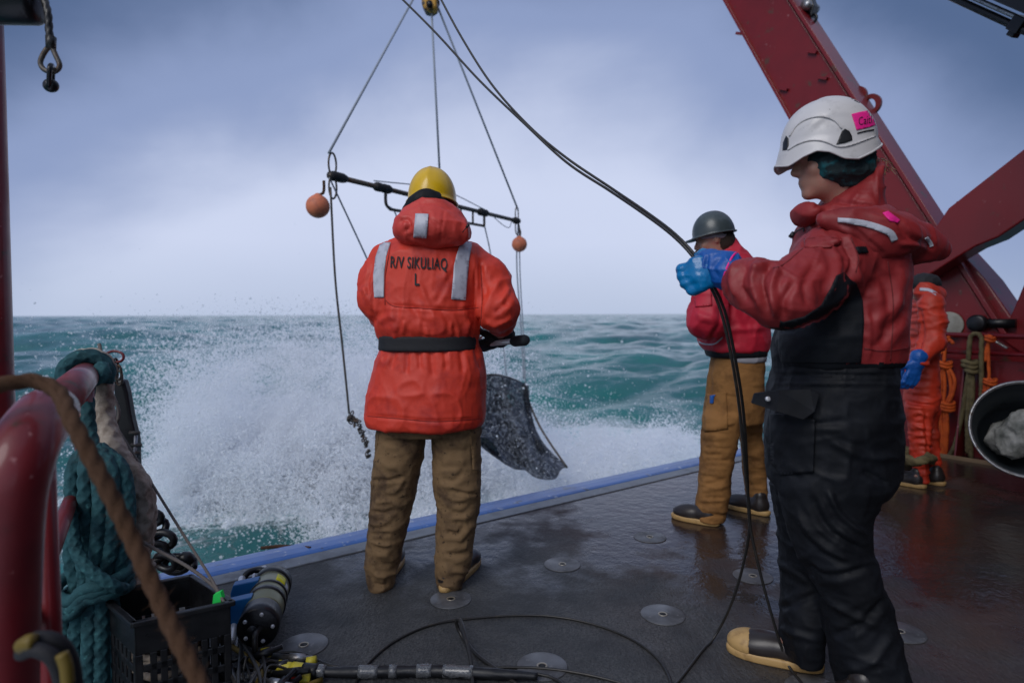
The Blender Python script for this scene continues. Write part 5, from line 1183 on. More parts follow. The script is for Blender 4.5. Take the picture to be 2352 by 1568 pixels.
# lashing tensioner
lt = thing('load_tensioner', 'black lashing tensioner hanging from a red shackle at the end of the rail', 'tensioner', W(290, 1090, 2.9))
b = MB(); lp = [W(x, y, 2.85) for x, y in ((243, 812), (250, 806), (272, 806), (283, 812), (283, 822), (275, 830), (268, 828), (276, 820), (272, 813), (250, 813))]
MB().tube(spline([W(243, 812, 2.85), W(262, 806, 2.85), (W(281, 812, 2.85)), W(283, 824, 2.85), W(272, 831, 2.85), W(250, 830, 2.85)], n=6), 0.006, 8).build('shackle', M['redpaint'], lt)
for i, (x0, y0) in enumerate(((265, 840), (272, 855), (264, 862), (274, 868))):
    c = W(x0, y0, 2.85); e_ = Vector((1, 0, 0)) if i % 2 else Vector((0.3, 1, 0)).normalized(); MB().tube([c+e_*math.cos(a_)*0.014+Vector((0, 0, 1))*math.sin(a_)*0.034 for a_ in np.linspace(0, 2*math.pi, 14)[:-1]], 0.0055, 8, close=True).build('chain_link', M['darksteel'], lt)
b = MB(); b.prism([W(x, y, 2.88) for x, y in ((258, 884), (266, 872), (282, 872), (290, 900), (300, 960), (312, 1010), (314, 1090), (300, 1088), (272, 1040), (262, 1000), (264, 930))], (0.0, 0.05, 0)); b.build('lever', M['blackpaint'], lt, smooth=False, bevel=0.012)
for x, y in ((308, 994), (312, 1022), (310, 1040)): MB().tube([W(x-10, y, 2.86), W(x+12, y, 2.86)], 0.010, 10).build('bolt', M['darksteel'], lt)
MB().tube([W(312, 1000, 2.86), W(308, 1085, 2.86)], 0.008, 10).build('screw', M['steel'], lt)
MB().tube([W(268, 1035, 2.86), W(312, 1028, 2.86)], 0.006, 8).build('strap', M['cord'], lt)
# shackles and chain lying on the deck corner
sk = thing('deck_shackles', 'dark heavy shackles and pins heaped at the corner of the blue strake', 'shackles', G(400, 1340))
for i, (x0, y0, d_, s_, a_) in enumerate(((348, 1190, 2.5, 1.0, 0.3), (356, 1215, 2.5, 1.1, 1.2), (372, 1240, 2.48, 1.2, 0.1), (352, 1270, 2.45, 1.2, 0.9), (380, 1290, 2.45, 1.1, -0.4), (405, 1295, 2.5, 1.2, 0.2))):
    c = W(x0, y0, d_); e1_ = Vector((math.cos(a_), math.sin(a_)*0.4, 0.3*math.sin(a_))).normalized(); e2_ = e1_.cross(Vector((0.1, 1, 0.1))).normalized()
    MB().tube([c+e1_*math.cos(t_)*0.040*s_+e2_*math.sin(t_)*0.028*s_ for t_ in np.linspace(0, 2*math.pi, 16)[:-1]], 0.013*s_, 10, close=True).build('shackle', M['blackpaint'], sk)
b = MB(); b.tube(spline([W(410, 1300, 2.5), W(425, 1282, 2.5), W(440, 1290, 2.52), W(445, 1305, 2.5)], n=5), [0.02, 0.03, 0.025, 0.014], 12); b.build('pin', M['blackpaint'], sk)
# frayed line on the strake
rope('frayed_rope', W3([(600, 1258, 3.22), (640, 1254, 3.22), (680, 1255, 3.18), (712, 1258, 3.1)]), 0.009, M['brown_rope'], 'short brown frayed rope end lying across the blue strake', seg=10)
# black and yellow strap, lower left
st_ = thing('ratchet_strap', 'blurred black strap with yellow marks hanging at the lower left corner', 'strap', W(100, 1600, 0.95)+Vector((0, 0, -0.1)))
rope('webbing', W3([(60, 1480, 0.95), (95, 1465, 0.93), (140, 1480, 0.94), (165, 1530, 0.96), (175, 1600, 0.98)]), 0.012, M['black_matte'], None, par=st_, kind='plain', seg=10)
rope('webbing', W3([(50, 1500, 0.93), (80, 1490, 0.91), (120, 1510, 0.91), (140, 1560, 0.92), (150, 1640, 0.93)]), 0.011, M['black_matte'], None, par=st_, kind='plain', seg=10)
rope('yellow_mark', W3([(52, 1482, 0.92), (66, 1474, 0.91), (80, 1472, 0.91)]), 0.012, M['dull_yellow'], None, par=st_, kind='plain', seg=10)
rope('yellow_mark', W3([(142, 1500, 0.90), (152, 1530, 0.90), (156, 1568, 0.90)]), 0.009, M['dull_yellow'], None, par=st_, kind='plain', seg=10)

# ------------------------------------------------------------------ upper left: roller and thimble line
rf = thing('fender_roller', 'black cylindrical roller poking in at the upper left corner', 'roller', W(40, 20, 1.6))
c0 = W(-160, 0, 1.6); c1 = W(92, 4, 1.62); MB().lathe(c0, (c1-c0).normalized(), [(0, 0.04), (0, 0.056), ((c1-c0).length-0.018, 0.056), ((c1-c0).length-0.006, 0.050), ((c1-c0).length, 0.036), ((c1-c0).length, 0.001)], 28).build('drum', M['blackpaint'], rf)
MB().lathe(c0-(c1-c0).normalized()*0.3, (c1-c0).normalized(), [(0, 0.02), (0.31, 0.02)], 14).build('axle', M['steel'], rf)
tl = thing('thimble_line', 'short dark line with a thimble eye and a shackle hanging at the upper left', 'line', W(112, 200, 1.6))
rope('line', W3([(92, -60, 1.62), (100, -10, 1.61), (110, 30, 1.6), (113, 70, 1.6), (117, 108, 1.6)]), 0.0088, M['cable'], None, par=tl, kind='twist', seg=12)
MB().tube([W(117, 84, 1.6), W(117, 112, 1.6)], 0.0115, 12, twist(6, 3, 0.12)).build('splice', M['cable'], tl)
MB().tube(spline(W3([(117, 108, 1.6), (104, 118, 1.6), (93, 142, 1.6), (99, 158, 1.6), (115, 166, 1.6), (130, 162, 1.6), (137, 150, 1.6), (129, 130, 1.6)]), n=5, close=True), 0.0062, 10, close=True).build('thimble', M['darksteel'], tl)
MB().tube(spline(W3([(112, 200, 1.6), (114, 160, 1.58), (118, 150, 1.6), (121, 160, 1.62), (120, 198, 1.62)]), n=5), 0.0058, 10).build('shackle', M['blackpaint'], tl)
S = SDF(0.003); S.ell(tuple(W(117, 197, 1.61)), (0.019, 0.016, 0.017), 0.01); V_, F_ = S.mesh(); obj('shackle_pin', V_, F_, M['blackpaint'], tl)

# ------------------------------------------------------------------ ropes along the starboard rail
def wr_(x, y, u=UW): 
    return on_plane_u(x, y, u-0.03)
def hank(name, label, mat_, strands, r, knots, kind='twist'):
    t = thing(name, label, 'rope', wr_(*strands[0][-1]))
    for s_ in strands: MB().tube(spline([wr_(*q) if len(q) == 2 else wr_(q[0], q[1], UW+q[2]) for q in s_], step=0.02), r, 10, twist(3, 7, 0.18)).build('strand', mat_, t)
    for x, y, w_, h_ in knots:
        c = wr_(x, y); d_ = c.y; lp = [c+VV*math.cos(a_)*w_*d_/K+Vector((0, 0, 0.01*math.sin(2*a_)))-U*(math.sin(a_)*0.05-0.02) for a_ in np.linspace(0, 2*math.pi, 14)[:-1]]
        for j in range(h_): MB().tube([p_+Vector((0, 0, -j*r*1.8)) for p_ in lp], r*1.05, 8, close=True).build('hitch', mat_, t)
    return t
hank('orange_rope_hank', 'larger bright orange rope hank hung on the starboard rail behind the orange coverall', M['orange_rope'],
     [[(2168, 768), (2170, 800), (2168, 832)], [(2172, 800), (2160, 812), (2150, 825)], [(2168, 832), (2150, 860), (2148, 900), (2158, 940), (2164, 1000), (2160, 1060)], [(2170, 832), (2180, 860), (2184, 900), (2170, 940), (2170, 1000), (2168, 1050)], [(2165, 834), (2162, 870), (2160, 920), (2160, 980), (2152, 1040)], [(2172, 834), (2192, 870), (2188, 905), (2176, 935), (2176, 990), (2172, 1046)],
      [(2166, 840), (2170, 880), (2168, 930), (2172, 1000), (2162, 1050)], [(2160, 940), (2148, 1000), (2136, 1060), (2150, 1078)], [(2170, 776), (2184, 782), (2190, 790)]], 0.014, [(2169, 774, 7, 2), (2168, 834, 12, 2), (2167, 925, 19, 3)])
hank('olive_rope_hank', 'olive braided rope hank draped over the starboard rail between two orange ones', M['olive_rope'],
     [[(2224, 830), (2226, 800), (2230, 772), (2242, 766), (2254, 775), (2254, 820), (2254, 900), (2250, 965)], [(2226, 850), (2218, 900), (2206, 970), (2190, 1030), (2166, 1062)], [(2228, 850), (2226, 900), (2222, 960), (2222, 1040)], [(2232, 850), (2234, 900), (2230, 960), (2230, 1070)], [(2224, 852), (2232, 920), (2226, 1000), (2230, 1050)]], 0.018, [(2226, 832, 13, 2), (2230, 852, 10, 1)])
hank('orange_rope_coil', 'smaller orange rope bundle hanging on a thin line from the starboard rail', M['orange_rope'],
     [[(2272, 768), (2270, 800), (2272, 870)], [(2278, 770), (2266, 800), (2264, 830)], [(2272, 868), (2260, 884), (2268, 920), (2272, 885)], [(2272, 868), (2284, 884), (2276, 922), (2270, 885)], [(2268, 870), (2264, 895), (2272, 925)]], 0.012, [(2273, 775, 8, 2), (2272, 874, 11, 2), (2272, 900, 13, 2)])
rh = thing('rope_heap', 'heap of khaki rope on the deck behind the orange coverall legs', 'rope', G(2095, 1050))
g = random.Random(8)
for k in range(5):
    c = G(2078, 1050-k*2, 0.03+k*0.05); q = [c+Vector((math.cos(a_)*0.15*(1-0.06*k)+g.uniform(-.02, .02), math.sin(a_)*0.20, g.uniform(-0.012, 0.012))) for a_ in np.linspace(0, 2*math.pi, 16)[:-1]]
    MB().tube(spline(q, n=3, close=True), 0.030, 12, twist(3, 7, 0.18), close=True).build('turn', M['olive_rope'], rh)
# rubber tub lying on its side
tb = thing('rubber_tub', 'black rubber tub tipped on its side at the right edge, stuffed with pale sacking', 'tub', G(2390, 1085))
cc = W(2362, 985, 3.95); axd = Vector((-0.42, -0.80, 0.30)).normalized()
Rt = 0.31
pr = [(-0.42, 0.02), (-0.42, 0.20), (-0.40, 0.225), (-0.03, Rt-0.012), (-0.01, Rt+0.004), (0.008, Rt+0.008), (0.012, Rt-0.002), (0.0, Rt-0.014), (-0.36, 0.20), (-0.37, 0.02)]
MB().lathe(cc, axd, pr[3:8], 48, False).build('rim', M['steel'], tb); 
MB().lathe(cc, axd, [pr[0], pr[1], pr[2], pr[3], (-0.004, Rt-0.004), (-0.006, Rt-0.016), pr[8], pr[9]], 48).build('shell', M['basket'], tb)
x_ = axd.orthogonal().normalized(); y_ = axd.cross(x_)
S = SDF(0.014); g = random.Random(4)
for k in range(9): a_ = g.uniform(0, 6.28); r_ = g.uniform(0, 0.13); S.ell(tuple(cc-axd*g.uniform(0.12, 0.30)+x_*math.cos(a_)*r_+y_*math.sin(a_)*r_), (g.uniform(0.05, 0.10), g.uniform(0.05, 0.09), g.uniform(0.07, 0.12)), 0.05)
V_, F_ = cloth(S, [((9, 9, 4), 0.05, 'r'), ((22, 22, 10), 0.02, 'r')], it=2); o = obj('sacking', V_, F_, M['whitenet']); tag(o, 'pale crumpled wet sacking stuffed inside the tipped rubber tub', 'sacking')
# ================================================================== the people
def joints(**k): return {a: tuple(v) for a, v in k.items()}
def person(label, x, y, d, group=None):
    return thing('person', label, 'person', (W(x, y, d).x, d, 0.0))
def rim_plain(drop=0.012, fl=0.06, brim=0.0, bw=0.9, bd=0.0):
    def f(th):
        a = abs((th+math.pi) % (2*math.pi)-math.pi); q = math.exp(-(a/bw)**4)
        return -drop-bd*q, fl+brim*q
    return f

# ------------------------------------------------------------------ 1: worker in the orange-red coat, back to us
D = 2.69
p1 = person('person seen from behind in orange-red float coat, yellow hard hat and muddy brown trousers', 985, 1350, D)
hc = W(992, 470, 2.70)
J = joints(neck=W(990, 560, 2.70), pelvis=W(985, 930, 2.70), shl=W(885, 595, 2.70), ell=W(872, 700, 2.66), wrl=W(905, 745, 2.98), shr=W(1085, 595, 2.70), elr=W(1145, 730, 2.63), wrr=W(1152, 776, 2.88),
           hpl=W(930, 985, 2.70), knl=W(902, 1150, 2.70), anl=W(884, 1310, 2.70), tol=G(905, 1300, 0.04), hpr=W(1045, 985, 2.70), knr=W(1050, 1150, 2.70), anr=W(1036, 1315, 2.70), tor=G(1075, 1310, 0.04))
body_mesh(p1, hc, (0.08, 1, -0.25), (0, 0.2, 1), J, 0.95, dict(l=((1, 0.4, -0.1), (0, -0.2, -1), (0, 0, 1), 1.0), r=((-0.9, 0.2, -0.25), (0.1, 0.4, 0.8), (0, -1, 0), 1.1)))
S = SDF(0.007); S.ell(tuple(hc+Vector((0, 0, 0.0))), (0.088, 0.108, 0.118), 0.02); S.cone(tuple(hc+Vector((0, -0.02, -0.04))), tuple(hc+Vector((0, -0.02, -0.13))), 0.085, 0.09, 0.03)
V_, F_ = cloth(S, [((30, 30, 12), 0.012, 'r')], seed=2); obj('balaclava', V_, F_, M['orange_scarf'], p1)
S = SDF(0.008)
S.loft(rows([(437, 968, 996, .06, 2.64), (448, 952, 1018, .085, 2.64), (462, 936, 1034, .10, 2.65), (480, 926, 1046, .11, 2.66), (505, 920, 1052, .12, 2.66)], 2.66, 0.9), k=0.02)
V_, F_ = cloth(S, [((14, 14, 14), 0.008, 'r')], seed=3); lining = obj('collar_lining', V_, F_, M['black_fab'], p1)
# coat
S = SDF(0.0072)
S.loft(rows([(540, 945, 1040, .09), (552, 915, 1060, .115), (566, 885, 1084, .135), (584, 868, 1100, .15), (612, 860, 1108, .165), (660, 858, 1103, .175), (710, 858, 1100, .185), (742, 858, 1100, .192), (760, 863, 1099, .185), (772, 872, 1095, .165), (786, 876, 1093, .155), (800, 872, 1096, .158), (820, 860, 1104, .172), (855, 850, 1113, .185), (900, 845, 1116, .192), (940, 841, 1116, .197), (966, 840, 1114, .196), (974, 845, 1108, .188)], D, .8), k=0.025, n=2.5, rd=0.008)
S.chain([W(1080, 603, 2.70), W(1122, 640, 2.68), W(1140, 690, 2.65), W(1147, 714, 2.61), W(1153, 730, 2.72), W(1152, 742, 2.86)], [.078, .084, .080, .077, .064, .048], k=0.035)
S.chain([W(892, 602, 2.70), W(872, 645, 2.67), W(870, 690, 2.64), W(884, 720, 2.78), W(905, 742, 2.95)], [.078, .080, .076, .066, .055], k=0.035)
FJ = [([(880, 700), (960, 706), (1040, 712), (1098, 705)], 4, -.005), ([(868, 742), (890, 728), (915, 735)], 6, .007), ([(935, 690), (985, 760)], 9, -.009), ([(1000, 700), (1050, 765)], 9, -.009), ([(1060, 690), (1075, 760)], 9, .008), ([(900, 700), (905, 765)], 8, .008), ([(960, 640), (1000, 740)], 7, .006), ([(1040, 620), (1000, 700)], 7, -.005),
      ([(930, 735), (925, 768)], 5, .008), ([(975, 740), (985, 768)], 5, .008), ([(1035, 742), (1038, 770)], 5, .008), ([(1075, 738), (1070, 770)], 5, .008),
      ([(905, 800), (895, 850)], 6, -.007), ([(935, 802), (932, 860)], 6, -.008), ([(962, 802), (965, 850)], 5, -.008), ([(990, 802), (995, 866)], 6, -.008), ([(1020, 802), (1025, 850)], 5, -.008), ([(1055, 802), (1062, 856)], 6, -.008), ([(1085, 802), (1098, 850)], 5, -.007),
      ([(842, 954), (920, 960), (1000, 966), (1112, 960)], 3.5, -.005),
      ([(1100, 600), (1112, 640), (1118, 690)], 6, -.010), ([(1150, 640), (1125, 690), (1120, 730)], 7, .010), ([(1168, 690), (1135, 720)], 7, -.009), ([(1180, 730), (1140, 745), (1118, 735)], 6, .010), ([(1188, 752), (1150, 765), (1122, 755)], 5, -.008), ([(1170, 660), (1150, 700)], 5, .007),
      ([(860, 600), (848, 660), (852, 710)], 5, -.008), ([(838, 660), (850, 690), (866, 720)], 6, .009), ([(1103, 600), (1106, 700), (1100, 760)], 4.5, -.012), ([(866, 610), (858, 700), (862, 750)], 4, -.008),
      ([(870, 600), (872, 690)], 4, .004)]
V_, F_ = cloth(S, [((3.5, 3.5, 2.2), 0.020, 'n'), ((9, 9, 4.5), 0.013, 'r'), ((20, 20, 9), 0.006, 'r'), ((40, 40, 16), 0.0025, 'r')], FJ, seed=11); CJ = (V_, F_); obj('coat', V_, F_, M['jacket1'], p1)
tj = bvh(V_, F_)
M['seam1'] = mat('darker_seam_thread', (0.30, 0.018, 0.010), 0.8)
for q in ([(883, 688), (905, 703), (960, 707), (1040, 712), (1098, 706)], [(844, 955), (920, 961), (1000, 967), (1112, 961)], [(897, 560), (884, 640), (884, 700)], [(1104, 610), (1107, 690), (1102, 760)]):
    decal('seam', strip(q, 1.6), tj, M['seam1'], p1, off=0.0028, thick=0.002, sp=4)
# hood lying on the back
S = SDF(0.007)
S.ell(tuple(W(990, 528, 2.575)), (0.150, 0.115, 0.080), 0.03); S.ell(tuple(W(992, 508, 2.60)), (0.118, 0.10, 0.082), 0.05)
S.cone(tuple(W(990, 510, 2.62)), tuple(W(994, 500, 2.65)), 0.100, 0.072, 0.04)
S.ell(tuple(W(1048, 540, 2.56)), (0.045, 0.05, 0.035), 0.05); S.ell(tuple(W(935, 520, 2.55)), (0.045, 0.05, 0.05), 0.04)
FH = [([(915, 512), (935, 505), (942, 520), (925, 535)], 4, -.009), ([(930, 545), (990, 566), (1050, 552)], 6, .006), ([(935, 480), (990, 468), (1045, 488)], 4, -.004), ([(1020, 480), (1010, 560)], 3, -.003), ([(1065, 500), (1072, 548)], 5, .006), ([(985, 500), (1010, 520)], 5, -.004)]
V_, F_ = cloth(S, [((4, 4, 4), 0.018, 'n'), ((11, 11, 9), 0.009, 'r'), ((26, 26, 20), 0.004, 'r')], FH, seed=21); hd = obj('hood', V_, F_, M['hood1'], p1); th_ = bvh(V_, F_)
decal('reflective_patch', [(954, 490), (984, 491), (980, 548), (949, 546)], th_, M['reflect'], p1, off=0.005)
decal('reflective_stripe', [(874, 556), (897, 556), (886, 590), (882, 630), (881, 683), (859, 683), (857, 630), (862, 590)], tj, M['reflect'], p1, off=0.005)
decal('reflective_stripe', [(1060, 553), (1085, 557), (1077, 600), (1070, 689), (1037, 687), (1043, 610), (1050, 580)], tj, M['reflect'], p1, off=0.005)
lettering('lettering', [dict(body='R/V SIKULIAQ', x=895, y=614, size=37, fit=132, rot=0.035, bold=0.012), dict(body='L', x=951, y=655, size=39, sx=0.62, bold=0.018)], tj, M['ink'], p1, off=0.006)
MB().tube([W(1062, 534, 2.5), W(1075, 518, 2.5)], 0.002, 8).build('toggle_cord', M['ink'], p1); MB().tube([W(1071, 523, 2.5), W(1077, 515, 2.5)], [0.005, 0.006], 10).build('toggle', M['blackplastic'], p1)
S = SDF(0.007); S.loft(rows([(768, 869, 1099, .178), (786, 870, 1099, .176), (803, 869, 1100, .178)], D, .8), k=0.01, n=2.5, rd=0.006)
V_, F_ = cloth(S, [((10, 10, 6), 0.004, 'r')], seed=5); obj('belt', V_, F_, M['black_matte'], p1)
# trousers
S = SDF(0.0072)
S.loft(rows([(948, 856, 1104, .150), (980, 868, 1106, .150), (996, 868, 1106, .140)], D, .7), k=0.03)
S.loft(rows([(975, 868, 984, .12), (1040, 862, 974, .112), (1100, 855, 960, .105), (1150, 851, 949, .100), (1200, 846, 940, .098), (1250, 840, 929, .098), (1290, 836, 918, .095), (1318, 838, 912, .092), (1346, 847, 907, .088)], D, .8), k=0.02, n=2.2)
S.loft(rows([(975, 986, 1106, .12), (1040, 992, 1106, .112), (1100, 996, 1105, .105), (1150, 1000, 1103, .102), (1200, 1001, 1097, .098), (1250, 999, 1089, .098), (1290, 1000, 1080, .095), (1318, 1001, 1072, .092), (1350, 1004, 1063, .088)], D, .8), k=0.02, n=2.2)
FT = [([(870, 1015), (858, 1060), (852, 1110)], 3, -.004), ([(1085, 985), (1088, 1080)], 3, -.004), ([(1088, 1080), (1106, 1086)], 3, .004)]
g = random.Random(31)
for y in range(1100, 1345, 24):
    for (xa, xb) in ((842, 925), (1002, 1096)):
        sh = (1345-y)*0.06; a_ = xa+g.uniform(0, 36)+sh*0.4; b_ = xb-g.uniform(0, 36)+sh*0.6; dy = g.uniform(-26, 22)
        FT.append(([(a_, y+g.uniform(-5, 5)), ((a_+b_)/2, y+g.uniform(2, 9)), (b_, y+dy)], g.uniform(4, 8), g.choice((-1, 1, -1))*g.uniform(.005, .0115)))
for y, x0, x1 in ((1005, 1010, 1080), (1035, 1020, 1085), (1060, 1010, 1070), (1010, 880, 950), (1060, 870, 930)): FT.append(([(x0, y), (x1, y+g.uniform(-14, 18))], 8, g.choice((-1, 1))*.006))
V_, F_ = cloth(S, [((5, 5, 7), 0.014, 'n'), ((7, 7, 12), 0.009, 'r', (-0.2, 0.62, 0.2)), ((15, 15, 22), 0.005, 'r', (-0.2, 0.75, 0.15)), ((30, 30, 40), 0.0022, 'r')], FT, seed=33); obj('trousers', V_, F_, M['duck1'], p1); tt_ = bvh(V_, F_)
decal('pocket', [(1081, 990), (1103, 992), (1104, 1082), (1086, 1078)], tt_, M['duck1'], p1, off=0.005)
decal('side_seam', strip([(871, 985), (862, 1040), (856, 1110), (853, 1150)], 2.5), tt_, M['duck1'], p1, off=0.004, sp=4)
boot(p1, G(1018, 1362), G(1092, 1286), 0.10, 1.02); boot(p1, G(868, 1352), G(914, 1280), 0.10, 1.02)
# black gloves
for nm, wr, hf, hn, ht, cu in (('l', J['wrl'], (1, 0.4, -0.1), (0, -0.2, -1), (0, 0, 1), 1.0), ('r', W(1150, 781, 2.86), (-0.9, 0.2, -0.28), (0.1, 0.4, 0.8), (0, -1, 0), 1.15)):
    S = SDF(0.0055); w_ = Vector(wr); S.cone(tuple(w_), tuple(w_-Vector(hf).normalized()*0.03+Vector((0, -0.01, 0.015))), 0.036, 0.04, 0.02); hand_sdf(S, wr, hf, hn, ht, 1.08, cu, rad=0.0125)
    V_, F_ = cloth(S, [((40, 40, 40), 0.003, 'r')], it=1, seed=7); obj('glove', V_, F_, M['black_matte'], p1)
# hard hat
c = W(993, 459, 2.70); f_, u_ = (0.05, 1, -0.10), (0, 0.1, 1)
vs, fs = dome(c, f_, u_, 0.103, 0.132, 0.138, rim_plain(0.020, 0.055, 0.28, 0.8, 0.01), lift=lambda th, t: 0.004*math.exp(-(math.sin(th)/0.16)**2)*(1 if math.cos(th) > -2 else 0)*max(0, math.sin(math.pi*min(t/0.8, 1))))
hh = obj('hard_hat', vs, fs, M['yellow'], p1, solid=0.003)
MB().tube([vs[26*72+j] for j in range(72)], 0.0035, 8, close=True).build('rim', M['yellow'], hh)
# the pole in his hand
pl_ = thing('boat_hook', 'silver aluminium pole with a black foam grip held in the gloved right hand', 'pole', W(1140, 786, 2.8))
MB().tube([W(905, 805, 3.5), W(1095, 792, 2.93), W(1180, 784, 2.74)], 0.0125, 14).build('shaft', M['silver'], pl_)
MB().tube([W(1176, 784, 2.75), W(1180, 783.7, 2.74), W(1184, 783.4, 2.73), W(1205, 781, 2.67), W(1208, 780.6, 2.66), W(1210, 780.4, 2.655)], [0.014, 0.022, 0.0245, 0.0245, 0.021, 0.012], 20).build('foam_grip', M['foamgrip'], pl_)

# ------------------------------------------------------------------ 2: man in crimson jacket and dark helmet
D = 3.57
p2 = person('bearded person in crimson jacket, dark grey helmet and tan trousers near the stern edge', 1680, 1195, D)
hc = W(1640, 548, 3.57)
J = joints(neck=W(1668, 600, 3.60), pelvis=W(1690, 850, 3.6), shl=W(1645, 625, 3.50), ell=W(1625, 730, 3.42), wrl=W(1612, 700, 3.80), shr=W(1735, 625, 3.68), elr=W(1748, 720, 3.72), wrr=W(1680, 735, 3.98),
           hpl=W(1660, 935, 3.52), knl=W(1645, 1050, 3.52), anl=W(1632, 1165, 3.5), tol=G(1580, 1185, 0.04), hpr=W(1722, 935, 3.68), knr=W(1728, 1040, 3.7), anr=W(1740, 1145, 3.7), tor=G(1690, 1160, 0.04))
body_mesh(p2, hc, (-0.95, 0.28, -0.22), (0, 0, 1), J, 0.97, dict(l=((0, 1, 0.2), (0.2, 0, -1), (1, 0, 0), 0.7), r=((-1, 0.3, 0), (0, 0, -1), (0, 1, 0), 0.7)), h=0.0085)
S = SDF(0.007); hb = hc; ff = Vector((-0.95, 0.28, -0.22)).normalized()
S.ell(tuple(hb+Vector((0.045, 0.0, -0.015))), (0.072, 0.084, 0.085), 0.02); V_, F_ = cloth(S, [((60, 60, 40), 0.004, 'r')], it=1); obj('hair', V_, F_, M['beard'], p2)
S = SDF(0.006); S.ell(tuple(hb+ff*0.055+Vector((0, 0, -0.085))), (0.062, 0.062, 0.045), 0.02); V_, F_ = cloth(S, [((80, 80, 60), 0.004, 'r')], it=1); obj('beard', V_, F_, M['beard'], p2)
S = SDF(0.009)
S.loft(rows([(568, 1662, 1700, .06), (580, 1652, 1712, .085), (596, 1635, 1728, .12), (615, 1618, 1742, .15), (650, 1604, 1755, .17), (700, 1598, 1764, .175), (750, 1598, 1768, .18), (785, 1602, 1768, .175), (806, 1614, 1762, .165)], D, .9), k=0.03, n=2.4)
S.chain([W(1650, 625, 3.48), W(1632, 670, 3.42), W(1625, 735, 3.38), W(1612, 720, 3.6), W(1610, 700, 3.78)], [.085, .085, .088, .068, .05], k=0.04)
S.chain([W(1732, 625, 3.66), W(1752, 670, 3.7), W(1752, 725, 3.72), W(1690, 740, 3.96)], [.085, .08, .075, .055], k=0.04)
S.chain([W(1672, 588, 3.58), W(1668, 574, 3.58)], [.078, .072], k=0.02)
FJ = [([(1600, 670), (1640, 676)], 4, .008), ([(1595, 760), (1640, 790), (1700, 785)], 8, -.008), ([(1660, 640), (1650, 740), (1620, 800)], 7, -.012), ([(1700, 640), (1690, 720), (1720, 780)], 9, .008), ([(1740, 650), (1730, 740)], 8, -.008), ([(1600, 720), (1640, 740)], 7, .009), ([(1610, 650), (1650, 640)], 5, -.007), ([(1650, 760), (1760, 752)], 6, .008), ([(1655, 588), (1700, 582)], 3, -.004), ([(1610, 800), (1600, 770)], 5, .006)]
V_, F_ = cloth(S, [((3.5, 3.5, 3), 0.022, 'n'), ((8, 8, 6), 0.014, 'r'), ((20, 20, 14), 0.006, 'r')], FJ, seed=41); obj('jacket', V_, F_, M['jacket2'], p2); t2 = bvh(V_, F_)
decal('piping', strip([(1592, 770), (1610, 788), (1640, 790), (1660, 775)], 3), t2, M['reflect'], p2, sp=4)
decal('sleeve_pocket', [(1592, 668), (1632, 662), (1636, 700), (1596, 704)], t2, M['jacket2'], p2, off=0.012, thick=0.008)
S = SDF(0.008); S.loft(rows([(797, 1618, 1764, .168), (812, 1620, 1762, .166), (819, 1622, 1762, .160)], D, .9), k=0.02); V_, F_ = cloth(S, [((14, 14, 14), 0.006, 'r')]); obj('waistband', V_, F_, M['black_fab'], p2)
S = SDF(0.008); S.loft(rows([(810, 1634, 1760, .155), (830, 1640, 1760, .155)], D, .9), k=0.02); V_, F_ = cloth(S, [((14, 14, 14), 0.008, 'r')]); obj('shirt_tail', V_, F_, M['plaid'], p2)
S = SDF(0.008)
S.loft(rows([(815, 1632, 1757, .145), (870, 1624, 1757, .155), (930, 1617, 1755, .155), (968, 1613, 1753, .14)], D, .9), k=0.03)
S.loft(rows([(950, 1614, 1702, .115, 3.50), (1000, 1612, 1696, .11, 3.50), (1050, 1608, 1688, .105, 3.50), (1100, 1604, 1681, .10, 3.50), (1150, 1598, 1675, .10, 3.50), (1193, 1592, 1668, .10, 3.50)], 3.5, .9), k=0.03, n=2.2)
S.loft(rows([(950, 1690, 1754, .11, 3.68), (1000, 1698, 1753, .10, 3.68), (1050, 1702, 1757, .10, 3.68), (1100, 1706, 1763, .10, 3.70), (1150, 1712, 1768, .10, 3.70), (1172, 1716, 1768, .10, 3.70)], 3.7, .9), k=0.03, n=2.2)
FT = [([(1636, 835), (1632, 900), (1622, 960)], 3, -.006), ([(1640, 900), (1700, 915)], 3, -.004), ([(1702, 940), (1706, 1000), (1698, 1060)], 6, -.014), ([(1616, 985), (1690, 970)], 5, .008)]
g = random.Random(51)
for y in range(990, 1190, 17):
    for (xa, xb) in ((1600, 1680), (1706, 1760)):
        FT.append(([(xa+g.uniform(0, 22), y+g.uniform(-6, 6)), (xb-g.uniform(0, 22), y+g.uniform(-10, 10))], g.uniform(3.2, 6), g.choice((-1, 1, -1))*g.uniform(.004, .009)))
V_, F_ = cloth(S, [((5, 5, 7), 0.016, 'n'), ((8, 8, 14), 0.009, 'r', (-0.2, 0.62, 0.2)), ((24, 24, 30), 0.003, 'r')], FT, seed=43); obj('trousers', V_, F_, M['duck2'], p2); t2t = bvh(V_, F_)
decal('pocket', [(1618, 905), (1668, 900), (1672, 985), (1618, 992)], t2t, M['duck2'], p2, off=0.008, thick=0.006)
decal('blue_pen', [(1630, 908), (1642, 906), (1638, 912), (1636, 926), (1630, 926)], t2t, M['blue_dry'], p2, off=0.018, thick=0.008, sp=4)
boot(p2, G(1650, 1208), G(1546, 1186), 0.10, 1.0); boot(p2, G(1766, 1185), G(1664, 1160), 0.10, 1.0)
c = W(1639, 537, 3.57); f_, u_ = (-0.96, 0.25, -0.16), (-0.1, 0, 1)
vs, fs = dome(c, f_, u_, 0.112, 0.118, 0.130, rim_plain(0.006, 0.05, 0.30, 0.95, 0.012)); hh = obj('hard_hat', vs, fs, M['grey_helmet'], p2, solid=0.003)
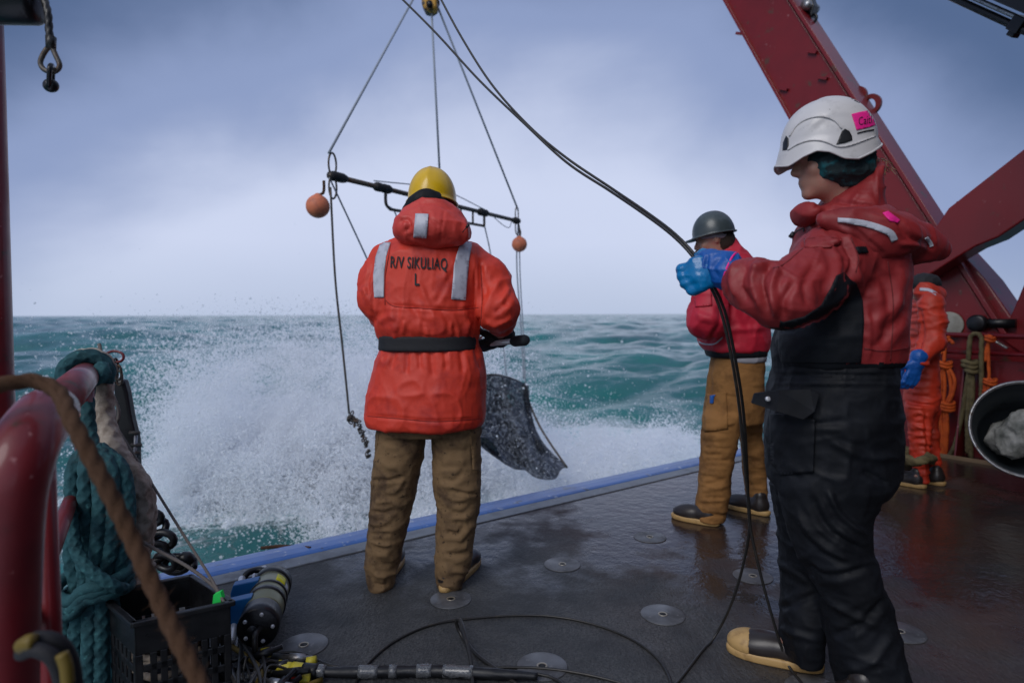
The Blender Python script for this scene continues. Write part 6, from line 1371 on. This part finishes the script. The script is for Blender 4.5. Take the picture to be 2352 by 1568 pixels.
MB().tube([vs[26*72+j] for j in range(72)], 0.004, 8, close=True).build('rim', M['grey_helmet'], hh)
S = SDF(0.006); R_ = np.eye(3); S.ell(tuple(c+Vector((0.01, 0, -0.018))), (0.096, 0.086, 0.09), 0.005); S.box(tuple(c+Vector((0, 0, 0.088))), (0.3, 0.3, 0.095), 0.001, 0.002, op='cut'); S.box(tuple(c+Vector((0, 0, -0.13))), (0.3, 0.3, 0.095), 0.001, 0.002, op='cut')
V_, F_ = S.mesh(); obj('suspension_band', V_, F_, M['plaid'], hh)

# ------------------------------------------------------------------ 4: worker in the orange coverall
D = 4.26
p4 = person('person in bright orange coverall and black cap with blue gloves, far right by the rail', 2120, 1115, D)
hc = W(2122, 664, 4.26)
J = joints(neck=W(2132, 690, 4.28), pelvis=W(2122, 860, 4.28), shl=W(2140, 705, 4.14), ell=W(2142, 780, 4.10), wrl=W(2108, 828, 4.06), shr=W(2118, 705, 4.42), elr=W(2100, 780, 4.45), wrr=W(2085, 820, 4.4),
           hpl=W(2116, 920, 4.22), knl=W(2113, 1010, 4.2), anl=W(2116, 1080, 4.2), tol=G(2085, 1112, 0.04), hpr=W(2132, 920, 4.35), knr=W(2135, 1005, 4.36), anr=W(2150, 1085, 4.36), tor=G(2120, 1095, 0.04))
body_mesh(p4, hc, (-0.9, 0.1, -0.5), (0, 0, 1), J, 0.78, dict(l=((-0.35, 0, -1), (0, 0.6, 0), (-1, 0, 0), 0.8), r=((-0.3, 0, -1), (0, -0.6, 0), (-1, 0, 0), 0.8)), h=0.0095)
S = SDF(0.008); S.ell(tuple(hc+Vector((0.005, 0, 0.035))), (0.098, 0.088, 0.075), 0.02); V_, F_ = cloth(S, [((30, 30, 20), 0.008, 'r')]); obj('cap', V_, F_, M['black_matte'], p4)
S = SDF(0.009)
S.loft(rows([(668, 2110, 2158, .09), (684, 2098, 2166, .11), (710, 2090, 2168, .125), (760, 2086, 2164, .125), (810, 2084, 2160, .12), (860, 2078, 2162, .125), (905, 2076, 2160, .125), (945, 2080, 2156, .11)], D, .9), k=0.03)
S.chain([W(2140, 700, 4.12), W(2144, 740, 4.10), W(2142, 785, 4.08), W(2112, 826, 4.05)], [.078, .072, .068, .05], k=0.035)
S.chain([W(2118, 700, 4.42), W(2100, 780, 4.45), W(2085, 815, 4.4)], [.07, .062, .05], k=0.03)
S.loft(rows([(930, 2078, 2146, .085, 4.2), (980, 2082, 2142, .08, 4.2), (1030, 2088, 2138, .07, 4.2), (1070, 2092, 2136, .07, 4.2), (1108, 2094, 2136, .07, 4.2)], 4.2, .9), k=0.025, n=2.2)
S.loft(rows([(930, 2104, 2160, .085, 4.35), (1000, 2110, 2158, .08, 4.35), (1050, 2120, 2162, .07, 4.35), (1106, 2132, 2170, .07, 4.35)], 4.35, .9), k=0.02, n=2.2)
S.chain([W(2125, 668, 4.22), W(2158, 676, 4.22)], [.07, .045], k=0.03)
g = random.Random(61); FT = []
for y in range(700, 1100, 13): x0 = g.uniform(2082, 2110); FT.append(([(x0, y), (x0+g.uniform(20, 46), y+g.uniform(-12, 14))], g.uniform(3, 5), g.choice((-1, 1))*g.uniform(.007, .013)))
FT += [([(2115, 700), (2118, 780), (2100, 830)], 4, -.014), ([(2126, 940), (2130, 1000), (2134, 1100)], 4, -.014)]
V_, F_ = cloth(S, [((5, 5, 6), 0.02, 'n'), ((9, 9, 16), 0.014, 'r'), ((24, 24, 30), 0.004, 'r')], FT, seed=63); obj('coverall', V_, F_, M['orange4'], p4); t4 = bvh(V_, F_)
decal('reflective_collar_band', strip([(2112, 664), (2135, 666), (2152, 675)], 7), t4, M['reflect'], p4, sp=4)
for wr, hf, hn, ht, nm in ((W(2107, 832, 4.04), (-0.35, 0, -1), (0, 0.6, 0), (-1, 0, 0), 'l'), (W(2084, 820, 4.4), (-0.3, 0, -1), (0, -0.6, 0), (-1, 0, 0), 'r')):
    S = SDF(0.0065); w_ = Vector(wr); S.cone(tuple(w_+Vector((0.008, 0, 0.035))), tuple(w_-Vector((0, 0, 0.01))), 0.052, 0.042, 0.02); hand_sdf(S, wr, hf, hn, ht, 1.15, 0.7, rad=0.014)
    V_, F_ = cloth(S, [((30, 30, 30), 0.006, 'r')], it=1, seed=9); obj('glove', V_, F_, M['blue_dry'], p4)
boot(p4, G(2126, 1122), G(2042, 1106), 0.08, 0.95, cap=True); boot(p4, G(2170, 1116), G(2098, 1102), 0.08, 0.95, cap=True)

# ------------------------------------------------------------------ 3: woman with the white helmet, paying out the cable
D = 1.92
p3 = person('person in white helmet, red and black jacket and black trousers, gripping the cable', 1960, 1600, D)
hc = W(1904, 362, 1.90)
FW = Vector((-0.97, 0.2, -0.14))
J = joints(neck=W(1950, 500, 1.93), pelvis=W(1925, 920, 1.93), shl=W(1935, 575, 1.79), ell=W(1800, 690, 1.67), wrl=W(1652, 612, 1.775), shr=W(1950, 575, 2.10), elr=W(1910, 720, 2.10), wrr=W(1915, 820, 2.02),
           hpl=W(1930, 1040, 1.87), knl=W(1915, 1270, 1.85), anl=W(2005, 1560, 1.83), tol=G(1905, 1650, 0.04), hpr=W(1880, 1040, 2.0), knr=W(1850, 1260, 2.02), anr=W(1845, 1450, 2.04), tor=G(1740, 1500, 0.04))
HL = dict(l=((-0.88, 0.05, -0.18), (0.25, 0.9, -0.1), (0.1, 0, 1), 2.0), r=((-0.9, -0.1, -0.3), (0, -0.5, 0.6), (0, 0, 1), 1.0))
body_mesh(p3, hc, FW, (0, 0, 1), J, 0.92, HL, h=0.0068)
# head scarf and hair
S = SDF(0.006); S.ell(tuple(hc+Vector((0.014, 0, 0.026))), (0.101, 0.090, 0.098), 0.02); S.ell(tuple(hc+Vector((0.055, 0, -0.045))), (0.07, 0.082, 0.06), 0.05); S.ell(tuple(hc+Vector((0.0, -0.02, -0.035))), (0.055, 0.07, 0.04), 0.03)
V_, F_ = cloth(S, [((30, 30, 45), 0.010, 'r'), ((12, 12, 20), 0.010, 'r')], seed=71); obj('headscarf', V_, F_, M['teal_scarf'], p3)
hr = MB(); g = random.Random(6)
for i in range(44):
    x0 = g.uniform(1992, 2034); y0 = g.uniform(362, 372); q = [W(x0, y0, g.uniform(1.86, 1.93))]
    for k in range(5): x0 += g.uniform(-7, 10); y0 += g.uniform(3, 9); q.append(W(x0, y0, g.uniform(1.86, 1.92)))
    hr.tube(spline(q, n=4), 0.0010, 4, caps=False)
hr.build('hair', M['hair'], p3)
# jacket
S = SDF(0.0062)
S.loft(rows([(484, 1862, 2046, .12), (500, 1846, 2062, .16), (530, 1832, 2076, .195), (570, 1820, 2088, .205), (620, 1812, 2096, .21), (680, 1798, 2098, .212), (730, 1786, 2096, .21), (780, 1776, 2092, .205), (822, 1778, 2084, .195), (838, 1786, 2074, .185)], D, .8), k=0.03, n=2.4, rd=0.008)
S.chain([W(1955, 575, 1.80), W(1905, 600, 1.76), W(1850, 655, 1.68), W(1800, 688, 1.63), W(1745, 664, 1.67), W(1712, 648, 1.71), W(1706, 645, 1.715)], [.095, .092, .084, .072, .063, .056, .048], k=0.04)
S.chain([W(1955, 575, 2.08), W(1910, 720, 2.10), W(1915, 810, 2.03)], [.09, .07, .05], k=0.04)
FJ = [([(1690, 600), (1678, 640), (1690, 685)], 7, .010), ([(1716, 598), (1700, 650), (1716, 700)], 8, -.012), ([(1745, 600), (1728, 645), (1745, 705)], 8, .013), ([(1770, 606), (1752, 650), (1764, 720)], 7, -.013), ([(1760, 610), (1740, 622), (1728, 616)], 5, .008), ([(1790, 612), (1775, 660), (1785, 735)], 8, .012), ([(1830, 640), (1800, 690), (1800, 738)], 8, -.009), ([(1930, 540), (1960, 590), (1950, 650)], 6, -.014), ([(1905, 560), (1930, 610), (1900, 690)], 9, .010), ([(1890, 540), (1915, 560), (1940, 556)], 4, -.008), ([(1880, 600), (1850, 650), (1860, 710)], 10, -.008), ([(1960, 600), (1975, 680)], 8, .009),
      ([(1845, 545), (1850, 566), (1896, 560), (1934, 560)], 3, -.005), ([(1765, 600), (1850, 640), (1890, 565)], 3, .004), ([(2005, 600), (2040, 690), (2030, 800)], 12, -.009), ([(2075, 610), (2060, 690), (2000, 760)], 12, .008), ([(1990, 700), (1998, 830)], 5, .005), ([(2092, 700), (2050, 760), (2000, 800)], 12, -.008),
      ([(1800, 570), (1830, 545), (1850, 520)], 6, .007), ([(1850, 520), (1880, 505), (1905, 530)], 5, -.008)]
V_, F_ = cloth(S, [((4, 4, 3), 0.022, 'n'), ((7, 7, 7), 0.010, 'r'), ((15, 15, 18), 0.005, 'r'), ((50, 50, 30), 0.002, 'r')], FJ, seed=73); jk3 = obj('jacket', V_, F_, M['jacket3'], p3); t3 = bvh(V_, F_)
me = jk3.data; me.materials.append(M['black_fab']); cf = V_[F_].mean(1); pf = project(cf)
selm = (pf[:, 1] > 752) & (pf[:, 0] < 1900) & (cf[:, 1] > 1.60); selm |= (pf[:, 1] > 834)
me.polygons.foreach_set('material_index', selm.astype(np.int32))
M['seam3'] = mat('dark_red_seam_tape', (0.15, 0.012, 0.014), 0.7)
for q in ([(1955, 545), (1972, 590), (1966, 625)], [(1846, 568), (1800, 606), (1775, 616)], [(2040, 600), (2052, 700), (2046, 828)], [(1986, 800), (2030, 806), (2084, 800)]):
    decal('seam', strip(q, 2.0), t3, M['seam3'], p3, off=0.0028, thick=0.002, sp=4)
decal('side_panel', [(1792, 738), (1800, 741), (1850, 727), (1888, 700), (1908, 662), (1922, 632), (1940, 625), (1952, 640), (1968, 652), (1982, 690), (1985, 740), (1982, 790), (1978, 834), (1793, 834), (1786, 780)], t3, M['black_fab'], p3, off=0.004, sp=7)
lettering('sleeve_mark', [dict(body='M', x=1824, y=536, size=44, sx=0.75, rot=-0.15, bold=-0.012, shear=0.2)], t3, M['ink'], p3, off=0.004)
decal('sleeve_flap', [(1846, 548), (1892, 542), (1934, 548), (1930, 562), (1890, 566), (1848, 568)], t3, M['jacket3'], p3, off=0.010, thick=0.006)
decal('tab', [(1968, 566), (1990, 566), (1996, 580), (1974, 581)], t3, M['black_fab'], p3, off=0.01, thick=0.005)
# collar
S = SDF(0.006)
S.loft(rows([(374, 1990, 2028, .045, 1.92), (392, 1955, 2032, .09, 1.92), (420, 1915, 2034, .115, 1.92), (450, 1884, 2036, .13, 1.92), (478, 1856, 2040, .14, 1.92), (505, 1845, 2050, .15, 1.92)], 1.92, .8), k=0.02, n=2.3)
S.ell(tuple(W(1850, 490, 1.90)), (0.035, 0.07, 0.035), 0.04)
FH = [([(1860, 478), (1920, 462), (2030, 482)], 5, -.007), ([(1880, 450), (1930, 425), (1990, 385)], 4, -.005), ([(1950, 470), (1975, 440)], 6, .006), ([(2010, 380), (2020, 470)], 4, .004)]
V_, F_ = cloth(S, [((6, 6, 6), 0.016, 'n'), ((14, 14, 14), 0.008, 'r'), ((34, 34, 34), 0.003, 'r')], FH, seed=75); obj('collar', V_, F_, M['jacket3'], p3)
# hood folded down behind like a cape
S = SDF(0.0065)
for dd in (1.72, 1.86, 2.03):
    S.chain([W(1895, 505, dd), W(1950, 516, dd), W(2010, 530, dd), W(2058, 545, dd+0.01), W(2105, 562, 1.87), W(2155, 575, 1.88)], [.022, .040, .056, .052, .032, .007], k=0.04)
S.ell(tuple(W(2012, 562, 1.72)), (0.070, 0.04, 0.034), 0.03)
FH = [([(1920, 520), (1965, 548), (2000, 585), (2040, 592)], 5, .006), ([(1925, 512), (1960, 524), (2005, 560), (2030, 584)], 4, -.006), ([(2060, 505), (2090, 540), (2150, 572)], 6, -.008), ([(2070, 560), (2120, 566)], 6, .008), ([(1990, 490), (2040, 505), (2070, 530)], 6, .005)]
V_, F_ = cloth(S, [((5, 5, 5), 0.022, 'n'), ((10, 10, 8), 0.012, 'r'), ((26, 26, 20), 0.004, 'r')], FH, seed=77); obj('hood', V_, F_, M['jacket3'], p3); t3h = bvh(V_, F_)
decal('reflective_stripe', strip([(1924, 505), (1955, 508), (1990, 514), (2022, 524), (2046, 536), (2056, 553)], [10, 13, 14, 15, 16, 16]), t3h, M['reflect'], p3, off=0.005)
decal('reflective_stripe', strip([(2128, 546), (2136, 556), (2141, 566)], 9), t3h, M['reflect'], p3, off=0.005, sp=4)
decal('pink_tape', [(2028, 488), (2040, 484), (2068, 505), (2062, 512), (2044, 506)], t3h, M['pink'], p3, off=0.006, sp=4)
MB().tube(spline([W(1846, 524, 1.74), W(1832, 530, 1.73), W(1822, 538, 1.73), W(1818, 546, 1.73)], n=4), 0.002, 8).build('toggle_cord', M['ink'], p3); MB().tube([W(1823, 534, 1.73), W(1816, 545, 1.73)], [0.006, 0.0075], 10).build('toggle', M['blackplastic'], p3)
# bib trousers
S = SDF(0.0064)
S.loft(rows([(744, 1784, 2060, .17), (800, 1770, 2060, .175), (840, 1772, 2064, .185), (870, 1768, 2066, .19), (910, 1758, 2072, .195), (960, 1754, 2078, .197), (1010, 1754, 2080, .197), (1060, 1758, 2074, .19), (1110, 1764, 2046, .17)], D, .8), k=0.03, n=2.3)
S.loft(rows([(1080, 1795, 2056, .12, 1.86), (1130, 1792, 2022, .12, 1.86), (1190, 1800, 2008, .115, 1.86), (1250, 1815, 2006, .11, 1.86), (1300, 1842, 2024, .11, 1.85), (1360, 1872, 2052, .11, 1.85), (1450, 1894, 2074, .11, 1.84), (1560, 1912, 2096, .11, 1.83), (1632, 1922, 2104, .11, 1.83)], 1.85, .7), k=0.03, n=2.2)
S.loft(rows([(1080, 1765, 1950, .12, 2.02), (1150, 1768, 1932, .115, 2.02), (1210, 1776, 1922, .11, 2.02), (1270, 1790, 1915, .11, 2.02), (1330, 1794, 1908, .105, 2.02), (1400, 1786, 1900, .10, 2.02), (1460, 1782, 1898, .10, 2.02), (1508, 1790, 1896, .10, 2.02)], 2.02, .8), k=0.025, n=2.2)
FT = [([(1900, 1120), (1930, 1180), (1990, 1230)], 7, .012), ([(1860, 1130), (1900, 1210), (1985, 1265)], 8, -.012), ([(1830, 1160), (1880, 1240), (1960, 1290)], 7, .010), ([(1980, 1080), (2040, 1110)], 8, -.010), ([(1850, 1290), (1900, 1320), (1990, 1300)], 7, -.010), ([(1870, 1330), (1940, 1400), (2030, 1440)], 9, .010), ([(2040, 1360), (1980, 1430), (1910, 1460)], 9, -.010), ([(2060, 1450), (2000, 1520), (1925, 1540)], 10, .008),
      ([(1795, 1290), (1860, 1340)], 7, .008), ([(1790, 1400), (1880, 1360)], 8, -.009), ([(1786, 1440), (1885, 1470)], 7, .008), ([(1780, 960), (1850, 975), (1960, 965)], 8, -.006), ([(1900, 1010), (1990, 1050), (2060, 1050)], 9, .008), ([(1800, 1060), (1850, 1090)], 7, .009), ([(1775, 860), (2060, 862)], 4, -.007), ([(1780, 880), (2060, 882)], 4, .006)]
V_, F_ = cloth(S, [((4, 4, 4), 0.024, 'n'), ((7, 7, 8), 0.010, 'r'), ((18, 18, 18), 0.006, 'r'), ((45, 45, 45), 0.002, 'r')], FT, seed=79); obj('trousers', V_, F_, M['black_fab'], p3); t3t = bvh(V_, F_)
decal('pocket', [(1766, 948), (1850, 955), (1872, 965), (1868, 1085), (1790, 1090), (1770, 1060)], t3t, M['black_fab'], p3, off=0.012, thick=0.01, sp=8)
b = MB(); fl = [W(1734, 903, 1.84), W(1790, 896, 1.78), W(1862, 893, 1.75), W(1884, 904, 1.745), W(1872, 946, 1.735), W(1846, 964, 1.725), W(1784, 944, 1.745), W(1727, 926, 1.82)]
b.prism(fl, (0.0, 0.010, 0.0)); b.build('pocket_flap', M['black_fab'], p3, smooth=False, bevel=0.003)
MB().lathe(W(1764, 916, 1.765), (0.3, -1, 0.1), [(-0.004, 0.007), (0.003, 0.007), (0.004, 0.004), (0.004, 0.001)], 14).build('snap_button', M['silver'], p3)
boot(p3, G(1888, 1542), G(1674, 1490), 0.12, 1.05, cap=True); boot(p3, G(2030, 1655), G(1862, 1640), 0.12, 1.05, cap=True)
# cuff, gauntlet and gripping hand
wc = W(1668, 626, 1.762); hd_ = (W(1625, 612, 1.79)-wc).normalized()
MB().tube([W(1712, 644, 1.72), W(1690, 632, 1.745), W(1665, 623, 1.765)], [0.047, 0.048, 0.045], 24, lambda th, s, R: 1+0.02*np.sin(th*12)).build('knit_cuff', M['black_matte'], p3)
w3 = W(1650, 612, 1.775)
S = SDF(0.0042); S.cone(tuple(W(1668, 620, 1.762)), tuple(W(1634, 609, 1.785)), 0.0535, 0.044, 0.02)
V_, F_ = cloth(S, [((25, 25, 25), 0.008, 'r'), ((12, 12, 12), 0.006, 'n')], [([(1660, 590), (1640, 612), (1650, 640)], 5, -.004), ([(1628, 580), (1622, 610), (1632, 650)], 4, -.005)], it=1, seed=15); ga_ = obj('gauntlet', V_, F_, M['blue_dry'], p3)
rg = W(1679, 624, 1.757); rd_ = (W(1662, 618, 1.768)-W(1628, 608, 1.79)).normalized(); xx = rd_.orthogonal().normalized(); yy = rd_.cross(xx)
MB().tube([rg-rd_*0.002+(xx*math.cos(a_)+yy*math.sin(a_))*0.0535 for a_ in np.linspace(0, 2*math.pi, 40)[:-1]], 0.003, 8, close=True).build('red_binding', M['pink'], ga_)
S = SDF(0.004); hand_sdf(S, W(1668, 611, 1.772), (-0.88, 0.05, -0.28), (0.25, 0.9, -0.1), (0.1, 0, 1), 0.95, 2.1, rad=0.0150, k=0.010, spread=0.024)
S.ell(tuple(W(1616, 622, 1.785)), (0.038, 0.030, 0.046), 0.02)
V_, F_ = cloth(S, [((24, 24, 24), 0.006, 'r'), ((60, 60, 60), 0.0015, 'r')], it=1, seed=17); obj('glove', V_, F_, M['blue_wet'], p3)
S = SDF(0.006); hand_sdf(S, J['wrr'], *HL['r'][:3], 1.1, 1.0, rad=0.014); V_, F_ = S.mesh(); obj('glove', V_, F_, M['blue_dry'], p3)
# helmet
c = W(1902, 329, 1.90)
tab = [(-.160, -.006), (-.152, -.006), (-.123, -.016), (-.09, -.030), (-.05, -.044), (-.01, -.040), (.03, -.020), (.064, -.016), (.097, -.033), (.128, -.060), (.158, -.064)]
def rim3(th):
    yf = math.cos(th)*0.148; s_ = abs(math.sin(th)); return float(np.interp(yf, [a for a, _ in tab], [b_ for _, b_ in tab]))-0.031*s_, 0.035+0.05*math.exp(-(th if th < math.pi else 2*math.pi-th)**2*3)
def lift3(th, t):
    a = abs((th+math.pi) % (2*math.pi)-math.pi)           # 0 front, pi back
    side = math.exp(-((a-1.65)/0.85)**6); arch = 0.60+0.30*abs((a-1.6)/0.9)**2
    rib = 0.0045*(1/(1+math.exp(-(arch-t)*60)))*side
    band = 0.004*(1/(1+math.exp(-(t-0.86)*60)))
    return rib+band
vs, fs = dome(c, (-0.985, 0.16, 0.0), (0, 0, 1), 0.104, 0.135, 0.131, rim3, nt=144, nr=60, lift=lift3)
hh = obj('helmet', vs, fs, M['white_helmet'], p3, solid=0.004); th3 = bvh(vs, fs)
MB().tube([vs[60*144+j] for j in range(144)], 0.0032, 8, close=True).build('rim', M['white_helmet'], hh)
decal('vent', [(1921, 332), (1927, 318), (1934, 301), (1941, 296), (1951, 301), (1957, 312), (1958, 322), (1942, 328)], th3, M['blackplastic'], hh, off=0.003, thick=0.002, sp=4)
decal('vent', [(1797, 346), (1798, 328), (1805, 312), (1810, 318), (1811, 332), (1807, 344)], th3, M['blackplastic'], hh, off=0.003, thick=0.002, sp=4)
decal('shell_rib', strip([(1812, 312), (1826, 290), (1846, 275), (1872, 267), (1898, 268), (1920, 278), (1934, 294)], 3.4), th3, M['white_helmet'], hh, off=0.005, thick=0.005, sp=3)
decal('shell_rib', strip([(1808, 344), (1832, 330), (1858, 322), (1884, 322), (1905, 328), (1925, 336), (1950, 334), (1985, 322), (2012, 312)], 2.6), th3, M['white_helmet'], hh, off=0.005, thick=0.005, sp=3)
decal('rear_slot', strip([(1970, 306), (1990, 301), (2008, 298)], 3), th3, M['ink'], hh, off=0.003, sp=3)
pk = decal('pink_tape', [(1956, 262), (1976, 257), (1998, 253), (2006, 270), (2012, 288), (1990, 294), (1968, 299)], th3, M['pink'], hh, off=0.003, thick=0.001, sp=4)
lettering('handwriting', [dict(body='Caitl', x=1972, y=288, size=27, fit=34, rot=-0.18, bold=-0.02, shear=0.25)], th3, M['ink'], hh, off=0.0055, sp=3)
for q in ([(1948, 222), (1962, 224), (1956, 227), (1972, 227)], [(1962, 230), (1976, 236), (1968, 228), (1982, 232)]): decal('pen_scribble', strip(q, 1.6), th3, M['ink'], hh, off=0.003, thick=0.001, sp=2)
